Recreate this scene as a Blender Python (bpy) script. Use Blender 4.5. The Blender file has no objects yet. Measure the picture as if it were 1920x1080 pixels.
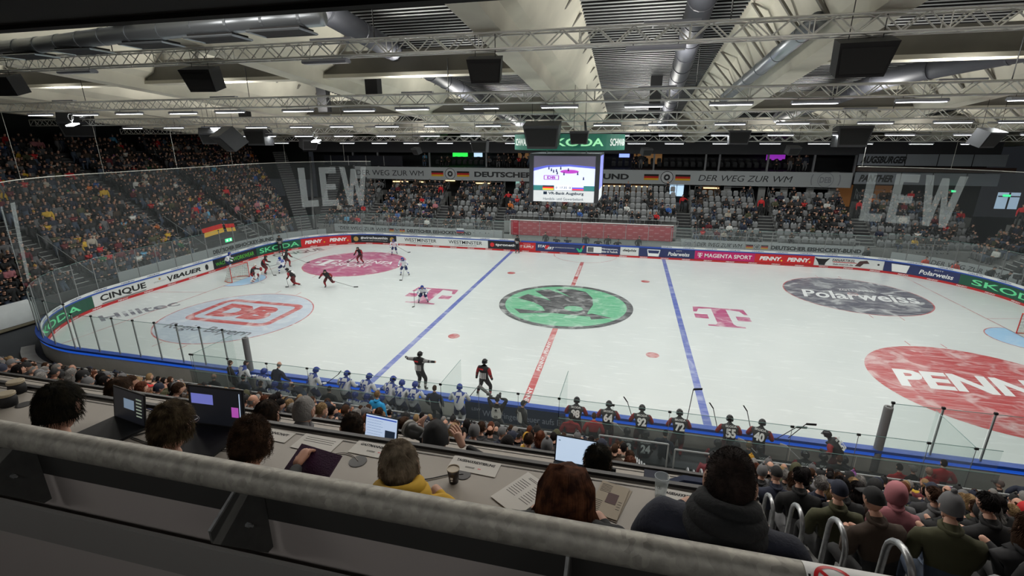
import bpy, bmesh, math, random
from mathutils import Vector, Matrix, noise
random.seed(7)
sc = bpy.context.scene
COL = sc.collection
PI = math.pi
R = math.radians
V = Vector
# ---------------------------------------------------------------- camera
cd = bpy.data.cameras.new('camera'); cam = bpy.data.objects.new('camera', cd); COL.objects.link(cam)
cam.location = (3.6455, -30.8716, 10.667)
cam.rotation_euler = (R(90 - 17.109), 0, R(13.42))
cd.sensor_width = 36; cd.lens = 36 * 900.1 / 1920; cd.clip_start = .05; cd.clip_end = 300
sc.camera = cam
# ---------------------------------------------------------------- world, exposure
w = bpy.data.worlds.new('world'); sc.world = w; w.use_nodes = True
w.node_tree.nodes['Background'].inputs[0].default_value = (.55, .6, .7, 1)
w.node_tree.nodes['Background'].inputs[1].default_value = .02
sc.view_settings.view_transform = 'Standard'; sc.view_settings.look = 'None'
sc.view_settings.exposure = 0.0; sc.view_settings.gamma = 1; sc.view_settings.use_curve_mapping = False
LAMP_W = 104          # watts of each hall luminaire
# ---------------------------------------------------------------- roof lines: everything up there slopes down to the far side
def z_deck(y): return 14.84 - .11 * y
def z_beam(y): return 12.5 - .08 * y
TRUSS = [(-21.5, 14.72), (-15.5, 13.48), (-9, 12.45), (-1, 11.95), (6, 11.42), (15, 10.80)]  # first entry: unseen truss that carries the added near lamps
FIX = []
ADDED_NEARFIX = [(-9 + 3.0 * i, -21.5, 14.35) for i in range(9)] + [(.2 + 2.9 * i, -31.9, 11.55) for i in range(3)]   # unseen lamps added to brighten the near stand and the gallery behind the camera
_fx = [(-15.5, 13.1, [-16.5, -6.1, 4.4, 15]), (-9, 12.05, [-29 + 3.3 * i for i in range(18)]), (-1, 11.55, [-32 + 3.4 * i for i in range(19)]),
       (6, 11.02, [-30 + 3.6 * i for i in range(17)]), (15, 10.42, [-32 + 3.6 * i for i in range(18)])]
for y_, z_, xs_ in _fx:
    for x_ in xs_:
        FIX.append((x_ + random.uniform(-.35, .35), y_ + random.choice((-.2, .2)), z_))
# lamps: one long slim area light inside every luminaire housing
lamp_d = bpy.data.lights.new('hall_or_fill_light', 'AREA'); lamp_d.shape = 'RECTANGLE'; lamp_d.size = 1.5; lamp_d.size_y = .22
lamp_d.energy = LAMP_W; lamp_d.color = (.97, 1.0, .97)
for k, (x, y, z) in enumerate(FIX):
    if k < 4: continue
    o = bpy.data.objects.new('hall_or_fill_light', lamp_d); o.location = (x, y, z - .075); COL.objects.link(o)

gal_fill_d = lamp_d.copy(); gal_fill_d.energy = 7.5; gal_fill_d.color = (1, .93, .84)
near_fill_d = lamp_d.copy(); near_fill_d.energy = 190; near_fill_d.color = (1, .95, .88)  # this and the gallery copy feed lamps added to brighten the foreground
for k, (x, y, z) in enumerate(ADDED_NEARFIX):
    o = bpy.data.objects.new('hall_or_fill_light', near_fill_d if k < 9 else gal_fill_d); o.location = (x, y, z - .075); COL.objects.link(o)
roof_fill_d = bpy.data.lights.new('roof_fill_light', 'AREA'); roof_fill_d.shape = 'RECTANGLE'; roof_fill_d.size = 1.5; roof_fill_d.size_y = .14; roof_fill_d.energy = 195; roof_fill_d.color = (1, .98, .9)  # fill lights added on the trusses to brighten the roof
ROOF_FILL = [(-37.5 + 10.5 * i, y, z + .36) for y, z in TRUSS[1:] for i in range(8)]
for k, (x, y, z) in enumerate(ROOF_FILL):
    o = bpy.data.objects.new('roof_fill_light', roof_fill_d); o.location = (x, y, z); o.rotation_euler = (PI, 0, 0); COL.objects.link(o)

# ================================================================ materials
MT = {}
def mat(name, col=(.5, .5, .5), rough=.6, metal=0, emit=0, alpha=1, var=0, scale=8, bump=0, spec=None, coat=0):
    if name in MT: return MT[name]
    m = bpy.data.materials.new(name); m.use_nodes = True; nt = m.node_tree; b = nt.nodes['Principled BSDF']
    if len(col) == 3: col = (*col, 1)
    b.inputs['Base Color'].default_value = col; b.inputs['Roughness'].default_value = rough; b.inputs['Metallic'].default_value = metal
    if spec is not None: b.inputs['Specular IOR Level'].default_value = spec
    if coat: b.inputs['Coat Weight'].default_value = coat
    if emit: b.inputs['Emission Color'].default_value = col; b.inputs['Emission Strength'].default_value = emit
    if alpha < 1: b.inputs['Alpha'].default_value = alpha
    if var or bump:
        tc = nt.nodes.new('ShaderNodeTexCoord'); n = nt.nodes.new('ShaderNodeTexNoise'); n.inputs['Scale'].default_value = scale; n.inputs['Detail'].default_value = 5
        nt.links.new(tc.outputs['Object'], n.inputs['Vector'])
        if var:
            r = nt.nodes.new('ShaderNodeMapRange'); r.inputs['From Min'].default_value = .3; r.inputs['From Max'].default_value = .7
            r.inputs['To Min'].default_value = 1 - var; r.inputs['To Max'].default_value = 1 + var
            mx = nt.nodes.new('ShaderNodeVectorMath'); mx.operation = 'SCALE'; mx.inputs[0].default_value = col[:3]
            nt.links.new(n.outputs['Fac'], r.inputs['Value']); nt.links.new(r.outputs[0], mx.inputs['Scale']); nt.links.new(mx.outputs[0], b.inputs['Base Color'])
        if bump:
            bp = nt.nodes.new('ShaderNodeBump'); bp.inputs['Strength'].default_value = bump; bp.inputs['Distance'].default_value = .02
            nt.links.new(n.outputs['Fac'], bp.inputs['Height']); nt.links.new(bp.outputs[0], b.inputs['Normal'])
    MT[name] = m
    return m
def scratched(name, col, amount=.5, base=(.86, .89, .88)):
    """ice paint: colour seen through scraped, skated ice"""
    m = mat(name, col, .28); nt = m.node_tree; b = nt.nodes['Principled BSDF']
    tc = nt.nodes.new('ShaderNodeTexCoord'); cur = None
    for k, (rot, sx, sy, th) in enumerate(((.4, .35, 6, .67), (1.5, .3, 7, .67), (2.5, .45, 5, .68), (.0, .6, .6, .62))):
        mp = nt.nodes.new('ShaderNodeMapping'); mp.inputs['Rotation'].default_value = (0, 0, rot); mp.inputs['Scale'].default_value = (sx, sy, 1); mp.inputs['Location'].default_value = (k * 7, k * 3, 0)
        wv = nt.nodes.new('ShaderNodeTexNoise'); wv.inputs['Scale'].default_value = 1.6; wv.inputs['Detail'].default_value = 6; wv.inputs['Distortion'].default_value = .9
        rg = nt.nodes.new('ShaderNodeMapRange'); rg.inputs['From Min'].default_value = th - .12; rg.inputs['From Max'].default_value = th + .04
        nt.links.new(tc.outputs['Object'], mp.inputs['Vector']); nt.links.new(mp.outputs[0], wv.inputs['Vector']); nt.links.new(wv.outputs['Fac'], rg.inputs['Value'])
        if cur is None: cur = rg.outputs[0]
        else:
            a = nt.nodes.new('ShaderNodeMath'); a.operation = 'MAXIMUM'; nt.links.new(cur, a.inputs[0]); nt.links.new(rg.outputs[0], a.inputs[1]); cur = a.outputs[0]
    s = nt.nodes.new('ShaderNodeMath'); s.operation = 'MULTIPLY_ADD'; s.inputs[1].default_value = amount; s.inputs[2].default_value = .04; s.use_clamp = True
    nt.links.new(cur, s.inputs[0])
    mx = nt.nodes.new('ShaderNodeMix'); mx.data_type = 'RGBA'; mx.inputs[6].default_value = (*col, 1); mx.inputs[7].default_value = (*base, 1)
    nt.links.new(s.outputs[0], mx.inputs[0]); nt.links.new(mx.outputs[2], b.inputs['Base Color'])
    return m
def glass_mat(name, tint, alpha, rough=.05):
    m = bpy.data.materials.new(name); m.use_nodes = True; nt = m.node_tree; nt.nodes.clear()
    out = nt.nodes.new('ShaderNodeOutputMaterial'); tr = nt.nodes.new('ShaderNodeBsdfTransparent'); tr.inputs[0].default_value = (*tint, 1)
    pr = nt.nodes.new('ShaderNodeBsdfPrincipled'); pr.inputs['Base Color'].default_value = (.62, .68, .68, 1); pr.inputs['Roughness'].default_value = rough
    mx = nt.nodes.new('ShaderNodeMixShader'); mx.inputs[0].default_value = alpha
    nt.links.new(tr.outputs[0], mx.inputs[1]); nt.links.new(pr.outputs[0], mx.inputs[2]); nt.links.new(mx.outputs[0], out.inputs[0])
    MT[name] = m; return m

# ================================================================ object helpers
def tag(o, label=None, cat=None, group=None, kind=None):
    if label: o['label'] = label
    if cat: o['category'] = cat
    if group: o['group'] = group
    if kind: o['kind'] = kind
    return o
def empty(name, loc=(0, 0, 0), label=None, cat=None, group=None, rz=0, kind=None):
    o = bpy.data.objects.new(name, None); o.empty_display_size = .1; COL.objects.link(o); o.location = loc; o.rotation_euler = (0, 0, rz)
    return tag(o, label, cat, group, kind)
class MB:
    def __init__(s): s.v = []; s.f = []; s.m = []
    def add(s, vs, fs, mi=0):
        b = len(s.v); s.v += [tuple(p) for p in vs]; s.f += [tuple(b + i for i in f) for f in fs]; s.m += [mi] * len(fs) if isinstance(mi, int) else list(mi); return s
    def box(s, c, d, mi=0, rot=None):
        hx, hy, hz = d[0] / 2, d[1] / 2, d[2] / 2
        vs = [V((x, y, z)) for x in (-hx, hx) for y in (-hy, hy) for z in (-hz, hz)]
        if rot is not None: vs = [rot @ p for p in vs]
        c = V(c)
        return s.add([p + c for p in vs], [(0, 1, 3, 2), (4, 6, 7, 5), (0, 4, 5, 1), (2, 3, 7, 6), (0, 2, 6, 4), (1, 5, 7, 3)], mi)
    def tube(s, pts, r, n=6, mi=0, closed=False, caps=True):
        pts = [V(p) for p in pts]; k = len(pts); rs = r if isinstance(r, (list, tuple)) else [r] * k; vs = []
        up = None
        for i, p in enumerate(pts):
            a = pts[(i - 1) % k] if (i > 0 or closed) else p; c = pts[(i + 1) % k] if (i < k - 1 or closed) else p
            d = (c - a); d = d.normalized() if d.length > 1e-9 else V((0, 0, 1))
            if up is None:
                up = V((0, 0, 1)) if abs(d.z) < .9 else V((1, 0, 0))
            x = d.cross(up)
            if x.length < 1e-4: x = d.orthogonal()
            x.normalize(); y = x.cross(d); up = y
            for j in range(n):
                t = 2 * PI * j / n; vs.append(p + (x * math.cos(t) + y * math.sin(t)) * rs[i])
        fs = [(i * n + j, i * n + (j + 1) % n, ((i + 1) % k) * n + (j + 1) % n, ((i + 1) % k) * n + j) for i in range(k if closed else k - 1) for j in range(n)]
        if caps and not closed: fs += [tuple(range(n))[::-1], tuple((k - 1) * n + j for j in range(n))]
        return s.add(vs, fs, mi)
    def lathe(s, prof, c=(0, 0, 0), n=20, mi=0, rot=None):
        c = V(c); vs = []
        for r, z in prof:
            for j in range(n):
                p = V((r * math.cos(2 * PI * j / n), r * math.sin(2 * PI * j / n), z)); vs.append((rot @ p if rot is not None else p) + c)
        k = len(prof); fs = [(i * n + j, i * n + (j + 1) % n, (i + 1) * n + (j + 1) % n, (i + 1) * n + j) for i in range(k - 1) for j in range(n)]
        fs += [tuple(range(n))[::-1], tuple((k - 1) * n + j for j in range(n))]
        return s.add(vs, fs, mi)
    def prism(s, poly, o, u, v, w, t, mi=0):
        """polygon in (u,v) plane at o, thickness t along w"""
        o, u, v, w = V(o), V(u), V(v), V(w); n = len(poly)
        vs = [o + u * a + v * b for a, b in poly] + [o + u * a + v * b + w * t for a, b in poly]
        return s.add(vs, [tuple(range(n))[::-1], tuple(range(n, 2 * n))] + [(i, (i + 1) % n, n + (i + 1) % n, n + i) for i in range(n)], mi)
    def sphere(s, c, r, n=10, m=6, mi=0, rot=None):
        c = V(c); r = V((r, r, r)) if isinstance(r, (int, float)) else V(r); vs = []
        for i in range(m + 1):
            t = PI * i / m
            for j in range(n):
                a = 2 * PI * j / n; p = V((r.x * math.sin(t) * math.cos(a), r.y * math.sin(t) * math.sin(a), r.z * math.cos(t)))
                vs.append((rot @ p if rot is not None else p) + c)
        return s.add(vs, [(i * n + j, (i + 1) * n + j, (i + 1) * n + (j + 1) % n, i * n + (j + 1) % n) for i in range(m) for j in range(n)], mi)
    def build(s, name, mats, parent=None, smooth=False, loc=None):
        me = bpy.data.meshes.new(name); me.from_pydata(s.v, [], s.f)
        if not isinstance(mats, (list, tuple)): mats = [mats]
        for m in mats: me.materials.append(m)
        if len(mats) > 1: me.polygons.foreach_set('material_index', s.m)
        if smooth: me.polygons.foreach_set('use_smooth', [True] * len(me.polygons))
        me.validate(); me.update()
        o = bpy.data.objects.new(name, me); COL.objects.link(o)
        if parent: o.parent = parent
        if loc: o.location = loc
        return o
def struct(o): o['kind'] = 'structure'; return o
def copytree(o, parent=None):
    c = o.copy(); COL.objects.link(c)
    if parent: c.parent = parent
    for ch in o.children: copytree(ch, c)
    return c
# ---------------------------------------------------------------- lettering
_tc = {}
def text_geo(body, bold=0.0, shear=0.0):
    k = (body, bold, shear)
    if k in _tc: return _tc[k]
    cu = bpy.data.curves.new('lettering', 'FONT'); cu.body = body; cu.offset = bold; cu.shear = shear; cu.resolution_u = 3
    o = bpy.data.objects.new('lettering', cu); COL.objects.link(o)
    dg = bpy.context.evaluated_depsgraph_get(); me = bpy.data.meshes.new_from_object(o.evaluated_get(dg))
    vs = [v.co.copy() for v in me.vertices]; fs = [tuple(p.vertices) for p in me.polygons]
    bpy.data.objects.remove(o); bpy.data.meshes.remove(me); bpy.data.curves.remove(cu)
    x0 = min(v.x for v in vs); x1 = max(v.x for v in vs); y0 = min(v.y for v in vs); y1 = max(v.y for v in vs)
    vs = [((v.x - x0) / (x1 - x0) - .5, (v.y - y0) / (y1 - y0) - .5) for v in vs]
    _tc[k] = (vs, fs, (x1 - x0) / (y1 - y0)); return _tc[k]
def text_mb(mb, body, fn, w, h, cx=0, cy=0, bold=.0, shear=0, mi=0):
    """fn(u,v)->point ; lettering w x h centred at cx,cy in that chart"""
    vs, fs, ar = text_geo(body, bold, shear)
    if w is None: w = h * ar
    mb.add([fn(cx + a * w, cy + b * h) for a, b in vs], fs, mi); return mb
def flat(o, u, v):
    o, u, v = V(o), V(u).normalized(), V(v).normalized()
    return lambda a, b: o + u * a + v * b
def disc_poly(cx, cy, r, n=48, r2=None): return [(cx + r * math.cos(2 * PI * i / n), cy + (r2 or r) * math.sin(2 * PI * i / n)) for i in range(n)]
def poly_chart(mb, poly, fn, mi=0):
    """possibly concave polygon, triangulated"""
    from mathutils.geometry import tessellate_polygon
    t = tessellate_polygon([[V((a, b, 0)) for a, b in poly]]); return mb.add([fn(a, b) for a, b in poly], t, mi)
# ---------------------------------------------------------------- rink outline by arc length (from the near edge, clockwise over the end, far side, other end)
RR = 8.5; ARC = RR * PI / 2
def rink(s, off=0.0, z=0.0):
    r = RR + off
    if s < 0: return V((-21.5 - s, -15 - off, z))
    L = [ARC, 13, ARC, 43, ARC, 13, ARC, 43]
    for k, l in enumerate(L):
        if s <= l or k == 7: break
        s -= l
    if k == 1: return V((-30 - off, -6.5 + s, z))
    if k == 3: return V((-21.5 + s, 15 + off, z))
    if k == 5: return V((30 + off, 6.5 - s, z))
    if k == 7: return V((21.5 - s, -15 - off, z))
    c = {0: (-21.5, -6.5, 270), 2: (-21.5, 6.5, 180), 4: (21.5, 6.5, 90), 6: (21.5, -6.5, 0)}[k]
    t = R(c[2]) - s / RR
    return V((c[0] + r * math.cos(t), c[1] + r * math.sin(t), z))
STOT = 4 * ARC + 112
def band(mb, s0, s1, o0, z0, o1, z1, step=.7, mi=0, cap=True):
    """box-section strip following the rink outline"""
    n = max(1, int(math.ceil((s1 - s0) / step))); vs = []
    for i in range(n + 1):
        s = s0 + (s1 - s0) * i / n
        vs += [rink(s, o0, z0), rink(s, o1, z0), rink(s, o1, z1), rink(s, o0, z1)]
    fs = []
    for i in range(n):
        a = 4 * i
        fs += [(a, a + 4, a + 5, a + 1), (a + 1, a + 5, a + 6, a + 2), (a + 2, a + 6, a + 7, a + 3), (a + 3, a + 7, a + 4, a)]
    if cap: fs += [(0, 1, 2, 3), (4 * n + 3, 4 * n + 2, 4 * n + 1, 4 * n)]
    return mb.add(vs, fs, mi)

# common materials
BLACK = mat('black_matt', (.008, .008, .009), .7)
DARK = mat('dark_grey', (.03, .032, .034), .7)
WHITE = mat('white_paint', (.82, .83, .82), .5)
STEEL = mat('galvanised_steel', (.42, .43, .43), .42, .7, var=.25, scale=30)
CONC = mat('concrete', (.30, .29, .27), .85, var=.12, scale=1.5, bump=.15)
GLASS = glass_mat('arena_glass', (.90, .94, .93), .10)
GLASSEDGE = mat('glass_edge', (.16, .28, .26), .2)
RED = mat('sign_red', (.55, .02, .03), .45)
# ================================================================ ice and its paint
icem = mat('ice', (.80, .845, .835), .33, spec=.5)
nt = icem.node_tree; b_ = nt.nodes['Principled BSDF']
tc = nt.nodes.new('ShaderNodeTexCoord'); n1 = nt.nodes.new('ShaderNodeTexNoise'); n1.inputs['Scale'].default_value = .22; n1.inputs['Detail'].default_value = 4
mpp = nt.nodes.new('ShaderNodeMapping'); mpp.inputs['Scale'].default_value = (.7, 5, 1); mpp.inputs['Rotation'].default_value = (0, 0, .7)
n2 = nt.nodes.new('ShaderNodeTexNoise'); n2.inputs['Scale'].default_value = .9; n2.inputs['Detail'].default_value = 8; n2.inputs['Distortion'].default_value = 1.2
mx = nt.nodes.new('ShaderNodeMix'); mx.data_type = 'RGBA'; mx.inputs[6].default_value = (.56, .605, .60, 1); mx.inputs[7].default_value = (.70, .73, .715, 1)
mx2 = nt.nodes.new('ShaderNodeMix'); mx2.data_type = 'RGBA'; mx2.blend_type = 'ADD'; mx2.inputs[7].default_value = (.12, .12, .12, 1)
rg = nt.nodes.new('ShaderNodeMapRange'); rg.inputs['From Min'].default_value = .58; rg.inputs['From Max'].default_value = .75
nt.links.new(tc.outputs['Object'], n1.inputs['Vector']); nt.links.new(tc.outputs['Object'], mpp.inputs['Vector']); nt.links.new(mpp.outputs[0], n2.inputs['Vector'])
nt.links.new(n1.outputs['Fac'], mx.inputs[0]); nt.links.new(n2.outputs['Fac'], rg.inputs['Value']); nt.links.new(rg.outputs[0], mx2.inputs[0]); nt.links.new(mx.outputs[2], mx2.inputs[6])
nt.links.new(mx2.outputs[2], b_.inputs['Base Color'])
mb = MB(); N = 160
ring = [rink(STOT * i / N, .05, 0) for i in range(N)]
mb.add(ring + [p - V((0, 0, .12)) for p in ring], [tuple(range(N))[::-1], tuple(range(N, 2 * N))] + [(i, (i + 1) % N, N + (i + 1) % N, N + i) for i in range(N)])
ice = struct(mb.build('floor', icem))
PR = scratched('ice_red', (.46, .035, .04), .45); PB = scratched('ice_blue', (.06, .10, .42), .3); PM = scratched('ice_magenta', (.42, .035, .16), .45)
PG = scratched('ice_green', (.11, .46, .24), .35); PK = scratched('ice_black', (.022, .024, .03), .40); PGR = scratched('ice_slate', (.075, .075, .11), .5)
PW = scratched('ice_white', (.78, .80, .80), .1); PCR = scratched('ice_crease', (.32, .56, .80), .25); PDB = scratched('ice_pale', (.46, .53, .62), .3)
ZI = .003
def ice_fn(cx, cy, ang=0, z=ZI):
    c, s = math.cos(ang), math.sin(ang); return lambda a, b: V((cx + a * c - b * s, cy + a * s + b * c, z))
def marking(name, build, m, label, cat='ice marking', parent=None, z=ZI):
    mb = MB(); build(mb); o = mb.build(name, m, parent)
    if label: tag(o, label, cat)
    return o
def ringpoly(mb, fn, cx, cy, r0, r1, n=72, a0=0, a1=2 * PI):
    vs = []
    for i in range(n + 1):
        t = a0 + (a1 - a0) * i / n; vs += [fn(cx + r0 * math.cos(t), cy + r0 * math.sin(t)), fn(cx + r1 * math.cos(t), cy + r1 * math.sin(t))]
    mb.add(vs, [(2 * i, 2 * i + 1, 2 * i + 3, 2 * i + 2) for i in range(n)])
W0 = ice_fn(0, 0)
def bar(mb, x0, y0, x1, y1, wd, z=ZI):
    d = V((x1 - x0, y1 - y0, 0)); n = V((-d.y, d.x, 0)).normalized() * wd / 2; a = V((x0, y0, z)); c = V((x1, y1, z))
    mb.add([a - n, c - n, c + n, a + n], [(0, 1, 2, 3)])
marking('blue_line', lambda m: bar(m, -7.3, -14.98, -7.3, 14.98, .32), PB, 'blue line between the magenta corner circle and the centre logo')
marking('blue_line', lambda m: bar(m, 7.3, -14.98, 7.3, 14.98, .32), PB, 'blue line beside the second magenta letter mark, towards the dark circle')
cl = marking('centre_line', lambda m: (bar(m, 0, -14.98, 0, -4.5, .32), bar(m, 0, 4.5, 0, 12.2, .32)), PR, 'red centre line broken by the green centre logo')
mb = MB()
for cy, s in ((-8.3, 'PENNY . PENNY'), (-12.6, 'PENNY'), (9, 'PENNY PENNY')): text_mb(mb, s, ice_fn(0, cy, PI / 2, .0055), 3.6 if len(s) > 6 else 1.6, .2, bold=.02)
mb.build('line_lettering', PW, cl)
for sx, wh in ((-1, 'at the end where the play is'), (1, 'at the empty end')):
    x = 26 * sx; y = 6.5 + math.sqrt(RR ** 2 - 4.5 ** 2)
    marking('goal_line', lambda m: (bar(m, x, -y, x, y, .06), bar(m, x, 3.4, x + 4 * sx, 4.3, .05), bar(m, x, -3.4, x + 4 * sx, -4.3, .05)), PR, 'thin red goal line ' + wh)
    cr = marking('goal_crease', lambda m: poly_chart(m, [(x, -1.8)] + [(x - sx * 1.8 * math.cos(t), 1.8 * math.sin(t)) for t in [(-PI / 2 + PI * i / 24) for i in range(25)]], W0), PCR, 'pale blue goal crease ' + wh)
    mb = MB(); ringpoly(mb, ice_fn(0, 0, 0, .0055), x, 0, 1.78, 1.84, 30, PI / 2 if sx > 0 else -PI / 2, 3 * PI / 2 if sx > 0 else PI / 2); mb.build('crease_outline', PR, cr)
# neutral spots
for x in (-5.45, 5.45):
    for y in (-7, 7):
        o = marking('faceoff_spot', lambda m: ringpoly(m, W0, x, y, .24, .34, 32), PR, 'red faceoff spot, %s side of the centre logo, %s' % ('crowd' if x < 0 else 'empty end', 'nearer the benches' if y < 0 else 'nearer the penalty boxes'), 'faceoff spot')
        mb = MB(); poly_chart(mb, [(x - .24, y - .1), (x - .2, y - .2), (x + .2, y - .2), (x + .24, y - .1), (x + .24, y + .1), (x + .2, y + .2), (x - .2, y + .2), (x - .24, y + .1)], W0); mb.build('spot_bar', PR, o)
marking('officials_crease', lambda m: ringpoly(m, W0, 0, 15, 2.97, 3.03, 30, PI, 2 * PI), PR, 'thin red half circle in front of the penalty boxes')
def t_logo(fn, mb, cx=0, cy=0, s=1.0):
    """the carrier's serif T between two squares, unit height"""
    P = [(-.45, .5), (.45, .5), (.47, .2), (.41, .2), (.36, .38), (.13, .43), (.13, -.34), (.17, -.42), (.3, -.44), (.3, -.5), (-.3, -.5), (-.3, -.44), (-.17, -.42), (-.13, -.34), (-.13, .43), (-.36, .38), (-.41, .2), (-.47, .2)]
    for q in (P, [(-.47, .08), (-.24, .08), (-.24, -.14), (-.47, -.14)], [(.24, .08), (.47, .08), (.47, -.14), (.24, -.14)]):
        poly_chart(mb, [(cx + a * s, cy + b * s) for a, b in q], fn)
marking('letter_mark', lambda m: t_logo(ice_fn(-9.75, -.35), m, s=3.55), PM, 'magenta serif letter T with two squares, a Slovak player skating over it')
marking('letter_mark', lambda m: t_logo(ice_fn(9.95, -.15), m, s=3.5), PM, 'magenta serif letter T with two squares on bare ice')
# centre logo
cc = marking('centre_logo', lambda m: poly_chart(m, disc_poly(0, 0, 4.5, 96), W0), PG, 'green disc with dark winged arrow at centre ice')
mb = MB(); ringpoly(mb, ice_fn(0, 0, 0, .0055), 0, 0, 4.08, 4.5, 96); mb.build('logo_ring', PK, cc)
mb = MB(); f2 = ice_fn(0, 0, 0, .0055)
poly_chart(mb, [(-3.48, .63), (-2.92, 1.66), (-1.05, .52), (-2.57, 2.54), (-1.66, 3.12), (.2, 1.63), (-1.15, 3.28), (.08, 3.58), (1.11, 3.14), (1.69, 1.82), (1.85, .29), (1.62, -1.28), (1.63, -1.62), (1.91, -1.42), (3.2, -1.96), (1.94, -2.53), (1.83, -2.04), (-.67, -1.9), (-1.21, -2.1), (-2.62, -2.42), (-3.19, -1.62), (-1.64, -1.71), (-1.13, -1.59), (-1.44, -.83), (-2.12, -.12)], f2)
mb.build('winged_arrow', PK, cc)
mb = MB(); poly_chart(mb, disc_poly(.65, -.75, .62, 24, .52), ice_fn(0, 0, 0, .008)); mb.build('arrow_eye', PG, cc)
# end circles
def end_circle(x, y, m, label, name='advert_circle'):
    if m is not None: o = marking(name, lambda q: poly_chart(q, disc_poly(x, y, 4.44, 80), W0), m, label)
    else: o = empty(name, (0, 0, 0), label, 'ice marking')
    mb = MB(); ringpoly(mb, W0, x, y, 4.44, 4.52, 80)
    for sy in (-1, 1):
        for dx in (-.85, .85): bar(mb, x + dx, y + sy * 4.55, x + dx, y + sy * 5.15, .05)
    mb.build('circle_outline', PR, o); return o
o = end_circle(-20, -7, PDB, 'pale circle near the benches with red rectangle reading DB and Regio Bayern')
f2 = ice_fn(-20, -7, 0, .0055); mb = MB()
def rrect(x0, y0, x1, y1, r, n=6):
    P = []
    for cx, cy, a in ((x1 - r, y1 - r, 0), (x0 + r, y1 - r, 90), (x0 + r, y0 + r, 180), (x1 - r, y0 + r, 270)):
        P += [(cx + r * math.cos(R(a + 90 * i / n)), cy + r * math.sin(R(a + 90 * i / n))) for i in range(n + 1)]
    return P
A = rrect(-3.1, -1.35, 3.1, 2.75, .75); B = rrect(-2.65, -.9, 2.65, 2.3, .4); n = len(A)
mb.add([f2(*p) for p in A] + [f2(*p) for p in B], [(i, (i + 1) % n, n + (i + 1) % n, n + i) for i in range(n)])
text_mb(mb, 'DB', f2, 4.2, 2.35, -.05, .7, bold=.07); mb.build('red_emblem', PR, o)
mb = MB(); text_mb(mb, 'Regio Bayern', f2, 5.9, 1.05, .1, -2.5, bold=.012); mb.build('grey_lettering', PGR, o)
o = end_circle(-20, 7, PM, 'magenta circle in the far corner with white T mark and two skaters')
f2 = ice_fn(-20, 7, 0, .0055); mb = MB(); t_logo(f2, mb, -2.7, -.4, 2.2); text_mb(mb, 'MAGENTA', f2, 4.7, 1.0, 1.0, .75, bold=.02); text_mb(mb, 'SPORT', f2, 3.2, 1.0, .2, -.7, bold=.02); mb.build('white_lettering', PW, o)
o = end_circle(20, 7, PGR, 'slate grey circle reading Polarweiss towards the empty end')
f2 = ice_fn(20, 7, 0, .0055); mb = MB(); text_mb(mb, 'Polarweiss', f2, 7.4, 1.9, .1, -.35, bold=.02, shear=.3); text_mb(mb, 'ZOTT SAHNE', f2, 2.4, .5, .6, 1.15, shear=.2); mb.build('white_lettering', PW, o)
mb = MB(); ringpoly(mb, ice_fn(20, 7, 0, .0056), 0, .1, .26, .34, 20); mb.build('red_spot', PR, o)
o = end_circle(20, -7, PR, 'big red circle with huge white letters near the home bench')
f2 = ice_fn(20, -7, 0, .0055); mb = MB(); text_mb(mb, 'PENNY.', f2, 7.5, 1.9, .1, .2, bold=.04, shear=.25); mb.build('white_lettering', PW, o)
mb = MB(); text_mb(mb, 'Hilltec', ice_fn(-26.9, -7.7, 1.06), 4.2, 1.35, bold=.02)
tag(mb.build('ice_lettering', PGR), 'grey Hilltec lettering on the ice behind the goal line', 'ice marking')
mb = MB(); text_mb(mb, 'CINQUE', ice_fn(-27.8, 9.6, .95), 4.8, 1.5, bold=.03)
tag(mb.build('ice_lettering', PK), 'black CINQUE lettering on the ice by the far corner', 'ice marking')

# ================================================================ boards
BWHITE = mat('board_white', (.74, .76, .75), .35); BLUE = mat('board_blue', (.02, .08, .42), .35); KICK = mat('kick_red', (.50, .02, .025), .4)
NAVY = mat('ad_navy', (.022, .032, .12), .35); GREEN = mat('ad_green', (.012, .085, .05), .35); GLOWG = mat('ad_letter_green', (.16, .78, .36), .4)
ADR = mat('ad_red', (.60, .015, .02), .4); ADM = mat('ad_magenta', (.55, .01, .14), .4); ADK = mat('ad_black', (.01, .012, .018), .35); ADW = mat('ad_white', (.70, .72, .71), .4)
LK = mat('letter_black', (.01, .01, .012), .5); LW = mat('letter_white', (.85, .86, .85), .5); YEL = mat('ad_yellow', (.85, .55, .03), .5); GOLD = mat('ad_gold', (.45, .28, .08), .5)
CREAM = mat('board_cream', (.62, .60, .54), .6, var=.05, scale=2); LGREEN = mat('letter_lime', (.12, .62, .05), .5)
boards = tag(empty('rink_boards'), 'white rink boards with blue cap rail all around the ice', 'rink boards')
SB0, SB1 = STOT - 31, STOT - 10.2      # bench stretch (near side) handled with the same profile
mb = MB(); band(mb, 0, STOT, .07, .0, .17, 1.0, cap=False); mb.build('board_wall', CREAM, boards)
mb = MB(); band(mb, 0, STOT, -.005, 0.0, .03, .18, cap=False); mb.build('kick_strip', KICK, boards)
mb = MB(); band(mb, 0, STOT, -.03, .0, .03, .012, cap=False); mb.build('ice_edge_strip', BWHITE, boards)
mb = MB(); band(mb, 0, STOT, -.02, 1.0, .25, 1.1, cap=False); mb.build('cap_rail', BLUE, boards)
mb = MB(); band(mb, 109.05, STOT, .16, .86, .2, 1.0, cap=False); band(mb, 0, 8, .17, .86, .2, 1.0); mb.build('outer_blue_edge', mat('led_blue', (.02, .14, .85), .35, emit=.45), boards)
mb = MB(); band(mb, 3.5, 54.2, -.03, 1.1, .01, 1.27); band(mb, 68.2, 112, -.03, 1.1, .01, 1.27); mb.build('sponsor_strip', BWHITE, boards)
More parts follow.
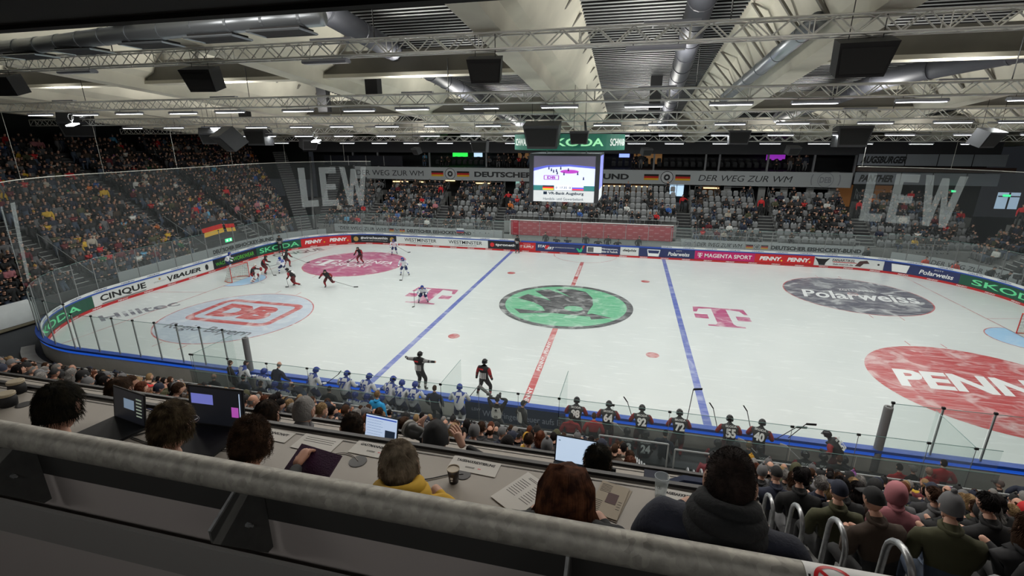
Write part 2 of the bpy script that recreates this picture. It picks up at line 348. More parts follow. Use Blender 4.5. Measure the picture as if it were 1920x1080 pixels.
def sfn(s0, zc, off=-.012, dirn=1): return lambda a, b: rink(s0 + a, off, zc + b)
mb = MB(); s = 4.3
while s < 112:
    if not 53.5 < s < 68.6: text_mb(mb, '>WURTH', sfn(s, 1.185, -.048), 1.0, .09, bold=.02, shear=.3)
    s += 1.95
mb.build('strip_lettering', mat('letter_navy', (.02, .04, .2), .5), boards)
mb = MB(); s = 4
while s < 114: text_mb(mb, 'PENNY', sfn(s, .1, -.024), .75, .085, bold=.03, shear=.2); s += 1.9
mb.build('kick_lettering', LW, boards)
mb = MB(); s = .5
while s < 22: band(mb, s, s + .85, .175, .25, .2, .85); s += 100
mb = MB(); band(mb, -9.5, 5.5, .45, -.05, 1.0, .14); tag(mb.build('concrete_kerb', CONC), 'pale concrete kerb curving around the corner boards', 'kerb')
AD = [(3.0, 11.5, GREEN, 'green SKODA board at the curve beside the entrance gap', [('SKODA', GLOWG, .55, 5.6, .42, .015, 0)], 1.25),
 (11.5, 21.4, ADW, 'long white board reading CINQUE and BAUER', [('CINQUE', LK, .22, 3.3, .5, .03, 0), ('BAUER', LK, .74, 2.6, .34, .04, .2), ('SPORTSTADT', mat('letter_grey', (.3, .3, .3), .6), .50, 1.0, .1, 0, 0)], 1),
 (21.4, 26.4, ADK, 'black board with green WORKWEAR lettering behind the goal', [('WORKWEAR', LGREEN, .68, 2.5, .36, .0, 0), ('W\u00c4CHTER\u00b0', LGREEN, .24, 1.9, .36, .0, 0)], 1),
 (26.4, 31.3, GREEN, 'green SKODA board behind the standing linesman', [('SKODA', GLOWG, .52, 4.3, .46, .015, 0)], 1),
 (31.3, 36.3, ADR, 'red board with PENNY twice in the far corner', [('PENNY', LW, .25, 1.75, .36, .05, .2), ('PENNY', LW, .74, 1.75, .36, .05, .2)], 1),
 (36.3, 41.3, ADK, 'black board reading #wirschauenhin between two round emblems', [('#wirschauenhin', LW, .5, 3.0, .30, .02, 0, .1), ('Zusammen gegen sexualisierte Gewalt', LW, .5, 2.9, .1, .0, 0, -.2)], 1),
 (41.3, 51.4, ADW, 'long white board reading WESTMINSTER twice', [('WESTMINSTER', LK, .27, 3.6, .34, .01, 0, .08), ('UNTERNEHMENSGRUPPE', LK, .27, 2.4, .1, 0, 0, -.22), ('WESTMINSTER', LK, .76, 3.6, .34, .01, 0, .08), ('UNTERNEHMENSGRUPPE', LK, .76, 2.4, .1, 0, 0, -.22)], 1),
 (51.4, 54.55, ADK, 'black tproneth board beside the far blue line', [('tproneth', LW, .58, 2.1, .33, .03, 0)], 1),
 (54.55, 56.3, ADR, 'small red IT SUPPLY board beside the far linesman', [('IT SUPPLY', LW, .5, 1.4, .25, .02, 0, -.03), ('Powered by', LW, .5, .7, .1, 0, 0, .22)], 1),
 (56.3, 61.3, NAVY, 'navy STARZERT board in front of the penalty boxes', [('STAR', LW, .14, .95, .26, .03, 0, .1), ('ZERT', LW, .28, .95, .26, .03, .3, -.06), ('ZERTIFIZIERUNG F\u00dcR IHREN ERFOLG', LW, .58, 1.9, .1, 0, 0, .05)], 1),
 (61.3, 64.5, NAVY, 'navy heat pump board reading Waermepumpen, Baeder and Technik', [('W\u00e4rmepumpen,', LW, .68, 1.6, .2, .02, 0, .12), ('B\u00e4der & Technik', LW, .68, 1.6, .2, .02, 0, -.13)], 1),
 (64.5, 66.2, ADW, 'small white delphis board', [('delphis', LK, .5, 1.25, .3, .03, .2, .08)], 1),
 (66.2, 71.2, NAVY, 'navy Polarweiss board next to the penalty boxes', [('Polarweiss', LW, .72, 1.9, .36, .02, .2, -.03), ('ZOTT', LW, .72, .5, .1, 0, 0, .28), ('Polarweiss', LW, .27, .85, .15, .02, 0, .06)], 1),
 (71.2, 76.3, ADM, 'magenta MAGENTA SPORT board on the far side', [('MAGENTA SPORT', LW, .56, 4.0, .36, .02, 0)], 1),
 (76.3, 81.1, ADR, 'red board with PENNY twice next to the magenta board', [('PENNY', LW, .27, 1.8, .36, .05, .2), ('PENNY', LW, .74, 1.8, .36, .05, .2)], 1),
 (81.1, 86.2, ADW, 'white FANARTIKEL board with pictures of players', [('FANARTIKEL', LK, .44, 1.7, .22, .02, .2, .16), ('deb-merch.de', LK, .44, 1.5, .14, .01, 0, -.2)], 1),
 (86.2, 91.1, NAVY, 'navy Polarweiss board on the far curve', [('Polarweiss', LW, .70, 2.2, .36, .02, .2, -.03), ('ZOTT', LW, .72, .6, .1, 0, 0, .28), ('Polarweiss', LW, .22, .85, .15, .02, 0, .06)], 1),
 (91.1, 98.3, GREEN, 'green SKODA board on the curve at the empty end', [('SKODA', GLOWG, .50, 5.6, .42, .015, 0)], 1)]
for s0, s1, m, lab, txt, _ in AD:
    mb = MB(); band(mb, s0 + .01, s1 - .01, .03, .19, .075, .985, step=.5); o = mb.build('advertising_board', m); tag(o, lab, 'advertising board', 'advertising boards along the rink')
    by = {}
    for t in txt:
        body, tm, pos, w_, h_, bd, sh = t[:7]; dz = t[7] if len(t) > 7 else 0
        mb = by.setdefault(tm.name, (MB(), tm))[0]; text_mb(mb, body, sfn(s0 + (s1 - s0) * pos, .58 + dz, .022), w_, h_, bold=bd, shear=sh)
    for q, tm in by.values(): q.build('lettering', tm, o)
    mb = MB(); c0 = lambda p: sfn(s0 + (s1 - s0) * p, .58, .020)
    def spot(p, dz, r, c, name, r2=None):
        q = MB(); poly_chart(q, disc_poly(0, dz, r, 20, r2), c0(p)); q.build(name, c, o)
    if 'PENNY' in lab: spot(.46, -.14, .07, YEL, 'yellow_dot'); spot(.93, -.14, .07, YEL, 'yellow_dot')
    if 'wirschau' in lab: spot(.1, 0, .25, GOLD, 'round_emblem'); spot(.9, 0, .25, GOLD, 'round_emblem')
    if 'tproneth' in lab: spot(.14, 0, .22, ADR, 'round_emblem')
    if 'Polarweiss' in lab:
        p = .27 if s0 < 80 else .22
        q = MB(); poly_chart(q, [(-.6, .3), (.6, .3), (.48, -.34), (-.48, -.34)], c0(p)); q.build('tub_picture', LW, o)
        q = MB(); poly_chart(q, [(-.52, .22), (.52, .22), (.44, -.06), (-.44, -.06)], sfn(s0 + (s1 - s0) * p, .58, .017)); q.build('tub_label', NAVY, o)
    if 'STARZERT' in lab:
        q = MB(); poly_chart(q, [(-.35, .05), (-.1, -.32), (.15, -.32), (.5, .36), (.3, .36), (0, -.12), (-.15, .05)], c0(.87)); q.build('tick_mark', mat('tick_green', (.02, .45, .2), .5), o)
        q = MB(); poly_chart(q, [(.22, .1), (.32, .36), (.5, .36), (.3, -.02)], sfn(s0 + (s1 - s0) * .87, .58, .016)); q.build('tick_tip', ADR, o)
        q = MB(); poly_chart(q, [(0, .22), (.42, .22), (.05, -.2), (-.1, -.1)], c0(.2)); q.build('zigzag', ADR, o)
    if 'heat pump' in lab:
        q = MB(); poly_chart(q, [(-.7, .3), (.7, .3), (.7, -.3), (-.7, -.3)], c0(.23)); q.build('picture_frame', LW, o)
        q = MB(); poly_chart(q, [(-.62, .24), (-.06, .24), (-.06, -.24), (-.62, -.24)], sfn(s0 + (s1 - s0) * .23, .58, .016)); q.build('fan_picture', mat('fan_grey', (.12, .12, .13), .5), o)
    if 'MAGENTA' in lab: q = MB(); t_logo(c0(.09), q, s=.42); q.build('letter_mark', LW, o)
    if 'BAUER' in lab:
        q = MB(); poly_chart(q, [(0, .2), (.1, .2), (.25, -.08), (.42, .2), (.52, .2), (.26, -.26), (.2, -.26)], c0(.56)); q.build('chevron_mark', LK, o)
        q = MB(); poly_chart(q, [(-1.6, -.3), (1.6, -.3), (1.6, -.34), (-1.6, -.34)], c0(.22)); q.build('underline', LK, o)
        spot(.93, .0, .16, LK, 'dancer_picture', .24); spot(.5, .18, .09, GOLD, 'small_picture')
    if 'FANARTIKEL' in lab:
        q = MB(); poly_chart(q, [(-.6, .3), (-.3, .22), (.3, .22), (.6, .3), (.3, -.1), (.25, -.34), (-.2, -.34), (-.3, -.1)], c0(.12)); q.build('player_picture', LK, o)
        q = MB(); poly_chart(q, [(-.7, -.25), (-.4, .2), (.1, .3), (.3, .05), (-.1, .0), (-.3, -.28)], c0(.75)); q.build('player_picture', mat('picture_brown', (.07, .03, .03), .5), o)
        q = MB(); poly_chart(q, [(-.9, .02), (.9, .02), (.9, -.03), (-.9, -.03)], c0(.46)); q.build('red_rule', ADR, o)
        spot(.93, .05, .08, LK, 'puck_picture')
# outer face writing between the benches
mb = MB(); mb.box((0, -15.24, .62), (3.9, .05, .76)); o = tag(mb.build('outer_banner', mat('banner_navy', (.02, .035, .07), .5)), 'dark navy banner on the outside of the boards between the benches', 'banner')
mb = MB(); f2 = flat((-.3, -15.268, .6), (1, 0, 0), (0, 0, 1)); text_mb(mb, 'Wir bringen Feuer aufs Eis', flat((0.35, -15.268, .55), (1, 0, 0), (0, 0, 1)), 3.2, .34, .0, 0); text_mb(mb, 'LSW', flat((-1.5, -15.268, .72), (1, 0, 0), (0, 0, 1)), .36, .13, bold=.02); mb.build('banner_lettering', mat('letter_pale', (.3, .34, .42), .5), o)

# ================================================================ protective glass
POST = mat('glass_post', (.30, .31, .31), .4, .6)
def pane(s0, s1, z0, z1, lab, off=.1, thick=.02, post=True, group=None, m=GLASS, posth=0):
    a, c = rink(s0, off, z0), rink(s1, off, z0); u = (c - a).normalized(); n = V((u.y, -u.x, 0))
    o = tag(empty('rink_glass', a), lab, 'glass panel', group)
    mb = MB(); g = .015; L = (c - a).length
    mb.add([u * g, u * (L - g), u * (L - g) + V((0, 0, z1 - z0)), u * g + V((0, 0, z1 - z0))], [(0, 1, 2, 3)]); mb.build('pane', m, o)
    mb = MB(); mb.tube([u * g + V((0, 0, z1 - z0)), u * (L - g) + V((0, 0, z1 - z0))], .011, 4); mb.build('pane_edge', GLASSEDGE, o)
    if post:
        mb = MB(); mb.box(V((0, 0, (z1 - z0 - .12 + posth) / 2 + .0)), (.045, .045, z1 - z0 + .12 + posth)); mb.build('post', POST, o)
        mb = MB(); mb.box(V((0, 0, z1 - z0 + .03 + posth)), (.09, .06, .07)); mb.build('post_cap', BLACK, o)
    return o
gl = 'glass panels around the rink'
spots = []
s = .0
k = 0
side = [(0.2, 42.0, 'behind the goal and crowd end', 3.3), (42.0, 54.0, 'over the WESTMINSTER boards', 3.0), (54.6, 69.0, 'in front of the penalty boxes', 3.05), (69.0, 86.0, 'over the magenta and red boards', 3.0), (86.0, 110, 'around the empty end curve', 3.3)]
for a, c, wh, zt in side:
    n = max(1, round((c - a) / (1.5 if zt > 3.1 else 2.0)))
    for i in range(n):
        sm = a + (c - a) * (i + .5) / n; ad = next((q[3] for q in AD if q[0] <= sm < q[1]), 'far end boards at the empty end'); ad = ad.split('board')[0] + 'board'; L_ = 'clear glass pane on post above the ' + ad + (', goal side' if sm - 30 > 53 or sm < 30 else '')
        pane(a + (c - a) * i / n, a + (c - a) * (i + 1) / n, 1.1, zt, L_, group=L_)
NEAR0 = STOT - 9.75   # x=-11.75 on the near side
for i in range(8):
    x0 = -21.4 + i * 1.21; s1 = STOT - (x0 + 21.5)
    pane(s1, s1 - 1.21, 1.1, 2.85, 'near side glass pane over the cream boards, %s from the padded post' % ('eighth seventh sixth fifth fourth third second first'.split()[i]), group='near side glass panels by the cream boards')
for i in range(8):
    x0 = 12.2 + i * 1.35; s1 = STOT - (x0 + 21.5) if x0 < 21.5 else 122
    if x0 < 21: pane(s1, s1 - 1.3, 1.1, 2.75, 'near side glass pane below the red circle, %s from the padded post' % ('first second third fourth fifth sixth seventh eighth'.split()[i]), group='near side glass panels below the red circle')
for x, lab in ((-11.8, 'thick grey padded post at the end of the white team bench'), (12.1, 'thick grey padded post at the end of the black team bench')):
    mb = MB(); mb.lathe([(.13, 0), (.13, 2.3), (.12, 2.34), (.06, 2.34), (.06, 2.3)], (x, -15.12, .3), 20); tag(mb.build('padded_post', mat('post_grey', (.20, .20, .20), .6), smooth=False), lab, 'padded post')
# goals
GR = mat('goal_red', (.62, .03, .02), .35); NETM = glass_mat('goal_net', (.9, .9, .86), .35, .8)
def goal(x, sx, lab):
    g = tag(empty('hockey_goal', (x, 0, 0)), lab, 'goal')
    mb = MB()
    mb.tube([(0, -.915, 0), (0, -.915, 1.22), (0, .915, 1.22), (0, .915, 0)], .03, 8); mb.build('goal_frame', GR, g)
    back = [(0, -.915), (sx * .35, -.98), (sx * .85, -.75), (sx * 1.08, -.3), (sx * 1.08, .3), (sx * .85, .75), (sx * .35, .98), (0, .915)]
    mb = MB(); mb.tube([(a, c, .03) for a, c in back], .03, 6); mb.tube([(0, -.915, 1.22), (sx * .45, -.6, 1.22), (sx * .5, 0, 1.22), (sx * .45, .6, 1.22), (0, .915, 1.22)], .02, 6); mb.build('base_frame', mat('goal_pad', (.55, .12, .08), .5), g)
    top = [(0, -.915), (sx * .22, -.85), (sx * .45, -.6), (sx * .5, -.2), (sx * .5, .2), (sx * .45, .6), (sx * .22, .85), (0, .915)]
    mb = MB(); vs = [(a, c, .04) for a, c in back] + [(a, c, 1.2) for a, c in top]; n = 8
    mb.add(vs, [(i, i + 1, n + i + 1, n + i) for i in range(n - 1)]); mb.add([(a, c, 1.2) for a, c in top], [tuple(range(8))]); mb.build('net', NETM, g)
    mb = MB()
    for i in range(7):
        for j in range(1, 6):
            p = [V((*back[i + q], .04)).lerp(V((*top[i + q], 1.2)), j / 6) for q in (0, 1)]; mb.tube(p, .006, 3, caps=False)
        for q in (0, .33, .66): mb.tube([V((*back[i], .04)).lerp(V((*back[i + 1], .04)), q), V((*top[i], 1.2)).lerp(V((*top[i + 1], 1.2)), q)], .006, 3, caps=False)
    mb.build('net_cords', WHITE, g)
    mb = MB(); mb.box((sx * .45, 0, .3), (.03, .03, .55)); mb.box((sx * .5, 0, .05), (1.0, .05, .06)); mb.build('inner_brace', WHITE, g)
goal(-26, -1, 'red framed goal guarded by the goalkeeper in black')
goal(26, 1, 'red framed goal at the empty end, cut by the picture edge')
# ================================================================ figures
SKIN = mat('skin', (.55, .31, .22), .55, var=.08, scale=20); SKIN2 = mat('skin_warm', (.48, .25, .17), .55); EYE = mat('eye_dark', (.02, .015, .015), .3); LIP = mat('lips', (.40, .14, .11), .5)
def ik(a, b, l1, l2, hint):
    """middle joint of a two-bone limb"""
    a, b, hint = V(a), V(b), V(hint); d = b - a; L = min(d.length, (l1 + l2) * .995); dn = d.normalized()
    b2 = a + dn * L; x = (l1 * l1 - l2 * l2 + L * L) / (2 * L); h = math.sqrt(max(l1 * l1 - x * x, 0)); p = hint - dn * hint.dot(dn)
    p = p.normalized() if p.length > 1e-4 else dn.orthogonal()
    return a + dn * x + p * h, b2
def skin_mesh(pts, bones, slotf, sub=1):
    """pts: [(pos,radius)], bones: [(i,j)] -> verts, faces, slots of one continuous skinned surface"""
    me = bpy.data.meshes.new('body_frame'); me.from_pydata([tuple(p[0]) for p in pts], bones, []); o = bpy.data.objects.new('body_frame', me); COL.objects.link(o)
    sk = o.modifiers.new('skin', 'SKIN'); sk.use_smooth_shade = True; sk.branch_smoothing = .6
    for i, (p, r) in enumerate(pts):
        d = me.skin_vertices[0].data[i]; d.radius = (r, r) if isinstance(r, (int, float)) else r; d.use_root = (i == 0)
    if sub: sb = o.modifiers.new('sub', 'SUBSURF'); sb.levels = sub
    dg = bpy.context.evaluated_depsgraph_get(); m2 = bpy.data.meshes.new_from_object(o.evaluated_get(dg))
    vs = [v.co.copy() for v in m2.vertices]; fs = [tuple(p.vertices) for p in m2.polygons]; sl = []
    for p in m2.polygons:
        c = p.center; best = None
        for k, (i, j) in enumerate(bones):
            a, b = V(pts[i][0]), V(pts[j][0]); ab = b - a; t = max(0, min(1, (c - a).dot(ab) / max(ab.length_squared, 1e-9)))
            ra = pts[i][1] if isinstance(pts[i][1], (int, float)) else pts[i][1][0]; rb = pts[j][1] if isinstance(pts[j][1], (int, float)) else pts[j][1][0]
            d = (c - (a + ab * t)).length / (ra + (rb - ra) * t)
            if best is None or d < best[0]: best = (d, k, t, c)
        sl.append(slotf(best[1], best[2], best[3]))
    bpy.data.objects.remove(o); bpy.data.meshes.remove(me); bpy.data.meshes.remove(m2)
    return vs, fs, sl
def head_geo(mb, c, rot, skin, eye, n=14, m=10, s=1.0, ears=True):
    """head facing local +Y with brow, nose, chin, ears, eyes and mouth"""
    c = V(c); vs = []
    for i in range(m + 1):
        t = PI * i / m
        for j in range(n):
            a = 2 * PI * j / n; x, y, z = math.sin(t) * math.cos(a), math.sin(t) * math.sin(a), math.cos(t)
            px, py, pz = x * .077, y * .096, z * .118
            if z < -.1: px *= 1 - .28 * (-z - .1); py = py * (1 - .12 * (-z)) if y > 0 else py * (1 - .35 * (-z))
            if y > .8 and -.45 < z < .15: py += .014
            vs.append(c + rot @ (V((px, py, pz)) * s))
    mb.add(vs, [(i * n + j, (i + 1) * n + j, (i + 1) * n + (j + 1) % n, i * n + (j + 1) % n) for i in range(m) for j in range(n)], skin)
    P = lambda x, y, z: c + rot @ (V((x, y, z)) * s)
    mb.add([P(-.013, .088, -.03), P(.013, .088, -.03), P(0, .118, -.028), P(0, .094, .018)], [(0, 1, 2), (0, 2, 3), (2, 1, 3)], skin)
    for sx in (-1, 1):
        mb.sphere(P(.03 * sx, .083, .008), (.012 * s, .008 * s, .008 * s), 6, 4, eye)
        if ears: mb.sphere(P(.077 * sx, -.008, -.005), (.012 * s, .022 * s, .034 * s), 7, 5, skin, rot)
    mb.add([P(-.022, .0935, -.06), P(.022, .0935, -.06), P(.018, .095, -.068), P(-.018, .095, -.068)], [(0, 3, 2, 1)], eye)
def hair_geo(mb, c, rot, style, s=1.0, n=14, m=10, mi=0, bumpy=.0):
    c = V(c); gr = {}; fs = []
    A = dict(short=(.082, .1, .122), long=(.088, .108, .126), bob=(.088, .106, .126), bald=(.081, .1, .12), beanie=(.089, .108, .136), cap=(.088, .106, .131), hood=(.12, .135, .15), curly=(.1, .12, .145), bun=(.084, .104, .126), helmet=(.118, .142, .150))[style]
    vs = []
    for i in range(m + 1):
        t = PI * i / m
        for j in range(n):
            a = 2 * PI * j / n; x, y, z = math.sin(t) * math.cos(a), math.sin(t) * math.sin(a), math.cos(t)
            p = V((x * A[0], y * A[1], z * A[2]))
            if style in ('long', 'bob') and z < -.05:
                k = (-z - .05); p.z -= k * (.20 if style == 'long' else .07); p.x *= 1 + .25 * k; p.y = p.y * 1.1 - .03 * k
            if style == 'hood' and z < 0: p.z -= .03; p.x *= 1.1
            if bumpy: p *= 1 + bumpy * noise.noise(p * 30)
            vs.append(p)
    def keep(x, y, z):
        if style in ('short', 'curly', 'bun'): return (z > .38 and y < .93) or (y < .1 and z > -.45) or (z > .62)
        if style == 'bald': return y < 0 and -.4 < z < .28
        if style in ('long', 'bob'): return z > .5 or y < .28
        if style == 'beanie': return z > .12 or (y < .2 and z > -.2)
        if style == 'cap': return z > .18 or (y < -.1 and z > -.15)
        if style == 'hood': return y < .45 or z > .6
        if style == 'helmet': return z > .2 or (y < .25 and z > -.35)
    for i in range(m):
        for j in range(n):
            t = PI * (i + .5) / m; a = 2 * PI * (j + .5) / n
            if keep(math.sin(t) * math.cos(a), math.sin(t) * math.sin(a), math.cos(t)): fs.append((i * n + j, (i + 1) * n + j, (i + 1) * n + (j + 1) % n, i * n + (j + 1) % n))
    used = sorted({i for f in fs for i in f}); mp = {u: k for k, u in enumerate(used)}
    mb.add([c + rot @ (vs[u] * s) for u in used], [tuple(mp[i] for i in f) for f in fs], mi)
    P = lambda x, y, z: c + rot @ (V((x, y, z)) * s)
    if style == 'cap': mb.add([P(-.07, .07, .03), P(.07, .07, .03), P(.055, .17, .015), P(-.055, .17, .015), P(-.07, .07, .04), P(.07, .07, .04), P(.055, .17, .025), P(-.055, .17, .025)], [(0, 3, 2, 1), (4, 5, 6, 7), (3, 7, 6, 2), (0, 4, 7, 3), (1, 2, 6, 5)], mi)
    if style == 'bun': mb.sphere(P(0, -.1, .07), .04 * s, 8, 6, mi)
    if style == 'beanie': mb.sphere(P(0, 0, .145), .025 * s, 8, 5, mi)
    if style == 'helmet':
        for sx in (-1, 1): mb.sphere(P(.095 * sx, -.01, -.015), (.02 * s, .04 * s, .04 * s), 8, 5, mi, rot)
        mb.add([P(-.09, .1, .03), P(.09, .1, .03), P(.07, .155, .045), P(-.07, .155, .045)], [(0, 1, 2, 3)], mi)
def rig(p):
    """joint positions from a compact pose; figure faces local +Y"""
    k = p.get('bulk', 1.0); pel = V(p.get('pelvis', (0, 0, 1.0))); L = R(p.get('lean', 0)); tw = R(p.get('twist', 0)); sd = R(p.get('side', 0))
    Rm = Matrix.Rotation(tw, 3, 'Z') @ Matrix.Rotation(sd, 3, 'Y') @ Matrix.Rotation(-L, 3, 'X')
    up = lambda x, y, z: pel + Rm @ V((x, y, z))
    sh = .19 * (k * .5 + .5) + (.02 if k > 1 else 0)
    J = dict(pel=pel, waist=up(0, 0, .16), chest=up(0, .0, .38), nb=up(0, 0, .53), neck=up(0, .01, .59))
    hr = Matrix.Rotation(tw + R(p.get('hturn', 0)), 3, 'Z') @ Matrix.Rotation(-L * p.get('hfollow', .45) - R(p.get('nod', 0)), 3, 'X')
    J['head'] = J['neck'] + Rm @ V((0, .005, .05 - p.get('neckcut', 0))) + hr @ V((0, .03, .085)); J['hr'] = hr; J['Rm'] = Rm
    for s_, sx in (('l', -1), ('r', 1)):
        shp = up(sh * sx, 0, .47); wr = V(p.get('wr_' + s_, (.28 * sx, .15, 1.0)))
        el, wr = ik(shp, wr, .30, .27, p.get('elh_' + s_, (.5 * sx, -.7, -.4)))
        hand = wr + (wr - el).normalized() * .09
        hip = pel + Matrix.Rotation(tw * .3, 3, 'Z') @ V((.1 * sx, 0, -.06)); an = V(p.get('an_' + s_, (.12 * sx, 0, .1)))
        kn, an = ik(hip, an, .45, .45, p.get('knh_' + s_, (.1 * sx, 1, .1)))
        f = V(p.get('foot_' + s_, (.1 * sx, 1, 0))).normalized(); J[s_] = dict(sh=shp, el=el, wr=wr, hand=hand, hip=hip, kn=kn, an=an, heel=an + V((0, 0, -.05)) - f * .05, toe=an + f * .17 + V((0, 0, -.05)))
    return J
def body_geo(p, kind='civil', sub=1):
    """slots: 0 top,1 trousers,2 sock/shoe,3 skin,4 glove,5 skate/shoe,6 trim"""
    J = rig(p); k = p.get('bulk', 1.0); hk = kind == 'hockey'
    pts = [(J['pel'], (.155 * k, .125 * k)), (J['waist'], (.15 * k * (1.12 if hk else 1), .12 * k * (1.12 if hk else 1))), (J['chest'], (.175 * k, .13 * k)), (J['nb'], .095 * k if hk else .085), (J['neck'], .055), (J['neck'] + (J['head'] - J['neck']) * .45, .05)]
    bones = [(0, 1), (1, 2), (2, 3), (3, 4), (4, 5)]; names = ['hip', 'waist', 'chest', 'nbk', 'neck']
    for s_ in 'lr':
        j = J[s_]; b = len(pts); a_ = 1.25 if hk else 1.1 * k
        pts += [(j['sh'], (.105 if hk else .075 * a_)), (j['el'], .058 * a_), (j['wr'], .045 * a_ if hk else .038 * k), (j['hand'], .055 if hk else .026)]
        bones += [(2, b), (b, b + 1), (b + 1, b + 2), (b + 2, b + 3)]; names += ['chest', 'uarm', 'farm', 'hand']
        b = len(pts)
        pts += [(j['hip'], .105 * k), (j['kn'], .078 * k if hk else .066), (j['kn'].lerp(j['an'], .4), .075 if hk else .06), (j['an'], .05), (j['toe'], .038)]
        bones += [(0, b), (b, b + 1), (b + 1, b + 2), (b + 2, b + 3), (b + 3, b + 4)]; names += ['hip', 'thigh', 'knee', 'shin', 'foot']
    def slotf(q, t, c):
        nm = names[q]
        if nm == 'hip': return 1 if not hk or t > .8 else 0
        if nm in ('waist', 'nbk'): return 0
        if nm == 'chest': return 6 if (hk and p.get('yoke', 1) and c.z > J['chest'].z + .09 * math.cos(R(p.get('lean', 0)))) else 0
        if nm == 'neck': return 3
        if nm == 'uarm': return 6 if hk and not p.get('yoke', 1) else 0
        if nm == 'farm': return 6 if hk and .15 < t < .45 else 0
        if nm == 'hand': return (4 if hk else 3) if t > .25 else 0
        if nm == 'thigh': return 1
        if nm in ('knee', 'shin'): return ((6 if nm == 'shin' and .2 < t < .5 else 2) if hk else 1) if t < .85 or nm == 'knee' else (5 if hk else 5)
        return 5
    vs, fs, sl = skin_mesh(pts, bones, slotf, sub)
    return J, vs, fs, sl
def person(name, pose, mats, loc, rz, label, cat='person', group=None, kind='civil', hair=None, hairmat=None, sub=1, hn=16, hm=12, z=None):
    """mats: 7 slots. one continuous body (with its head) + hair/helmet child; returns root (the body object), joints"""
    J, vs, fs, sl = body_geo(pose, kind, sub); mb = MB(); mb.add(vs, fs, sl); head_geo(mb, J['head'], J['hr'], 3, 7, hn, hm)
    o = mb.build(name, list(mats) + [EYE], smooth=True); o.location = loc; o.rotation_euler = (0, 0, rz); tag(o, label, cat, group)
    if hair:
        mb = MB(); hair_geo(mb, J['head'], J['hr'], hair, n=hn, m=hm); mb.build('helmet' if hair == 'helmet' else ('hat' if hair in ('cap', 'beanie') else 'hair'), hairmat, o, smooth=True)
    return o, J
def to_world(o, p):
    return Matrix.Rotation(o.rotation_euler[2], 3, 'Z') @ V(p) + V(o.location)

# ---------------------------------------------------------------- hockey players
JW = mat('jersey_white', (.72, .73, .76), .75, var=.05, scale=15); JB = mat('jersey_blue', (.02, .05, .28), .7); JK = mat('jersey_black', (.012, .012, .014), .7); JR = mat('jersey_red', (.27, .012, .017), .7)
PNB = mat('pants_blue', (.012, .022, .10), .7); PNR = mat('pants_dark_red', (.10, .012, .014), .7); PNK = mat('pants_black', (.01, .01, .012), .7)
HB = mat('helmet_blue', (.015, .04, .26), .25); HK = mat('helmet_black', (.01, .01, .012), .22); SK = mat('skate_black', (.01, .01, .01), .4); BLADE = mat('blade_steel', (.6, .6, .6), .3, .9)
WOODST = mat('stick_dark', (.02, .02, .02), .4); TAPE = mat('stick_white', (.6, .6, .6), .6)
TEAM = dict(S=([JW, PNB, JW, SKIN, PNK, SK, JB], HB, JB, 'Slovak player in white and blue'), G=([JK, PNR, JR, SKIN, PNK, SK, JR], HK, LW, 'player in black and red'), O=([JW, PNK, PNK, SKIN, SKIN, SK, PNK], HK, None, 'official in striped shirt'))
def back_chart(o, J, off, zc=.0):
    """chart on the back of the torso (u to the figure's right as seen from behind, v up)"""
    Rm = J['Rm']; c = J['waist'].lerp(J['chest'], .55); return lambda a, b: c + Rm @ V((a, -off - .05 + .35 * abs(a) ** 1.5 * 1.2, b + zc))
def number(o, J, num, m, name=None, w=.30, zc=.03, back=True):
    mb = MB(); off = .185
    if back: text_mb(mb, num, lambda a, b: back_chart(o, J, off)(a, b), w if len(num) > 1 else .16, .28, 0, zc - .05, bold=.05)
    if name: text_mb(mb, name, lambda a, b: back_chart(o, J, off - .004)(a, b), .34, .07, 0, zc + .17, bold=.03)
    mb.build('jersey_number', m, o)
def skates(o, J):
    for s_ in 'lr':
        j = J[s_]; f = (j['toe'] - j['an']); f.z = 0; f.normalize(); mb = MB(); p0 = j['an'] - f * .07; p1 = j['an'] + f * .2; zb = j['an'].z - .1
        mb.add([V((p.x, p.y, z)) + V((-f.y, f.x, 0)) * w_ for w_ in (-.006, .006) for p, z in ((p0, zb + .055), (p1, zb + .055), (p1, zb + .01), (p0, zb))], [(0, 1, 2, 3), (7, 6, 5, 4), (0, 4, 5, 1), (2, 6, 7, 3), (1, 5, 6, 2), (3, 7, 4, 0)]); mb.build('skate_blade', BLADE, o)
def stick(a, b, label, blade=None, m=WOODST, goalie=False):
    """from the butt a to the heel b, blade direction"""
    a, b = V(a), V(b); mb = MB(); bd = V(blade if blade else (.25, 0, 0)); r = .014 if not goalie else .02
    mb.tube([a, b], r, 5); e = b + bd; up = V((0, 0, .035)); th = bd.cross(V((0, 0, 1))).normalized() * .008 if bd.cross(V((0, 0, 1))).length > 1e-3 else V((0, .008, 0))
    if abs(bd.normalized().z) > .7: up = V((.024, 0, 0))
    mb.add([p + q + t for t in (-th, th) for p in (b, e) for q in (-up, up)], [(0, 2, 3, 1), (4, 5, 7, 6), (0, 4, 6, 2), (1, 3, 7, 5), (2, 6, 7, 3), (0, 1, 5, 4)])
    return tag(mb.build('hockey_stick', m), label, 'hockey stick', 'hockey sticks of the players')
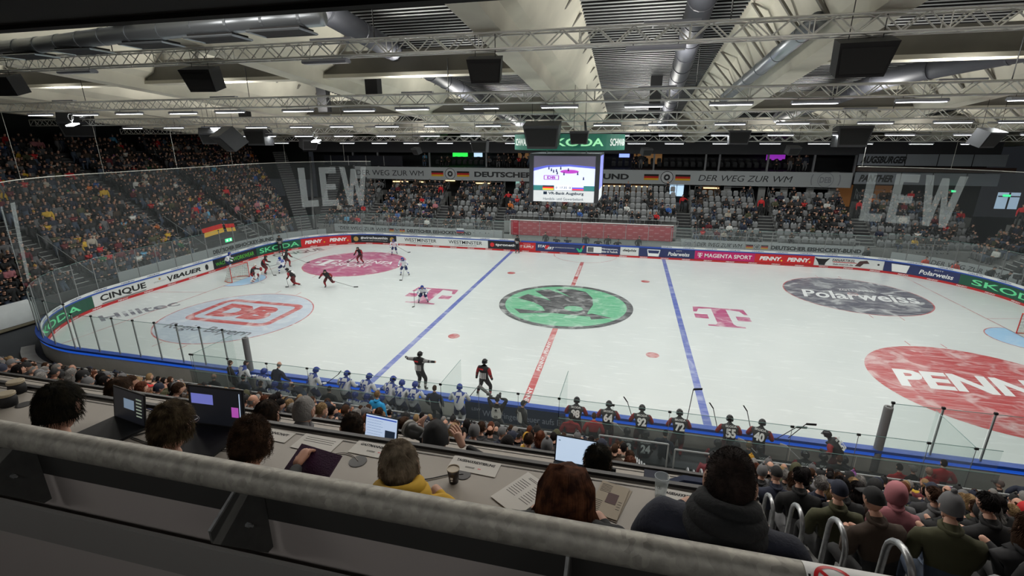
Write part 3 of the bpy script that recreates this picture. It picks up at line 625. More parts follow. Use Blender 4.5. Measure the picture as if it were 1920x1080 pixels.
POSE = dict(
    stand=dict(pelvis=(0, 0, .98), lean=6, an_l=(-.15, -.02, .1), an_r=(.15, .02, .1), wr_l=(-.32, .2, 1.0), wr_r=(.32, .2, 1.0), bulk=1.22),
    glide=dict(pelvis=(0, -.1, .84), lean=32, an_l=(-.22, -.1, .1), an_r=(.24, .08, .1), wr_l=(-.3, .42, .95), wr_r=(.3, .45, .85), bulk=1.22, hfollow=.2),
    stride=dict(pelvis=(0, 0, .80), lean=42, an_l=(-.2, -.55, .25), an_r=(.2, .12, .1), wr_l=(-.35, .35, .72), wr_r=(.42, .55, .85), bulk=1.22, hfollow=.1),
    low=dict(pelvis=(0, -.15, .72), lean=48, an_l=(-.3, -.05, .1), an_r=(.3, 0, .1), wr_l=(-.2, .5, .75), wr_r=(.25, .5, .7), bulk=1.22, hfollow=.1),
    lean_board=dict(pelvis=(0, -.12, .95), lean=24, an_l=(-.13, -.1, .1), an_r=(.13, -.08, .1), wr_l=(-.3, .32, 1.02), wr_r=(.3, .32, 1.02), bulk=1.22),
    sit=dict(pelvis=(0, -.05, .56), lean=16, an_l=(-.16, .4, .1), an_r=(.16, .42, .1), wr_l=(-.2, .36, .72), wr_r=(.2, .36, .72), bulk=1.2))
def player(team, pose, x, y, rz, label, z=0, num=None, nm=None, hat='helmet', name='hockey_player', **kw):
    P = dict(POSE[pose]); P.update(kw); P['bulk'] = 1.36; P['neckcut'] = .045; P['yoke'] = team != 'G'; ms, hm, nc, _ = TEAM[team]
    o, J = person(name, P, ms, (x, y, z), R(rz), label, 'hockey player' if team != 'O' else 'official', 'players of the two hockey teams' if team != 'O' else 'officials in striped shirts', 'hockey', hat, hm)
    skates(o, J)
    if num: number(o, J, num, nc, nm)
    return o, J
# on the ice (facing 0 = towards the far side, 90 = towards the left end)
o, J = player('S', 'glide', -29.3, 2.3, -60, 'Slovak player in white standing behind the goal'); 
stick(to_world(o, J['l']['hand']), to_world(o, J['l']['hand']) + V((1.2, -.3, -.75)), 'dark stick of the Slovak player behind the goal', (.25, -.05, 0))
# goalkeeper
P_ = dict(POSE['low']); P_.update(pelvis=(0, -.1, .66), an_l=(-.5, .05, .1), an_r=(.5, .0, .1), wr_l=(-.55, .25, .85), wr_r=(.5, .35, .65), lean=30)
o, J = person('goalkeeper', P_, [JK, JR, JR, SKIN, JR, SK, JR], (-24.7, -.1, 0), R(-75), 'goalkeeper in black jersey with big white and red pads crouching before the goal', 'hockey player', 'players of the two hockey teams', 'hockey', 'helmet', mat('mask_white', (.65, .65, .62), .3))
for s_ in 'lr':
    j = J[s_]; mb = MB(); a = j['kn'] + V((0, .04, .14)); b = j['an'] + V((0, .04, .02)); d = (b - a); n_ = V((0, 1, .5)).cross(d).normalized(); f = d.cross(n_).normalized()
    if f.y < 0: f = -f
    w_ = .15
    mb.add([p + n_ * q * w_ + f * t for p in (a, a.lerp(b, .5), b + d * .05) for q in (-1, 1) for t in (.04, .13)], [(0, 1, 3, 2), (8, 10, 11, 9)] + [(i, i + 4, i + 5, i + 1) for i in (0, 4)] + [(i + 2, i + 3, i + 7, i + 6) for i in (0, 4)] + [(i + 1, i + 5, i + 7, i + 3) for i in (0, 4)] + [(i, i + 2, i + 6, i + 4) for i in (0, 4)])
    pd = mb.build('leg_pad', WHITE, o); mb = MB()
    for t in (.15, .5, .85): c = a.lerp(b, t) + f * .137; mb.add([c + n_ * q * w_ * .9 + d * e for q, e in ((-1, -.06), (1, -.06), (1, .06), (-1, .06))], [(0, 1, 2, 3)])
    mb.build('pad_stripe', JR, pd)
mb = MB(); j = J['r']; mb.box(j['hand'] + V((0, .08, 0)), (.22, .06, .38)); mb.build('blocker', WHITE, o)
mb = MB(); mb.sphere(J['l']['hand'] + V((0, .05, 0)), (.13, .1, .17), 10, 7); mb.build('catching_glove', JR, o)
stick(to_world(o, J['r']['hand']) + V((0, 0, .5)), to_world(o, J['r']['hand']) + V((.35, .1, -.6)), 'goalkeeper stick of the crouching keeper', (.35, 0, 0), TAPE, True)
o, J = player('G', 'glide', -25.4, 1.95, -70, 'black and red defender beside the goalkeeper, stick low', num='33'); h = to_world(o, J['r']['hand']); stick(h, (-24.3, 1.6, .05), 'dark stick held low beside the goalkeeper', (.22, .1, 0))
o, J = player('S', 'low', -24.1, 2.55, 60, 'Slovak attacker in white bent forward in front of the goal', num='20'); h = to_world(o, J['r']['hand']); stick(h, (-25.9, 2.8, .35), 'dark stick stretched towards the defender', (-.2, .05, 0)); 
o, J = player('G', 'glide', -25.1, 4.3, 0, 'black and red defender standing behind the white attacker', num='9'); h = to_world(o, J['r']['hand']); stick(h, h + V((1.45, -.1, -.4)), 'long dark stick pointing towards the magenta circle', (.25, .1, .05))
o, J = player('G', 'stride', -20.6, -.6, 100, 'black and red player braking near the pale circle', num='92'); h = to_world(o, J['l']['hand']); stick(h, (-20.9, -.95, .05), 'dark stick planted beside the braking player', (-.2, -.1, 0))
o, J = player('G', 'stride', -18.0, -.1, 190, 'black and red skater reaching far out with his stick', an_l=(-.25, -.5, .3), hfollow=-.1); h = to_world(o, J['l']['hand']); stick(h, (-16.1, .2, .04), 'long black stick reaching across open ice', (.3, .12, 0))
o, J = player('G', 'glide', -19.5, 7.1, 170, 'black and red player inside the magenta circle', num='5'); h = to_world(o, J['l']['hand']); stick(h, h + V((-.8, -.4, -.65)), 'stick of the player in the magenta circle', (-.2, 0, 0))
o, J = player('S', 'glide', -18.15, 11.05, 200, 'Slovak player in white by the WESTMINSTER board, stick to his side'); h = to_world(o, J['l']['hand']); stick(h, h + V((1.2, -.1, -.55)), 'stick of the Slovak player by the boards', (.22, .15, 0))
o, J = player('S', 'glide', -13.9, 4.35, 185, 'Slovak player in white and blue gliding near the blue line', an_l=(-.4, 0, .1), an_r=(.28, .05, .1)); h = to_world(o, J['l']['hand']); stick(h, (-13.35, 2.75, .04), 'stick touching the ice before the gliding Slovak player', (-.22, -.05, 0))
o, J = player('S', 'low', -9.55, -1.85, 200, 'Slovak player in white bent low over the magenta letter mark'); h = to_world(o, J['r']['hand']); stick(h + V((-.35, 0, .3)), (-9.75, -2.85, .03), 'stick held upright over the magenta letter mark', (-.1, -.18, 0))
# officials
STRIPE = mat('stripe_white', (.75, .75, .75), .7)
def official(x, y, rz, label, **kw):
    P = dict(POSE['stand']); P['bulk'] = 1.22; P['neckcut'] = .03; P['yoke'] = 0; P.update(kw)
    o, J = person('linesman', P, [PNK, PNK, PNK, SKIN, SKIN, SK, mat('cuff_grey', (.25, .25, .25), .7) if 'red arm' not in label else JR], (x, y, 0), R(rz), label, 'official', 'officials in striped shirts', 'hockey', 'helmet', HK); skates(o, J)
    mb = MB()
    for k in range(9):
        u = -.16 + k * .04
        mb.add([J['Rm'] @ V((u + e, sgn * (.178 - abs(u) * .42), zz)) + J['pel'] for sgn in (-1, 1) for e, zz in ((-.009, .0), (.009, .0), (.009, .27), (-.009, .27))], [(0, 1, 2, 3), (7, 6, 5, 4)])
    mb.build('shirt_stripes', STRIPE, o)
    mb = MB(); bc = back_chart(o, J, .195); mb.add([bc(-.1, .14), bc(.1, .14), bc(.1, .2), bc(-.1, .2)], [(0, 1, 2, 3)]); mb.build('back_emblem', ADR, o)
    return o, J
official(-29.35, 9.0, 220, 'linesman standing against the green board in the far corner', wr_l=(-.12, .22, 1.1), wr_r=(.12, .22, 1.1))
official(-6.6, 14.45, 175, 'linesman leaning on the far boards at the blue line', wr_l=(-.15, .2, 1.2), wr_r=(.15, .2, 1.2))
official(-4.75, -13.15, -12, 'linesman seen from behind with both arms stretched out sideways', wr_l=(-.74, .02, 1.44), wr_r=(.74, .05, 1.50), an_r=(.2, .02, .1), pelvis=(-.05, 0, .98), elh_l=(0, -1, .2), elh_r=(0, -1, .2))
official(-1.85, -13.1, -14, 'linesman seen from behind standing with legs apart, red arm bands', an_l=(-.34, 0, .1), an_r=(.3, .0, .1), pelvis=(0, 0, .93), wr_l=(-.38, .05, .85), wr_r=(.34, .12, .9))
# ---------------------------------------------------------------- team benches
BF = mat('bench_floor', (.05, .05, .05), .8); TINT = glass_mat('tinted_glass', (.50, .53, .54), .10)
mb = MB(); mb.box((0, -16.35, .12), (25.4, 2.2, .3)); struct(mb.build('bench_platform', BF))
BZ = .28
for x0, x1, wh in ((-11.6, -2.2, 'white team'), (2.0, 11.9, 'black team')):
    mb = MB(); mb.box(((x0 + x1) / 2, -16.95, BZ + .44), (x1 - x0, .35, .06)); o = tag(mb.build('players_bench', mat('bench_seat', (.06, .06, .065), .6)), 'long dark bench where the %s sits' % wh, 'bench')
    mb = MB()
    for k in range(6): mb.box((x0 + .5 + k * (x1 - x0 - 1) / 5, -16.95, BZ + .2), (.06, .3, .42))
    mb.build('bench_supports', STEEL, o)
def bstand(team, x, num, nm, label, y=-15.85, rz=0, **kw): return player(team, kw.pop('pose', 'lean_board'), x, y, rz, label, BZ, num, nm, **kw)
SN = [(-8.12, '6', -25, 'number six of the white team standing, turned to one side, at the boards'), (-6.68, '77', 0, 'number seventy-seven of the white team standing at the boards'), (-5.75, '25', -15, 'white player with a number ending in five, between 77 and 8'),
      (-4.72, '8', -10, 'number eight of the white team leaning on the boards'), (-4.22, '74', 0, 'number seventy-four of the white team, beside number eight'), (-3.68, '65', 0, 'number sixty-five of the white team, before the linesman with stretched arms'), (-1.95, '7', 10, 'number seven of the white team by the open bench door')]
for x, nnum, rz, lab in SN:
    o, J = bstand('S', x, nnum, 'HOCKEY' if 0 else None, lab, rz=rz, y=-15.9 if nnum not in ('74', '65') else -16.1)
    h = to_world(o, J['r']['hand'])
    if nnum in ('6', '25', '7'): stick(h, h + V((.45, .2, .35 if nnum != '7' else .6)), 'stick resting at the boards by white number ' + nnum, (.14, 0, .18))
o, J = player('S', 'lean_board', -11.35, -16.0, -25, 'bareheaded white player number twelve at the end of the bench', BZ, '12', hat='short')
o.children[0].data.materials[0] = mat('hair_brown_dark', (.03, .015, .01), .7)
player('S', 'sit', -10.2, -16.3, -10, 'white player number zero leaning low beside the coach', BZ + .25, '0')
for x, lab in ((-9.35, 'next to the bald coach'), (-8.85, 'below number six'), (-5.85, 'below number 25'), (-5.35, 'between 25 and 8'), (-4.75, 'below number eight')):
    player('S', 'sit', x, -16.75, 0, 'seated white player with blue helmet ' + lab, BZ, str(int(abs(x) * 3)))
GN = [(2.38, '98', 0, 'black player number ninety-eight standing at the bench end by the red coaches'), (3.5, '64', 0, 'black player number sixty-four standing at the boards'), (4.62, '92', 0, 'black player number ninety-two leaning wide on the boards'),
      (5.85, '72', 0, 'black player number seventy-two with raised stick blade'), (7.43, '55', 0, 'black player number fifty-five standing at the boards'), (8.35, '40', -20, 'black player number forty at the boards')]
for x, nnum, rz, lab in GN:
    o, J = bstand('G', x, nnum, 'SKODA', lab, rz=rz); h = to_world(o, J['l']['hand'])
    if nnum == '72': stick(to_world(o, J['r']['hand']), (6.2, -15.6, 2.75), 'upright stick with black blade above number seventy-two', (.28, 0, .05))
    if nnum in ('55', '40', '92'): stick(h, h + V((-.22, .05, .75 if nnum != '92' else .6)), 'stick held upright by black number ' + nnum, (-.14, 0, .2))
player('G', 'lean_board', 10.6, -15.9, 55, 'black player number fifty-two bending over the boards beside the padded post', BZ, '52', 'SKODA', lean=42, hfollow=.5)
for x, nnum, lab in ((4.15, '18', 'beside the suited coach'), (4.75, '24', 'in front of number ninety-two'), (6.95, '45', 'number forty-five, below number 55'), (7.5, '11', 'partly hidden by the blond coach'), (8.2, '83', 'below number forty'), (9.45, '54', 'with shaft across his knees'), (9.95, '19', 'next to the brown haired coach'), (10.5, '60', 'number sixty, nearest the padded post')):
    o, J = player('G', 'sit', x, -16.8, 0, 'seated black player ' + lab, BZ, nnum, 'SKODA')
    if nnum in ('83', '54', '18'): h = to_world(o, J['r']['hand']); stick(h + V((.3, 0, -.3)), h + V((-.5, .3, .35)), 'pale stick shaft of the seated black player ' + lab, (-.2, 0, .05), TAPE)
for a, c in (((8.95, -15.5, 1.2), (9.5, -15.5, 1.75)), ((9.35, -15.4, 1.25), (9.75, -15.5, 1.9))): stick(a, c, 'curved black stick leaning over the boards near the bending player', (.3, 0, .02))
# coaches, staff, photographers
NAV = mat('cloth_navy', (.012, .016, .035), .8); BLK = mat('cloth_black', (.010, .010, .011), .8); CRED = mat('cloth_red', (.48, .012, .015), .75); GREY = mat('cloth_grey', (.12, .12, .125), .8); JEANS = mat('cloth_jeans', (.05, .07, .11), .8)
HBR = mat('hair_brown', (.045, .022, .012), .75, spec=.15, bump=.4, scale=60); HBK = mat('hair_black', (.008, .006, .006), .7, spec=.15, bump=.4, scale=60); HBL = mat('hair_blond', (.26, .17, .085), .7, spec=.15, bump=.4, scale=60); HGR = mat('hair_grey', (.22, .21, .20), .7, spec=.15, bump=.4, scale=60); HRD = mat('hair_auburn', (.10, .03, .013), .6, spec=.15, bump=.4, scale=60)
def civil(x, y, z, rz, top, leg, hair, hm, label, cat='person', name='person', group=None, **kw):
    P = dict(pelvis=(0, 0, .95), an_l=(-.13, 0, .08), an_r=(.13, 0, .08), wr_l=(-.28, .12, .85), wr_r=(.28, .12, .85), bulk=1.08); P.update(kw)
    return person(name, P, [top, leg, leg, SKIN, SKIN, BLACK, top], (x, y, z), R(rz), label, cat, group, 'civil', hair, hm)
SITP = dict(pelvis=(0, 0, .55), lean=8, an_l=(-.15, .42, .08), an_r=(.15, .42, .08), wr_l=(-.16, .32, .7), wr_r=(.16, .32, .7))
civil(-11.75, -16.2, BZ, -30, BLK, BLK, 'short', HBR, 'staff member in black jacket beside bareheaded number twelve')
civil(-9.78, -16.0, BZ, -10, NAV, NAV, 'bald', HGR, 'bald coach in dark suit leaning on the boards', lean=18, wr_r=(.35, .35, .95))
civil(-10.5, -16.9, BZ, -5, NAV, NAV, 'short', HBK, 'dark haired man in suit seen from behind, behind white number zero', pelvis=(0, 0, .8))
civil(-9.6, -17.05, BZ, 0, NAV, NAV, 'short', HBR, 'man in dark suit with white collar behind the bald coach', pelvis=(0, 0, .72))
civil(-11.8, -17.0, BZ, 0, BLK, BLK, 'bald', HGR, 'balding man in dark jacket at the end of the bench', pelvis=(0, 0, .72))
civil(-8.0, -16.6, BZ, 90, NAV, JEANS, 'bald', HBR, 'bald helper in blue trousers bending beside number six', lean=50, pelvis=(0, 0, .85))
civil(-6.75, -16.85, BZ, 0, BLK, BLK, 'short', HBK, 'dark haired helper behind number seventy-seven', pelvis=(0, 0, .75))
civil(-2.84, -16.1, BZ, 0, NAV, NAV, 'short', HBR, 'brown haired staff member in navy jacket beside number sixty-five', pelvis=(0, 0, .88))
civil(2.3, -16.75, BZ, 5, CRED, BLK, 'short', HBK, 'coach in red jacket in front of number ninety-eight', pelvis=(0, 0, .84))
civil(3.05, -16.55, BZ, 5, CRED, BLK, 'short', HBR, 'coach in red jacket between ninety-eight and sixty-four', pelvis=(0, 0, .84))
civil(5.3, -17.0, BZ, -20, NAV, NAV, 'short', HBK, 'coach in dark suit with white collar behind the black bench', pelvis=(0, 0, .82))
civil(7.75, -17.0, BZ, -10, BLK, BLK, 'short', HBL, 'blond coach in black suit behind the black bench', pelvis=(0, 0, .78))
civil(10.2, -17.05, BZ, -5, BLK, BLK, 'short', HRD, 'brown haired coach in black behind number sixty', pelvis=(0, 0, .74))
for x, hm, hs, lab in ((12.0, HBK, 'short', 'dark haired medic in red jacket on a seat by the padded post'), (12.35, HGR, 'cap', 'medic in black vest and white grey cap'), (12.75, SKIN2, 'short', 'medic in black vest beside the standing red one')):
    civil(x, -16.7, BZ - .1, 5, CRED if 'red' in lab else BLK, BLK, hs, hm, lab, **SITP)
civil(13.1, -16.5, BZ - .1, 0, CRED, BLK, 'short', HBK, 'medic in long red jacket standing by the corner door', pelvis=(0, 0, .8))
civil(13.9, -17.4, BZ - .1, 60, BLK, BLK, 'cap', mat('hat_brown_grey', (.10, .08, .075), .8), 'steward in black jacket and brown cap by the corner door', wr_l=(-.1, .25, 1.2), wr_r=(.1, .25, 1.1))
civil(14.75, -17.1, BZ - .1, -40, NAV, NAV, 'short', HBR, 'man in dark suit bending forward at the boards', lean=35, an_l=(-.5, -.35, .25), pelvis=(0, 0, .88), wr_r=(.3, .5, 1.1))
civil(15.5, -17.0, BZ - .1, -30, BLK, BLK, 'short', HBK, 'person in black at the picture edge next to the bending man', lean=15)
BIB = mat('bib_white', (.70, .70, .66), .8)
for x, y, rz, lab, n_, kw in ((-.38, -16.3, 0, 'photographer in white bib 05 holding a camera up to his eye', '05', dict(wr_l=(-.12, .22, 1.5), wr_r=(.12, .22, 1.52))), (.55, -16.35, -50, 'photographer in white bib with green cap looking along the boards', None, dict())):
    o, J = civil(x, y, BZ, rz, BLK, GREY, 'cap' if n_ else 'cap', BLK if n_ else mat('hat_dark', (.02, .02, .02), .8), lab, pelvis=(0, 0, .86), **kw)
    mb = MB(); Rm = J['Rm']; ctr = J['waist'].lerp(J['chest'], .5)
    for sg in (-1, 1):
        g = [(-.17, -.2), (-.06, -.22), (.06, -.22), (.17, -.2), (-.19, .0), (-.07, 0), (.07, 0), (.19, 0), (-.13, .22), (-.06, .2), (.06, .2), (.13, .22)]
        mb.add([ctr + Rm @ V((a, sg * (.168 - abs(a) * .35), b)) for a, b in g], [(i, i + 1, i + 5, i + 4) for i in (0, 1, 2, 4, 5, 6)])
    bb = mb.build('bib', BIB, o, smooth=True)
    if n_: mb = MB(); text_mb(mb, '05', lambda a, b: ctr + Rm @ V((a, -.18, b)), .13, .1, 0, -.13, bold=.03); mb.build('bib_number', LK, bb)
    mb = MB(); poly_chart(mb, disc_poly(0, .13, .045, 14), lambda a, b: ctr + Rm @ V((a, -.175, b))); mb.build('bib_emblem', LK, bb)
    if n_:
        mb = MB(); c = to_world(o, J['head']) + V((0, .22, .0)); mb.box(c, (.15, .08, .11)); mb.tube([c, c + V((0, .2, 0))], .045, 12); tag(mb.build('camera', BLACK), 'black camera held up by the photographer in bib 05', 'camera')
mb = MB(); c = V((-.75, -16.1, 1.95)); mb.box(c, (.12, .1, .1)); mb.tube([c, c + V((-.42, .25, .12))], [.05, .07], 12); tag(mb.build('telephoto_camera', mat('lens_grey', (.1, .1, .1), .5)), 'long lens camera resting on the glass edge left of the bib 05 photographer', 'camera')
# glass behind the benches
ORDN = 'first second third fourth fifth sixth seventh eighth ninth'.split()
GEDGE2 = GLASSEDGE
def flatpane(name, p, q, z0, z1, m, lab, group=None, posts=True, top=True):
    p, q = V((*p, 0)), V((*q, 0)); u = (q - p); L = u.length; u.normalize()
    o = tag(empty(name, p + V((0, 0, z0))), lab, 'glass panel', group)
    mb = MB(); mb.add([u * .01, u * (L - .01), u * (L - .01) + V((0, 0, z1 - z0)), u * .01 + V((0, 0, z1 - z0))], [(0, 1, 2, 3)]); mb.build('pane', m, o)
    if top: mb = MB(); mb.tube([V((0, 0, z1 - z0)), u * L + V((0, 0, z1 - z0))], .010, 4); mb.build('pane_edge', GEDGE2, o)
    if posts: mb = MB(); mb.box((0, 0, (z1 - z0) / 2), (.012, .012, z1 - z0)); mb.build('slim_post', POST, o); mb = MB(); mb.box((0, 0, z1 - z0 - .02), (.09, .04, .06)); mb.build('clip', BLACK, o)
    return o
for x0, x1, wh in ((-12.4, -2.1, 'behind the white bench'), (-2.1, 1.95, 'behind the photographers'), (1.95, 13.8, 'behind the black bench')):
    n = round((x1 - x0) / 1.6)
    for i in range(n):
        a, c = x0 + (x1 - x0) * i / n, x0 + (x1 - x0) * (i + 1) / n
        flatpane('rink_glass', (a, -17.25), (c, -17.25), BZ, 2.78, GLASS, 'clear glass pane with black clip %s, %s along' % (wh, ORDN[i]), 'clear glass ' + wh)
        if 'photo' not in wh: flatpane('smoky_glass', (a, -17.40), (c, -17.40), BZ, 2.15, TINT, 'smoky dark lower glass pane %s, %s along' % (wh, ORDN[i]), 'smoky glass ' + wh, posts=False)
for x, lab in ((-2.1, 'glass divider fin between white bench and photographers'), (1.95, 'glass divider fin between photographers and black bench'), (-12.3, 'glass side panel at the outer end of the white bench'), (13.2, 'glass side panel at the corner door beyond the black bench')):
    flatpane('glass_fin', (x, -17.25), (x + .05, -15.3), BZ, 2.78, GLASS, lab)
# ================================================================ stands (structure)
STEPM = mat('stand_concrete', (.20, .20, .195), .85, var=.1, scale=2); DWALL = mat('dark_wall', (.022, .023, .026), .8); LWALL = mat('light_wall', (.36, .37, .36), .8, var=.06, scale=1); FLOORM = mat('rubber_floor', (.03, .033, .04), .7)
mb = MB(); mb.box((0, 4, -.14), (130, 100, .06)); struct(mb.build('floor', FLOORM))
# far stand: rows k=0..7, tread .85, rise .5
FY0, FZ0, FD, FR = 17.6, 1.25, .85, .5
def fz(k): return FZ0 + FR * k
FSTAIR = [(-24.9, 1.5), (-16.4, 1.6), (-9.5, 1.6), (9.2, 1.5), (16.9, 1.5), (24.9, 1.6)]
FB = []                                  # blocks between the stairs
xs = [-30.9 + .8] 
for c, w_ in FSTAIR: FB.append((xs[-1], c - w_ / 2)); xs.append(c + w_ / 2)
FB.append((xs[-1], 33.5))
BN = ['corner stairs block', 'second block', 'fullest block', 'penalty box block', 'blue window block', 'grey crest block', 'club banner block']
mb = MB()
for bi, (x0, x1) in enumerate(FB):
    for k in range(*((3, 9) if bi == 3 else (0, 8))):
        y = FY0 + FD * k
        if bi == 3: y -= 2.45; mb.box(((x0 + x1) / 2, y + FD / 2 + .2, (fz(k) - .05) / 2), (x1 - x0, FD + .4, fz(k) - .05)); continue
        mb.box(((x0 + x1) / 2, y + FD / 2 + .2, fz(k) / 2), (x1 - x0, FD + .4, fz(k)))
mb.box((1, 17.45, .75), (64, .25, 1.5)); mb.box((-.15, 17.5, 1.35), (17.1, .35, 2.7)); mb.box((0, 27.5, 1.75), (72, 6.4, 3.5))
struct(mb.build('trim_1', STEPM))
STEPD = mat('step_dark', (.03, .03, .032), .8); NOSE = mat('step_nosing', (.62, .62, .60), .6)
def stairs(p, u, d, width, n, tread, rise, z0, lab, grp='stairs up through the stands'):
    """steps starting at p, width along u, climbing along d"""
    p, u, d = V(p), V(u).normalized(), V(d).normalized(); o = tag(empty('stairway', p), lab, 'stairs', grp); rot = Matrix((u, d, (0, 0, 1))).transposed()
    mb = MB(); mn = MB()
    for i in range(n):
        c = d * (tread * (i + .5)) + V((0, 0, z0 + rise * (i + 1) - rise / 2 - .15)); mb.box(c, (width, tread + .02, rise + .3), rot=rot)
        mn.box(d * (tread * i + .03) + V((0, 0, z0 + rise * (i + 1) + .004)), (width, .11, .012), rot=rot)
    mb.build('steps', STEPD, o); mn.build('step_edges', NOSE, o); return o
for (c, w_), lab in zip(FSTAIR, ('behind the crowd end netting letters', 'second from the crowd end', 'with the steward on top, under the video cube side', 'ending at the red jacketed steward by the blue window', 'in the empty half, middle one', 'below the dark club banner')):
    stairs((c, FY0, 0), (1, 0, 0), (0, 1, 0), w_, 10, .41, .245, FZ0 - .25, 'grey stairs with pale edges ' + lab)
RAILM = mat('handrail_grey', (.33, .34, .34), .4, .5)
def railing(pts, h, lab, grp, posts=None, mid=True, r=.022):
    pts = [V(p) for p in pts]; o = tag(empty('handrail', pts[0]), lab, 'handrail', grp); b = pts[0]
    mb = MB(); mb.tube([p - b + V((0, 0, h)) for p in pts], r, 6); mb.build('top_rail', RAILM, o)
    if mid: mb = MB(); mb.tube([p - b + V((0, 0, h * .5)) for p in pts], r * .7, 5); mb.build('middle_rail', RAILM, o)
    mb = MB()
    for i in range(len(pts) - 1):
        a, c = pts[i], pts[i + 1]; n = max(1, round((c - a).length / 1.6))
        for j in range(n + (i == len(pts) - 2)): q = a.lerp(c, j / n) - b; mb.tube([q, q + V((0, 0, h))], r * .9, 5)
    mb.build('rail_posts', RAILM, o); return o
# vomitory railings
for c, w_ in FSTAIR:
    for sx in (-1, 1):
        x = c + sx * (w_ / 2 + .05); railing([(x, 21.6, fz(5) - .3), (x, 24.4, fz(7) + .3)], 1.0, 'sloping grey railing beside the stair opening', 'sloping railings at the stair openings')
        railing([(x + sx * .6, 24.6, fz(7) + .3), (x + sx * (2.6), 24.6, fz(7) + .3)], .9, 'short grey railing behind the top row', 'short railings behind the top row', mid=False)
for x0, x1, z, lab in ((-8.7, 8.5, 2.7, 'long railing above the red penalty box backdrop'), (-24.1, -17.2, 1.5, 'front row railing near the crowd end'), (-15.6, -10.3, 1.5, 'front row railing beside the penalty boxes'), (9.9, 16.1, 1.5, 'front row railing, first block in the emptier half'), (17.7, 24.1, 1.5, 'front row railing, second block in the emptier half'), (25.7, 33, 1.5, 'front row railing at the far corner of the empty end')):
    railing([(x0, 17.42, z), (x1, 17.42, z)], .55 if z > 2 else .5, lab, None, mid=False)
# seats
SEATM = mat('seat_grey', (.27, .275, .28), .5); SEATK = mat('seat_dark', (.012, .012, .014), .5)
def seat_mb(mb, x, y, z, mi=0, s=1, fold=True):
    for (yy, zz, th, w_, h_, c) in ((.30, .62, .06, .46, .50, 0),):
        P = [(-.23, -.2), (.23, -.2), (.235, .12), (.17, .25), (-.17, .25), (-.235, .12)]
        mb.prism([(a * s, b * s) for a, b in P], (x, y + yy * s, z + zz * s), (1, 0, 0), (0, .18, 1), (0, 1, -.18), th * s, mi)
    P = [(-.22, 0), (.22, 0), (.21, .36), (.14, .42), (-.14, .42), (-.21, .36)]
    mb.prism([(a * s, b * s) for a, b in P], (x, y + .25 * s, z + .36 * s), (1, 0, 0), (0, -.25, .97) if fold else (0, -1, .05), (0, -.97, -.25) if fold else (0, 0, -1), .06 * s, mi)
    return mb
sp = MB(); seat_mb(sp, 0, 0, 0); seat0 = sp.build('tip_up_chair', SEATM)
ORD = ['lowest', 'second', 'third', 'fourth', 'fifth', 'sixth', 'seventh', 'top']
slots_far = []
for bi, (x0, x1) in enumerate(FB):
    n = int((x1 - x0 - .3) / .56)
    for k in range(*((3, 9) if bi == 3 else (0, 8))):
        if k >= 5:                        # the openings above the stairs cut into the upper rows
            pass
        for i in range(n):
            x = x0 + .3 + (x1 - x0 - .6) * i / (n - 1); slots_far.append((bi, k - 3 if bi == 3 else k, x, FY0 + FD * k + .22 - (2.45 if bi == 3 else 0), fz(k) - (.05 if bi == 3 else 0)))
# ---------------------------------------------------------------- cloth palette for spectators
PAL = [('black', (.010, .010, .011), 36), ('navy', (.012, .018, .042), 16), ('charcoal', (.030, .030, .033), 18), ('brown', (.045, .028, .018), 10), ('grey', (.10, .10, .105), 6), ('cream', (.38, .34, .28), 2.6), ('red', (.38, .02, .025), 2.5), ('dark red', (.11, .012, .018), 4),
       ('yellow', (.58, .36, .03), 1.6), ('blue', (.03, .10, .34), 1.2), ('light blue', (.10, .32, .50), .7), ('green', (.02, .13, .05), .8), ('orange', (.52, .13, .02), .8), ('pink', (.38, .14, .16), .8), ('olive', (.06, .06, .028), 4), ('white', (.58, .58, .55), 1.8)]
CM = [(n, mat('cloth_' + n.replace(' ', '_'), c, .85), w_) for n, c, w_ in PAL]
HM = [('dark hair', HBK, 5), ('brown hair', HBR, 6), ('blond hair', HBL, 3), ('grey hair', HGR, 3), ('auburn hair', HRD, 1.5)]
HATM = [('black', BLK), ('navy', NAV), ('grey', GREY), ('red', CRED), ('white', WHITE), ('mustard', mat('hat_mustard', (.42, .22, .02), .9)), ('purple', mat('hat_purple', (.22, .08, .26), .9)), ('green', mat('hat_green', (.03, .14, .05), .9))]
def wpick(L): return random.choices(L, [q[2] for q in L])[0]
def look():
    c = wpick(CM); h = wpick(HM); st = random.choices(['short', 'long', 'bob', 'bald', 'beanie', 'cap', 'hood', 'bun', 'curly'], [30, 12, 6, 6, 14, 9, 3, 3, 4])[0]
    if st in ('beanie', 'cap'): hc = random.choice(HATM[:3] if random.random() < .8 else HATM); return c, hc[1], st, '%s %s' % (hc[0], st)
    if st == 'hood': return c, c[1], st, 'hood up'
    if st == 'bald': h = HM[random.choice((1, 3))]; return c, h[1], st, 'balding ' + h[0].split()[0] + ' head'
    nm = {'short': 'short ', 'long': 'long ', 'bob': 'chin length ', 'bun': 'tied up ', 'curly': 'curly '}[st]; return c, h[1], st, nm + h[0]
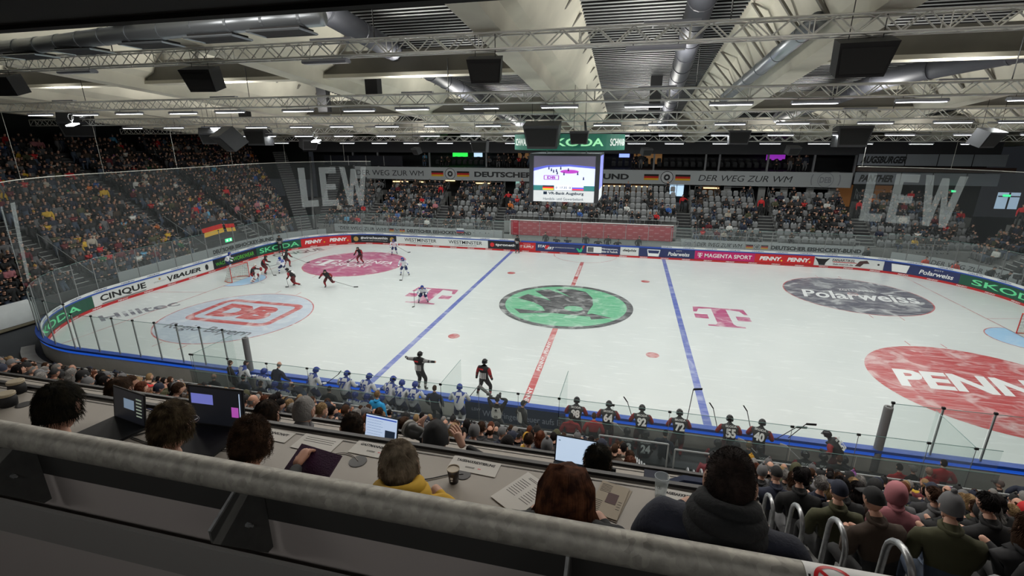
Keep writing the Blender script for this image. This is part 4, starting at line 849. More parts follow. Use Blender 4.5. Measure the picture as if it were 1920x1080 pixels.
# shared meshes: seated bodies in several poses, hair in head space
SP = [dict(lean=6, wr_l=(-.12, .3, .68), wr_r=(.12, .3, .68)), dict(lean=20, wr_l=(-.06, .42, .74), wr_r=(.06, .42, .74)), dict(lean=2, wr_l=(.12, .2, .88), wr_r=(-.1, .22, .92)), dict(lean=10, wr_l=(-.2, .3, .66), wr_r=(.05, .30, 1.08))]
STP = [dict(pelvis=(0, 0, .92), lean=3, an_l=(-.12, 0, .08), an_r=(.12, 0, .08), wr_l=(-.26, .1, .85), wr_r=(.26, .1, .85), bulk=1.1), dict(pelvis=(0, 0, .92), lean=5, an_l=(-.12, 0, .08), an_r=(.12, 0, .08), wr_l=(.1, .2, 1.2), wr_r=(-.1, .22, 1.24), bulk=1.1)]
TPL = []
def make_template(P, sub, hn, hm, bulk=1.1):
    P = dict(SITP, bulk=bulk, **{}) | P; J, vs, fs, sl = body_geo(P, 'civil', sub); mb = MB(); mb.add(vs, fs, sl); head_geo(mb, J['head'], J['hr'], 3, 7, hn, hm)
    if sub: pc = J['nb'].lerp(J['neck'], .45); mb.tube([pc + V((.07 * math.cos(t), .066 * math.sin(t) - .006, .016 * math.sin(t))) for t in [2 * PI * i / 10 for i in range(10)]], .026, 6, 6, closed=True)
    return mb, J
HI = [make_template(p, 1, 14, 10) for p in SP] + [make_template(p, 1, 14, 10) for p in STP]
LO = [make_template(p, 0, 8, 6) for p in SP] + [make_template(p, 0, 8, 6) for p in STP]
TRO = [JEANS, BLK, BLK, GREY]
protos = {}
def tuft(mb, J, style):
    """short locks standing off the hair surface so heads are not smooth"""
    if style not in ('short', 'long', 'bob', 'curly', 'bun'): return
    rs = random.Random(style); L0 = dict(short=.026, long=.07, bob=.05, curly=.028, bun=.03)[style]; K = .75 if style == 'curly' else .22; c, hr = J['head'], J['hr']
    for i in range(520):
        z = rs.uniform(-.3, 1); a = rs.uniform(0, 2 * PI); r = math.sqrt(1 - z * z); x, y = r * math.cos(a), r * math.sin(a)
        if not ((z > .5 and y < .85) or y < .05): continue
        p = V((x * .084, y * .103, z * .124)); n = V((x, y, z)); rad_ = n - V((0, -.4, .9)) * n.dot(V((0, -.4, .9))); d = (rad_.normalized() * .8 + V((0, 0, -.35)) + n * .10 + V([rs.uniform(-K, K) for _ in range(3)])).normalized()
        Q = [p * .99, p + d * L0 * .5, p + (d + V((0, 0, -.3))) * L0]
        for q in Q[1:]:
            e = V((q.x / .084, q.y / .103, q.z / .124)).length; lim = 1.12 if style == 'curly' else 1.07
            if e > lim and (q.z > -.03 or style == 'short'): q *= lim / e
        mb.tube([c + hr @ q for q in Q], [.0042, .0034, .001], 3, caps=False)
def get_proto(ti, style, flip):
    k = (ti, style)
    if k not in protos:
        mb, J = HI[ti]; me = bpy.data.meshes.new('spectator'); me.from_pydata(mb.v, [], mb.f)
        for m in (BLK, JEANS, JEANS, SKIN, SKIN, BLACK, BLK, EYE): me.materials.append(m)
        me.polygons.foreach_set('material_index', mb.m); me.polygons.foreach_set('use_smooth', [True] * len(me.polygons)); me.update()
        hb = MB(); hair_geo(hb, J['head'], J['hr'], style, n=14, m=10, bumpy=.04 if style in ('short', 'long', 'bob', 'curly') else 0); tuft(hb, J, style); hm = bpy.data.meshes.new('hair'); hm.from_pydata(hb.v, [], hb.f); hm.materials.append(HBR); hm.polygons.foreach_set('use_smooth', [True] * len(hm.polygons)); hm.update()
        protos[k] = (me, hm)
    return protos[k]
used_labels = {}
def spectator(x, y, z, rz, where, grp, look_=None, ti=None, scale=None, name='spectator'):
    c, hm, st, hd = look_ or look(); ti = random.randrange(4) if ti is None else ti
    me, hme = get_proto(ti, st, 0); o = bpy.data.objects.new(name, me); COL.objects.link(o); o.location = (x, y, z); o.rotation_euler = (0, 0, rz); s = scale or random.uniform(.95, 1.05); o.scale = (s, s, s)
    tr = random.choice(TRO)
    for i, m in ((0, c[1]), (6, c[1]), (1, tr), (2, tr), (3, random.choice((SKIN, SKIN, SKIN2)))): o.material_slots[i].link = 'OBJECT'; o.material_slots[i].material = m
    h = bpy.data.objects.new('hat' if st in ('beanie', 'cap', 'hood') else 'hair', hme); COL.objects.link(h); h.parent = o; h.material_slots[0].link = 'OBJECT'; h.material_slots[0].material = hm
    lab = '%s spectator, %s jacket, %s, %s' % ('standing' if ti > 3 else 'seated', c[0], hd, where)
    used_labels.setdefault(lab, []).append(o); tag(o, lab, 'spectator', grp); return o
class Crowd:
    """merged crowd of low detail people, used past the first few hundred"""
    def __init__(s): s.mb = MB(); s.mats = [m for _, m, _ in CM] + [JEANS, BLK, GREY, SKIN, SKIN2, EYE, BLACK] + [m for _, m, _ in HM] + [m for _, m in HATM]; s.ix = {m.name: i for i, m in enumerate(s.mats)}
    def add(s, x, y, z, rz, standing=False):
        c, hm, st, _ = look(); ti = random.choice((4, 5)) if standing else random.randrange(4); mb, J = LO[ti]; tr = s.ix[random.choice(TRO).name]; sk = s.ix[random.choice((SKIN, SKIN2)).name]; cc = s.ix[c[1].name]
        mp = {0: cc, 6: cc, 1: tr, 2: tr, 3: sk, 4: sk, 5: s.ix[BLACK.name], 7: s.ix[EYE.name]}; q = random.uniform(.94, 1.06); co, si = math.cos(rz) * q, math.sin(rz) * q
        s.mb.add([(x + a * co - b * si, y + a * si + b * co, z + e * q) for a, b, e in mb.v], mb.f, [mp[m] for m in mb.m])
        hb = MB(); hair_geo(hb, J['head'], J['hr'], st, n=8, m=6); s.mb.add([(x + a * co - b * si, y + a * si + b * co, z + e * q) for a, b, e in hb.v], hb.f, s.ix.get(hm.name, cc))
    def build(s, name, lab):
        o = s.mb.build(name, s.mats, smooth=True); tag(o, lab, 'crowd', kind='stuff'); return o
# ---------------------------------------------------------------- who sits where on the far stand
occ = {0: .72, 1: .80, 2: .70, 3: .0, 4: .42, 5: .62, 6: .6}
rng = random.Random(11)
people, empties = [], []
for bi, k, x, y, z in slots_far:
    p = occ[bi]
    if bi == 3:
        p = (.40, .55, .68, .30, .20, .12)[k]
        if x < -4 and k >= 2: p = .5
    if bi == 1: p = {0: .4, 1: .7, 2: .85, 3: .85, 4: .8, 5: .85, 6: .8, 7: .75}[k]
    if bi == 4: p = {0: .55, 1: .7, 2: .55, 3: .45, 4: .4, 5: .3, 6: .2, 7: .4}[k]
    if bi == 5: p = {0: .35, 1: .75, 2: .7, 3: .85, 4: .85, 5: .8, 6: .7, 7: .35}[k]
    if bi == 6: p = .6 if k > 0 else .3
    (people if rng.random() < p else empties).append((bi, k, x, y, z))
NFAR = 96
people.sort(key=lambda q: (abs(q[2] - 8) / 6 + q[1] * .6)); crowd_far = Crowd()
for n_, (bi, k, x, y, z) in enumerate(people):
    if n_ < NFAR: spectator(x, y - .02, z, PI + rng.uniform(-.3, .3), '%s row of the %s' % (ORD[k], BN[bi]), 'spectators on the far stand')
    else: crowd_far.add(x, y - .02, z, PI + rng.uniform(-.3, .3), rng.random() < .03)
empties.sort(key=lambda q: (q[1], abs(q[2] - 5))); ms = MB()
rest = [(k, x, y, z) for _, k, x, y, z in people]
for n_, (bi, k, x, y, z) in enumerate(empties):
    if n_ < 290:
        c = seat0 if n_ == 0 else seat0.copy()
        if n_: COL.objects.link(c)
        c.location = (x, y, z); tag(c, 'empty grey tip-up chair in the %s row, %s' % (ORD[k], BN[bi]), 'chair', 'empty grey chairs, %s row, %s' % (ORD[k], BN[bi]))
    else: rest.append((k, x, y, z))
for k, x, y, z in rest: seat_mb(ms, x, y, z)
tag(ms.build('seat_rows', SEATM), 'remaining grey seats of the far stand, mostly under spectators', 'seats', kind='stuff')
# ---------------------------------------------------------------- end stand behind the goal (crowd end) with the steep full terrace
crowd_end = Crowd(); mb = MB()
EX0, EZ0, ED, ER = -32.6, .55, .80, .50
EAISLE = [-6.5, 3.2, 10.8]
def ymax(k): return 16.2 + .62 * k      # the terrace fans out behind the corner stairs
def ymin(k): return -12.5 - 1.0 * k
for k in range(19):
    x = EX0 - ED * k; y0, y1 = ymin(k), ymax(k); z = EZ0 + ER * k; mb.box((x - ED / 2 - .2, (y0 + y1) / 2, z / 2), (ED + .4, y1 - y0, z))
    y = y0 + .2
    while y < y1 - .3:
        if min(abs(y - a) for a in EAISLE) > .75 and not (k < 3 and 3 < y < 12.5) : crowd_end.add(x - .45 + rng.uniform(-.05, .05), y, z, -PI / 2 + rng.uniform(-.35, .35), rng.random() < .5)
        y += .46 + rng.uniform(-.03, .05)
mb.box((EX0 + .15, 1, .5), (.2, 28, 1.0))
struct(mb.build('trim_2', mat('terrace_dark', (.05, .05, .052), .85)))
for a, lab in zip(EAISLE, ('nearest the entrance gap', 'behind the goal', 'towards the far corner')):
    stairs((EX0, a, 0), (0, 1, 0), (-1, 0, 0), 1.3, 36, ED / 2, ER / 2, EZ0 - .25, 'dark aisle stairs in the packed terrace ' + lab)
    for sy in (-.7, .7): railing([(EX0 - .2, a + sy, .6), (EX0 - 4.6, a + sy, 3.3)], 1.0, 'sloping aisle handrail in the packed terrace ' + lab + (', front one' if sy < 0 else ', rear one'), None, mid=False)
# corner stairs between terrace and far stand
stairs((-30.3, 17.7, 0), (.8, .6, 0), (-.35, .94, 0), 1.5, 26, .37, .25, .9, 'long grey corner stairs with pale edges beside the packed terrace')
stairs((-31.8, 16.4, 0), (.5, .8, 0), (-.72, .69, 0), 1.6, 34, .36, .25, .7, 'long narrow stairs climbing along the edge of the packed terrace')
mb = MB(); a, c = V((-31.5, 17.6, 0)), V((-37.3, 26.5, 0)); d = (c - a).normalized(); n_ = V((-d.y, d.x, 0)) * .1
mb.add([a - n_ + V((0, 0, .9)), a + n_ + V((0, 0, .9)), c + n_ + V((0, 0, 7)), c - n_ + V((0, 0, 7)), a - n_ + V((0, 0, 2.1)), a + n_ + V((0, 0, 2.1)), c + n_ + V((0, 0, 8.6)), c - n_ + V((0, 0, 8.6))], [(0, 3, 2, 1), (4, 5, 6, 7), (0, 1, 5, 4), (1, 2, 6, 5), (2, 3, 7, 6), (3, 0, 4, 7)]); struct(mb.build('wall_corner', mat('corner_wall', (.10, .10, .10), .8)))
crowd_end.build('spectator_crowd', 'packed crowd of spectators on the terrace behind the goal')
# a few end stand people and the flags
civil(-40.6, -5.2, 6.6, -90, CRED, GREY, 'short', HBK, 'steward in red jacket standing high up in the packed terrace aisle')
civil(-36.6, 3.2, 3.3, -60, BLK, JEANS, 'short', HBK, 'man in black and light jeans standing in the terrace aisle')
def flag(p, u, v, w_, h_, lab, cols, grp=None):
    p, u, v = V(p), V(u).normalized(), V(v).normalized(); nn = u.cross(v); o = tag(empty('flag', p), lab, 'flag', grp); n = 8
    for i, (nm, m) in enumerate(cols):
        mb = MB(); vs = []
        for j in range(n + 1):
            for q in (0, 1): vs.append(u * (w_ * j / n) + v * (h_ * (1 - (i + q) / len(cols))) + nn * (.06 * math.sin(j * 1.1 + i * .3)))
        mb.add(vs, [(2 * j, 2 * j + 1, 2 * j + 3, 2 * j + 2) for j in range(n)]); mb.build(nm, m, o)
    return o
FLG = [('black_stripe', mat('flag_black', (.012, .012, .012), .8)), ('red_stripe', mat('flag_red', (.55, .02, .015), .8)), ('gold_stripe', mat('flag_gold', (.75, .42, .02), .8))]
flag((-33.0, 4.0, 2.3), (0, 1, .06), (-.2, 0, 1), 2.3, 1.2, 'black red gold flag held up in front of the packed terrace', FLG)
flag((-33.0, 6.6, 2.4), (0, 1, -.1), (-.2, 0, 1), 1.1, 1.1, 'smaller black red gold flag beside the big one', FLG)
mb = MB(); mb.box((-32.4, 6.0, 1.75), (.06, .75, .3)); o = tag(mb.build('exit_sign', mat('exit_green', (.05, .75, .28), .5, emit=1.2)), 'glowing green exit sign below the flag', 'exit sign'); mb = MB(); mb.box((-32.36, 5.8, 1.75), (.02, .12, .16)); mb.box((-32.36, 6.2, 1.75), (.02, .1, .18)); mb.build('exit_symbol', mat('exit_white', (.8, 1, .85), .5, emit=1.5), o)
# front wall and white cover by the entrance gap
TARP = mat('white_cover', (.55, .57, .58), .6, var=.08, scale=1.2, bump=.4)
mb = MB(); vs = []
for i in range(13):
    t = i / 12; p = V((-31.3 + .2 * math.sin(t * 5), -10.6 - 9 * t, 0)) + V((-.35 * t * 3, 0, 0)); vs += [p + V((.15, 0, .15)), p + V((.0, 0, 1.15)), p + V((-.5, 0, 1.35))]
mb.add(vs, [(3 * i + q, 3 * i + q + 1, 3 * i + q + 4, 3 * i + q + 3) for i in range(12) for q in (0, 1)]); o = tag(mb.build('wall_cover', TARP, smooth=True), 'white fabric cover hung along the terrace wall by the entrance gap', 'cover')
mb = MB(); mb.box((-31.3, -15, .05), (.4, 9, .12)); mb.build('wooden_foot', mat('foot_wood', (.22, .19, .13), .8), o)
for i, z in enumerate((.45, .85, 1.2)): pass
railing([(-27.5, -18.2, 0), (-23.5, -19.4, 0)], 1.0, 'low grey barrier in the entrance gap', None)
civil(-26.3, -16.6, -.1, -150, mat('cloth_dark_green', (.012, .03, .022), .8), BLK, 'cap', mat('hat_red_beige', (.35, .14, .1), .8), 'steward in dark jacket and reddish cap standing in the entrance gap')
flag((-24.3, -18.2, 1.3), (-1, .3, .1), (.2, 0, 1), .8, .5, 'small black red gold flag waved above the near crowd, beside the capped steward', FLG)
flag((-21.6, -18.3, 1.4), (1, .2, .2), (.1, 0, 1), .8, .5, 'small black red gold flag waved above the near crowd by the kerb', FLG)
# ---------------------------------------------------------------- empty end corner block
crowd_r = Crowd(); mb = MB()
for k in range(12):
    x = 32.5 + .8 * k; z = 1.0 + .5 * k; mb.box((x + .4 + .2, 3, z / 2), (1.2, 30 + k, z))
    y = -8
    while y < 17.5 + .3 * k:
        if rng.random() < .62 and abs(y - 13) > .7: crowd_r.add(x + .5, y, z, PI / 2 + rng.uniform(-.3, .3), rng.random() < .05)
        y += .55
struct(mb.build('trim_3', STEPM))
crowd_r.build('spectator_crowd', 'spectators seated on the stand behind the empty goal')
crowd_far.build('spectator_crowd', 'remaining spectators spread over the far stand')
stairs((32.5, 13, 0), (0, 1, 0), (1, 0, 0), 1.4, 20, .4, .25, .9, 'grey stairs beyond the glass at the empty end corner')
# lower far wall banner (behind the boards)
BAN = mat('banner_grey', (.40, .42, .43), .6); CREST = mat('crest_grey', (.22, .23, .25), .6)
def flagmark(fn, o, cx, w_, h_):
    for i, (nm, m) in enumerate(FLG):
        mb = MB(); q = w_ / 2
        for sx in (-1, 1): x0, x1 = sorted((cx + sx * .18 * w_, cx + sx * q)); poly_chart(mb, [(x0, h_ * (.5 - (i + 1) / 3)), (x1 - (0 if sx < 0 else .1 * w_ * 0), h_ * (.5 - (i + 1) / 3)), (x1, h_ * (.5 - i / 3)), (x0, h_ * (.5 - i / 3))], fn)
        mb.build(nm, m, o)
    mb = MB(); ringpoly(mb, fn, cx, 0, .0, .15 * w_, 24); mb.build('round_crest', mat('crest_pale', (.5, .51, .52), .5), o); mb = MB(); ringpoly(mb, lambda a, b: fn(a, b) + V((0, -.004, 0)), cx, 0, .125 * w_, .14 * w_, 24); ringpoly(mb, lambda a, b: fn(a, b) + V((0, -.004, 0)), cx, 0, .03 * w_, .07 * w_, 16); mb.build('crest_ring', LK, o)
def dbanner(x0, x1, y, z0, z1, items, lab, m=BAN, end=True):
    mb = MB(); mb.box(((x0 + x1) / 2, y, (z0 + z1) / 2), (x1 - x0, .06, z1 - z0)); o = tag(mb.build('banner', m), lab, 'banner'); fn = flat(((x0 + x1) / 2 * 0, y - .036, (z0 + z1) / 2), (1, 0, 0), (0, 0, 1)); H = z1 - z0
    mb = MB()
    for kind, cx, w_ in items:
        if kind == 'F': flagmark(fn, o, cx, w_, H * .42)
        elif kind == 'C': m2 = MB(); q_ = min(w_ / 2, H * .49); ringpoly(m2, fn, cx, 0, .93 * q_, q_, 40); ringpoly(m2, fn, cx, 0, w_ * .56, w_ * .60, 12, -.42, .42); ringpoly(m2, fn, cx, 0, w_ * .56, w_ * .60, 12, PI - .42, PI + .42); text_mb(m2, 'DEB', fn, 1.45 * q_, .8 * q_, cx, 0, bold=.03); m2.build('large_crest', CREST, o)
        else: text_mb(mb, kind, fn, w_, H * .42, cx, 0, bold=.045 if kind[:2] in ('DE',) and 'DEUT' in kind or 'BUND' in kind else .0, shear=0 if 'DEUT' in kind else (.2 if cx > 0 or 'DER' not in kind else 0))
    mb.build('banner_lettering', LK, o); return o
dbanner(-28.6, -8.9, 17.28, .75, 1.62, [('DER WEG ZUR WM', -25.1, 5.6), ('F', -20.9, 1.9), ('DEUTSCHER EISHOCKEY-BUND', -16.0, 7.4)], 'low grey banner behind the WESTMINSTER boards')
dbanner(8.9, 24.5, 17.28, .7, 1.58, [('DER WEG ZUR WM', 12.4, 4.0), ('F', 15.7, 1.9), ('DEUTSCHER EISHOCKEY-BUND', 20.6, 7.4), ('C', 9.6, 1.2)], 'low grey banner behind the magenta and red boards')
mb = MB(); nb = MB()
band(mb, 15, 34, 1.9, .7, 1.95, 1.5); band(mb, 86.5, 97, 1.9, .65, 1.95, 1.5); o = tag(mb.build('banner', BAN), 'low grey banner strips along both curved ends', 'banner')
text_mb(nb, 'DEUTSCHER EISHOCKEY-BUND', lambda a, b: rink(26.5 + a, 1.88, 1.12 + b), 6.2, .36, bold=.045); text_mb(nb, 'DER WEG ZUR WM', lambda a, b: rink(90.5 + a, 1.88, 1.1 + b), 3.6, .36, shear=.2); nb.build('banner_lettering', LK, o)
mb = MB(); mb.box((-13.5, 17.2, 1.45), (.8, .03, .5)); o = tag(mb.build('flag', WHITE), 'small white blue red flag over the low banner by the penalty boxes', 'flag'); mb = MB(); mb.box((-13.5, 17.18, 1.43), (.8, .03, .17)); mb.build('blue_stripe', JB, o); mb = MB(); mb.box((-13.5, 17.18, 1.27), (.8, .03, .15)); mb.build('red_stripe', CRED, o)
# penalty boxes
RB = mat('backdrop_red', (.36, .035, .05), .6)
mb = MB(); mb.box((.1, 17.1, 2.06), (16.0, .05, 1.5)); o = tag(mb.build('backdrop', RB), 'wide red backdrop with rows of small white words behind the penalty boxes', 'backdrop')
mb = MB(); fn = flat((0, 17.06, 2.05), (1, 0, 0), (0, 0, 1))
for r_ in range(5):
    for c_ in range(16): text_mb(mb, 'PENNY', fn, .42, .085, -7.4 + c_ * 1.0 + (r_ % 2) * .5, -.6 + r_ * .3, bold=.03, shear=.2)
mb.build('backdrop_lettering', mat('backdrop_pink', (.62, .30, .32), .6), o)
mb = MB(); mb.tube([(-8, 17.05, 1.3), (-8, 17.05, 2.85), (8.1, 17.05, 2.85)], .04, 5); mb.build('backdrop_frame', WHITE, o)
mb = MB(); mb.box((.1, 17.2, .65), (17.6, .12, 1.3)); struct(mb.build('wall_penalty', LWALL))
for i, (x, lab) in enumerate(((-4.1, 'by the first glass post'), (-3.0, 'beside the equipment case'), (-1.9, 'leaning on the desk'), (-.1, 'in the middle, standing'), (1.1, 'bent over the desk'), (2.0, 'upright in the middle'), (3.0, 'next to the large gap'), (4.9, 'last in the row, standing wide'))):
    civil(x, 16.25, .15, 180 + i * 7 - 20, BLK if i != 2 else NAV, BLK, 'cap' if i in (1, 6) else 'short', BLK if i == 1 else HBK, 'penalty box official in dark clothes ' + lab, pelvis=(0, 0, .9 if i in (0, 3, 5, 7) else .55), lean=4 + (i % 3) * 8)
mb = MB(); mb.box((.5, 15.9, .7), (10, .5, .06)); mb.box((.5, 16.1, .35), (10, .05, .7)); tag(mb.build('desk', DARK), 'long dark officials desk between the penalty boxes', 'desk')
# stewards on top of the far stairs
for (x, y, z, rz, lab, kw) in ((-9.3, 21.7, 3.5, 180, 'steward in red jacket, arms out, on the stairs beside the video cube', dict(wr_l=(-.5, .15, 1.1), wr_r=(.45, .15, 1.1))), (9.2, 22.3, 3.5, 190, 'steward in red jacket by the blue window, one arm out', dict(wr_l=(-.5, .2, 1.25))),
        (16.6, 21.8, 3.5, 180, 'steward in red jacket beside the dark gap', {}), (25.2, 21.8, 3.5, 200, 'steward in red jacket under the dark club banner', {}), (-17.6, 22.5, 4.0, 170, 'steward in dark red jacket beside the stair opening near the crowd end', {}), (33.4, 14.5, 4.2, 150, 'steward in red jacket at the empty end corner', {})):
    civil(x, y, z, rz, CRED, BLK, 'short', HBK, lab, **kw)
civil(17.2, 22.4, 3.5, 170, BLK, BLK, 'short', HBK, 'dark dressed man next to the red steward by the dark gap')
civil(-27.3, 22.5, 5, 175, BLK, BLK, 'short', HBK, 'man in black standing behind the netting letters near the crowd end')
for x, lab, t in ((27.0, 'medic in orange red jacket sitting by the far curve', ADR), (28.6, 'second medic in orange red jacket by the far curve', ADR)):
    q = 88.5 if x < 28 else 90.2; p = rink(q, 1.1, 0); civil(p.x, p.y, .3, 190, mat('cloth_signal_red', (.75, .06, .03), .7), BLK, 'short', HBK, lab, **SITP)
for i, s_ in enumerate((85.0, 92.2, 93.0, 94.4, 95.2, 97.0)):
    p = rink(s_, 1.0, 0); civil(p.x, p.y, .2, 200, BLK, BLK, 'short', HBK, ('person in dark jacket behind the boards, ' + ('by the FANARTIKEL board', 'by the Polarweiss letters', 'bent, beside the cameraman', 'working a camera on a stand', 'behind the green board start', 'at the picture edge behind the green board')[i]), pelvis=(0, 0, .85), lean=(5, 20, 35, 5, 30, 5)[i])
mb = MB(); p = rink(93.9, 1.0, 1.5); mb.box(p, (.5, .35, .3)); mb.tube([p, p + V((-.3, -.4, 0))], .1, 10); mb.tube([p, p - V((0, 0, 1.3))], .04, 6); tag(mb.build('television_camera', BLACK), 'television camera on a stand behind the far curve boards', 'camera')
def zone(x):
    for a, n in ((-36, 'over the terrace back'), (-28, 'over the crowd end boards'), (-22, 'over the goalkeeper'), (-16, 'over the magenta circle'), (-10, 'before the first blue line'), (-6, 'over the first blue line'), (-2.5, 'crowd side of the cube'), (2, 'over centre ice'), (6, 'just past the cube'), (10, 'over the second blue line'), (15, 'over the second letter mark'), (20, 'over the slate circle'), (26, 'over the empty goal'), (99, 'beyond the empty goal')):
        if x < a: return n
# ================================================================ far building: concourse, fascia banner, boxes above
mb = MB(); mb.box((0, 31.2, 5), (80, .3, 13)); struct(mb.build('wall_far', DWALL))
mb = MB(); mb.box((-2.4, 26.2, 6.72), (56.6, .3, 1.5)); mb.box((-2.4, 28.6, 7.35), (57, 5, .25)); struct(mb.build('trim_4', mat('gallery_edge', (.10, .10, .105), .8)))
mb = MB(); mb.box((0, 26.4, 10.0), (76, .5, 1.55)); struct(mb.build('trim_5', mat('lintel_dark', (.045, .045, .05), .8)))
o = dbanner(-30.6, 25.8, 26.0, 5.98, 7.5, [('DER WEG ZUR WM', -25.8, 9.2), ('F', -17.7, 4.9), ('DEUTSCHER EISHOCKEY-BUND', -5.5, 18.2), ('F', 7.7, 4.9), ('DER WEG ZUR WM', 15.65, 9.3), ('C', 23.4, 2.3)], 'long light grey banner across the far gallery front', BAN)
BEIGE = mat('wall_beige', (.30, .27, .21), .8, var=.08, scale=.7); WOOD = mat('wood_panel', (.26, .13, .05), .6)
mb = MB()
for x in (-28.6, -24.5, -22.5, -19.5, -16.2, -13.4, -11.2, -7.2, -4, 0, 3, 6.2, 11.5, 14.3, 17.8, 20.0, 22.5, 24.6): mb.box((x, 27.2, 5.5), (.16 if x < 14 else .7, .2, 4.0))
struct(mb.build('trim_6', mat('column_grey', (.32, .32, .31), .7)))
LAMPW = mat('lamp_warm', (1, .72, .36), .5, emit=2.2); LAMPC = mat('daylight_window', (.55, .78, 1.0), .5, emit=1.0)
for x0, x1, z, m, lab in ((-27.5, -25.0, 5.0, BEIGE, 'pale wall panel behind the netting letters near the crowd end'), (-23.9, -22.8, 5.5, BEIGE, 'beige kiosk panel behind the block beside the corner stairs'), (-15.8, -13.6, 5.4, BEIGE, 'beige kiosk panel behind the fullest block'), (-6.8, -3.6, 5.4, WOOD, 'wooden kiosk front behind the big block'), (0.5, 6, 5.3, WOOD, 'long wooden kiosk front behind the big block, right of the cube'), (12, 14, 5.3, WOOD, 'reddish panel behind the block beside the blue window')):
    mb = MB(); mb.box(((x0 + x1) / 2, 30.4, 4.9), (x1 - x0, 1.2, 2.8)); o = tag(mb.build('kiosk', m), lab, 'kiosk'); mb = MB(); mb.box(((x0 + x1) / 2, 29.78, 5.35), (x1 - x0 - .3, .04, .12)); mb.build('light_strip', LAMPW, o)
for x, z, w_, h_, m, lab in ((9.3, 5.5, 1.6, 2.6, LAMPC, 'tall blue lit window behind the red jacketed steward'), (-10.2, 5.2, .8, 2.2, mat('lamp_green_pale', (.5, .9, .8), .5, emit=.5), 'pale green lit doorway under the banner by the cube'), (-19.6, 5.75, 1.3, .6, LAMPW, 'yellow lit cafe sign under the banner')):
    mb = MB(); mb.box((x, 31.0 if x > 0 else 30.98, z), (w_, .12, h_)); o = tag(mb.build('lit_window' if 'sign' not in lab else 'cafe_sign', m), lab, 'window' if 'sign' not in lab else 'sign')
    if x > 0: mb = MB(); mb.box((x, 30.93, z), (.06, .05, h_)); mb.box((x, 30.93, z), (w_, .05, .06)); mb.build('window_bars', DARK, o)
    if 'sign' in lab: mb = MB(); text_mb(mb, 'McCaf\u00e9', flat((x, 30.9, z), (1, 0, 0), (0, 0, 1)), 1.1, .35, bold=.02); mb.build('sign_lettering', mat('sign_brown', (.08, .03, .01), .6), o)
# boxes above the banner
mb = MB()
for x in (-31, -27.5, -20.5, -13.2, -6, .4, 6.2, 11.6, 13.0, 17.8, 22.2, 26): mb.box((x, 26.5, 8.35), (.18, .2, 1.8))
struct(mb.build('trim_7', mat('mullion_grey', (.20, .20, .21), .6)))
sm = MB(); n_ = 0
grp_box = 'black seats in the gallery boxes'
bl = seat0.data.copy(); bl.materials.clear(); bl.materials.append(SEATK)
for r_ in range(2):
    x = -19.8
    while x < 21.5:
        if abs(x - .4) > 1.0:
            o = bpy.data.objects.new('tip_up_chair', bl); COL.objects.link(o); o.location = (x, 27.0 + .9 * r_, 7.5 + .35 * r_); tag(o, 'black chair, %s row of the gallery boxes, %s' % ('front' if r_ == 0 else 'rear', 'crowd end side of the cube' if x < -10 else ('beside the cube' if x < 6 else 'empty half')), 'chair', grp_box + (', front row' if r_ == 0 else ', rear row'))
        x += .72
cg = Crowd()
for x in [-22 + .75 * i for i in range(6)] + [-13 + .62 * i for i in range(14)] + [4.0 + .8 * i for i in range(2)] + [18 + .7 * i for i in range(6)]:
    if rng.random() < .8: cg.add(x, 26.95, 7.5, PI, rng.random() < .25)
    if rng.random() < .4: cg.add(x + .3, 27.9, 7.8, PI, rng.random() < .3)
cg.build('spectator_crowd', 'spectators in the gallery boxes above the long banner')
for x, z, w_, h_, m, lab in ((-17.6, 9.0, 2.0, .7, mat('screen_green', (.03, .8, .08), .5, emit=1.2), 'bright green lit panel in a gallery box'), (-15.2, 8.9, 1.1, .5, LAMPC, 'pale blue television in a gallery box beside the green one'), (19.3, 8.9, 1.9, .7, mat('screen_purple', (.32, .03, .5), .5, emit=.7), 'purple lit panel in a gallery box'),
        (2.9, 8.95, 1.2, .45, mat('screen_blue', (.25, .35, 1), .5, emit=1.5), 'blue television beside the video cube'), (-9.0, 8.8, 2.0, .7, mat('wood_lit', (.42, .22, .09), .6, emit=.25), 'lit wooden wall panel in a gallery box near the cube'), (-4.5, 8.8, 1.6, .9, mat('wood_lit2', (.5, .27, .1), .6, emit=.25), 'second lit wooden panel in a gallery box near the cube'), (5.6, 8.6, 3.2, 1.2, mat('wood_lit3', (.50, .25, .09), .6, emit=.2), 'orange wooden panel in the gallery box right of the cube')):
    mb = MB(); mb.box((x, 29.6, z), (w_, .1, h_)); tag(mb.build('wall_panel' if 'wood' in lab else 'lit_screen', m), lab, 'wall panel' if 'wood' in lab else 'screen')  # wooden panels emit faintly in place of box light falling on them
# dark club banners on the corner
DB2 = mat('banner_slate', (.26, .28, .31), .6)
def cb(x0, x1, z0, z1, texts, lab):
    mb = MB(); mb.box(((x0 + x1) / 2, 26.0, (z0 + z1) / 2), (x1 - x0, .08, z1 - z0)); o = tag(mb.build('banner', DB2), lab, 'banner'); mb = MB(); fn = flat((0, 25.95, (z0 + z1) / 2), (1, 0, 0), (0, 0, 1))
    for t, cx, w_, h_ in texts: text_mb(mb, t, fn, w_, h_, cx, 0, bold=.05, shear=.3)
    for x in (x0 + (x1 - x0) * q for q in (.33, .55, .78)): mb.box((x, 25.95, (z0 + z1) / 2), (.07, .02, z1 - z0))
    mb.build('banner_lettering', LK, o)
cb(26.0, 38.5, 8.25, 9.35, [('AUGSBURGER', 28.2, 4.0, .7)], 'upper dark slate club banner at the corner, reading AUGSBURGER'); cb(26.0, 38.3, 6.4, 7.55, [('PANTHER', 27.9, 3.0, .7)], 'lower dark slate club banner at the corner, reading PANTHER')
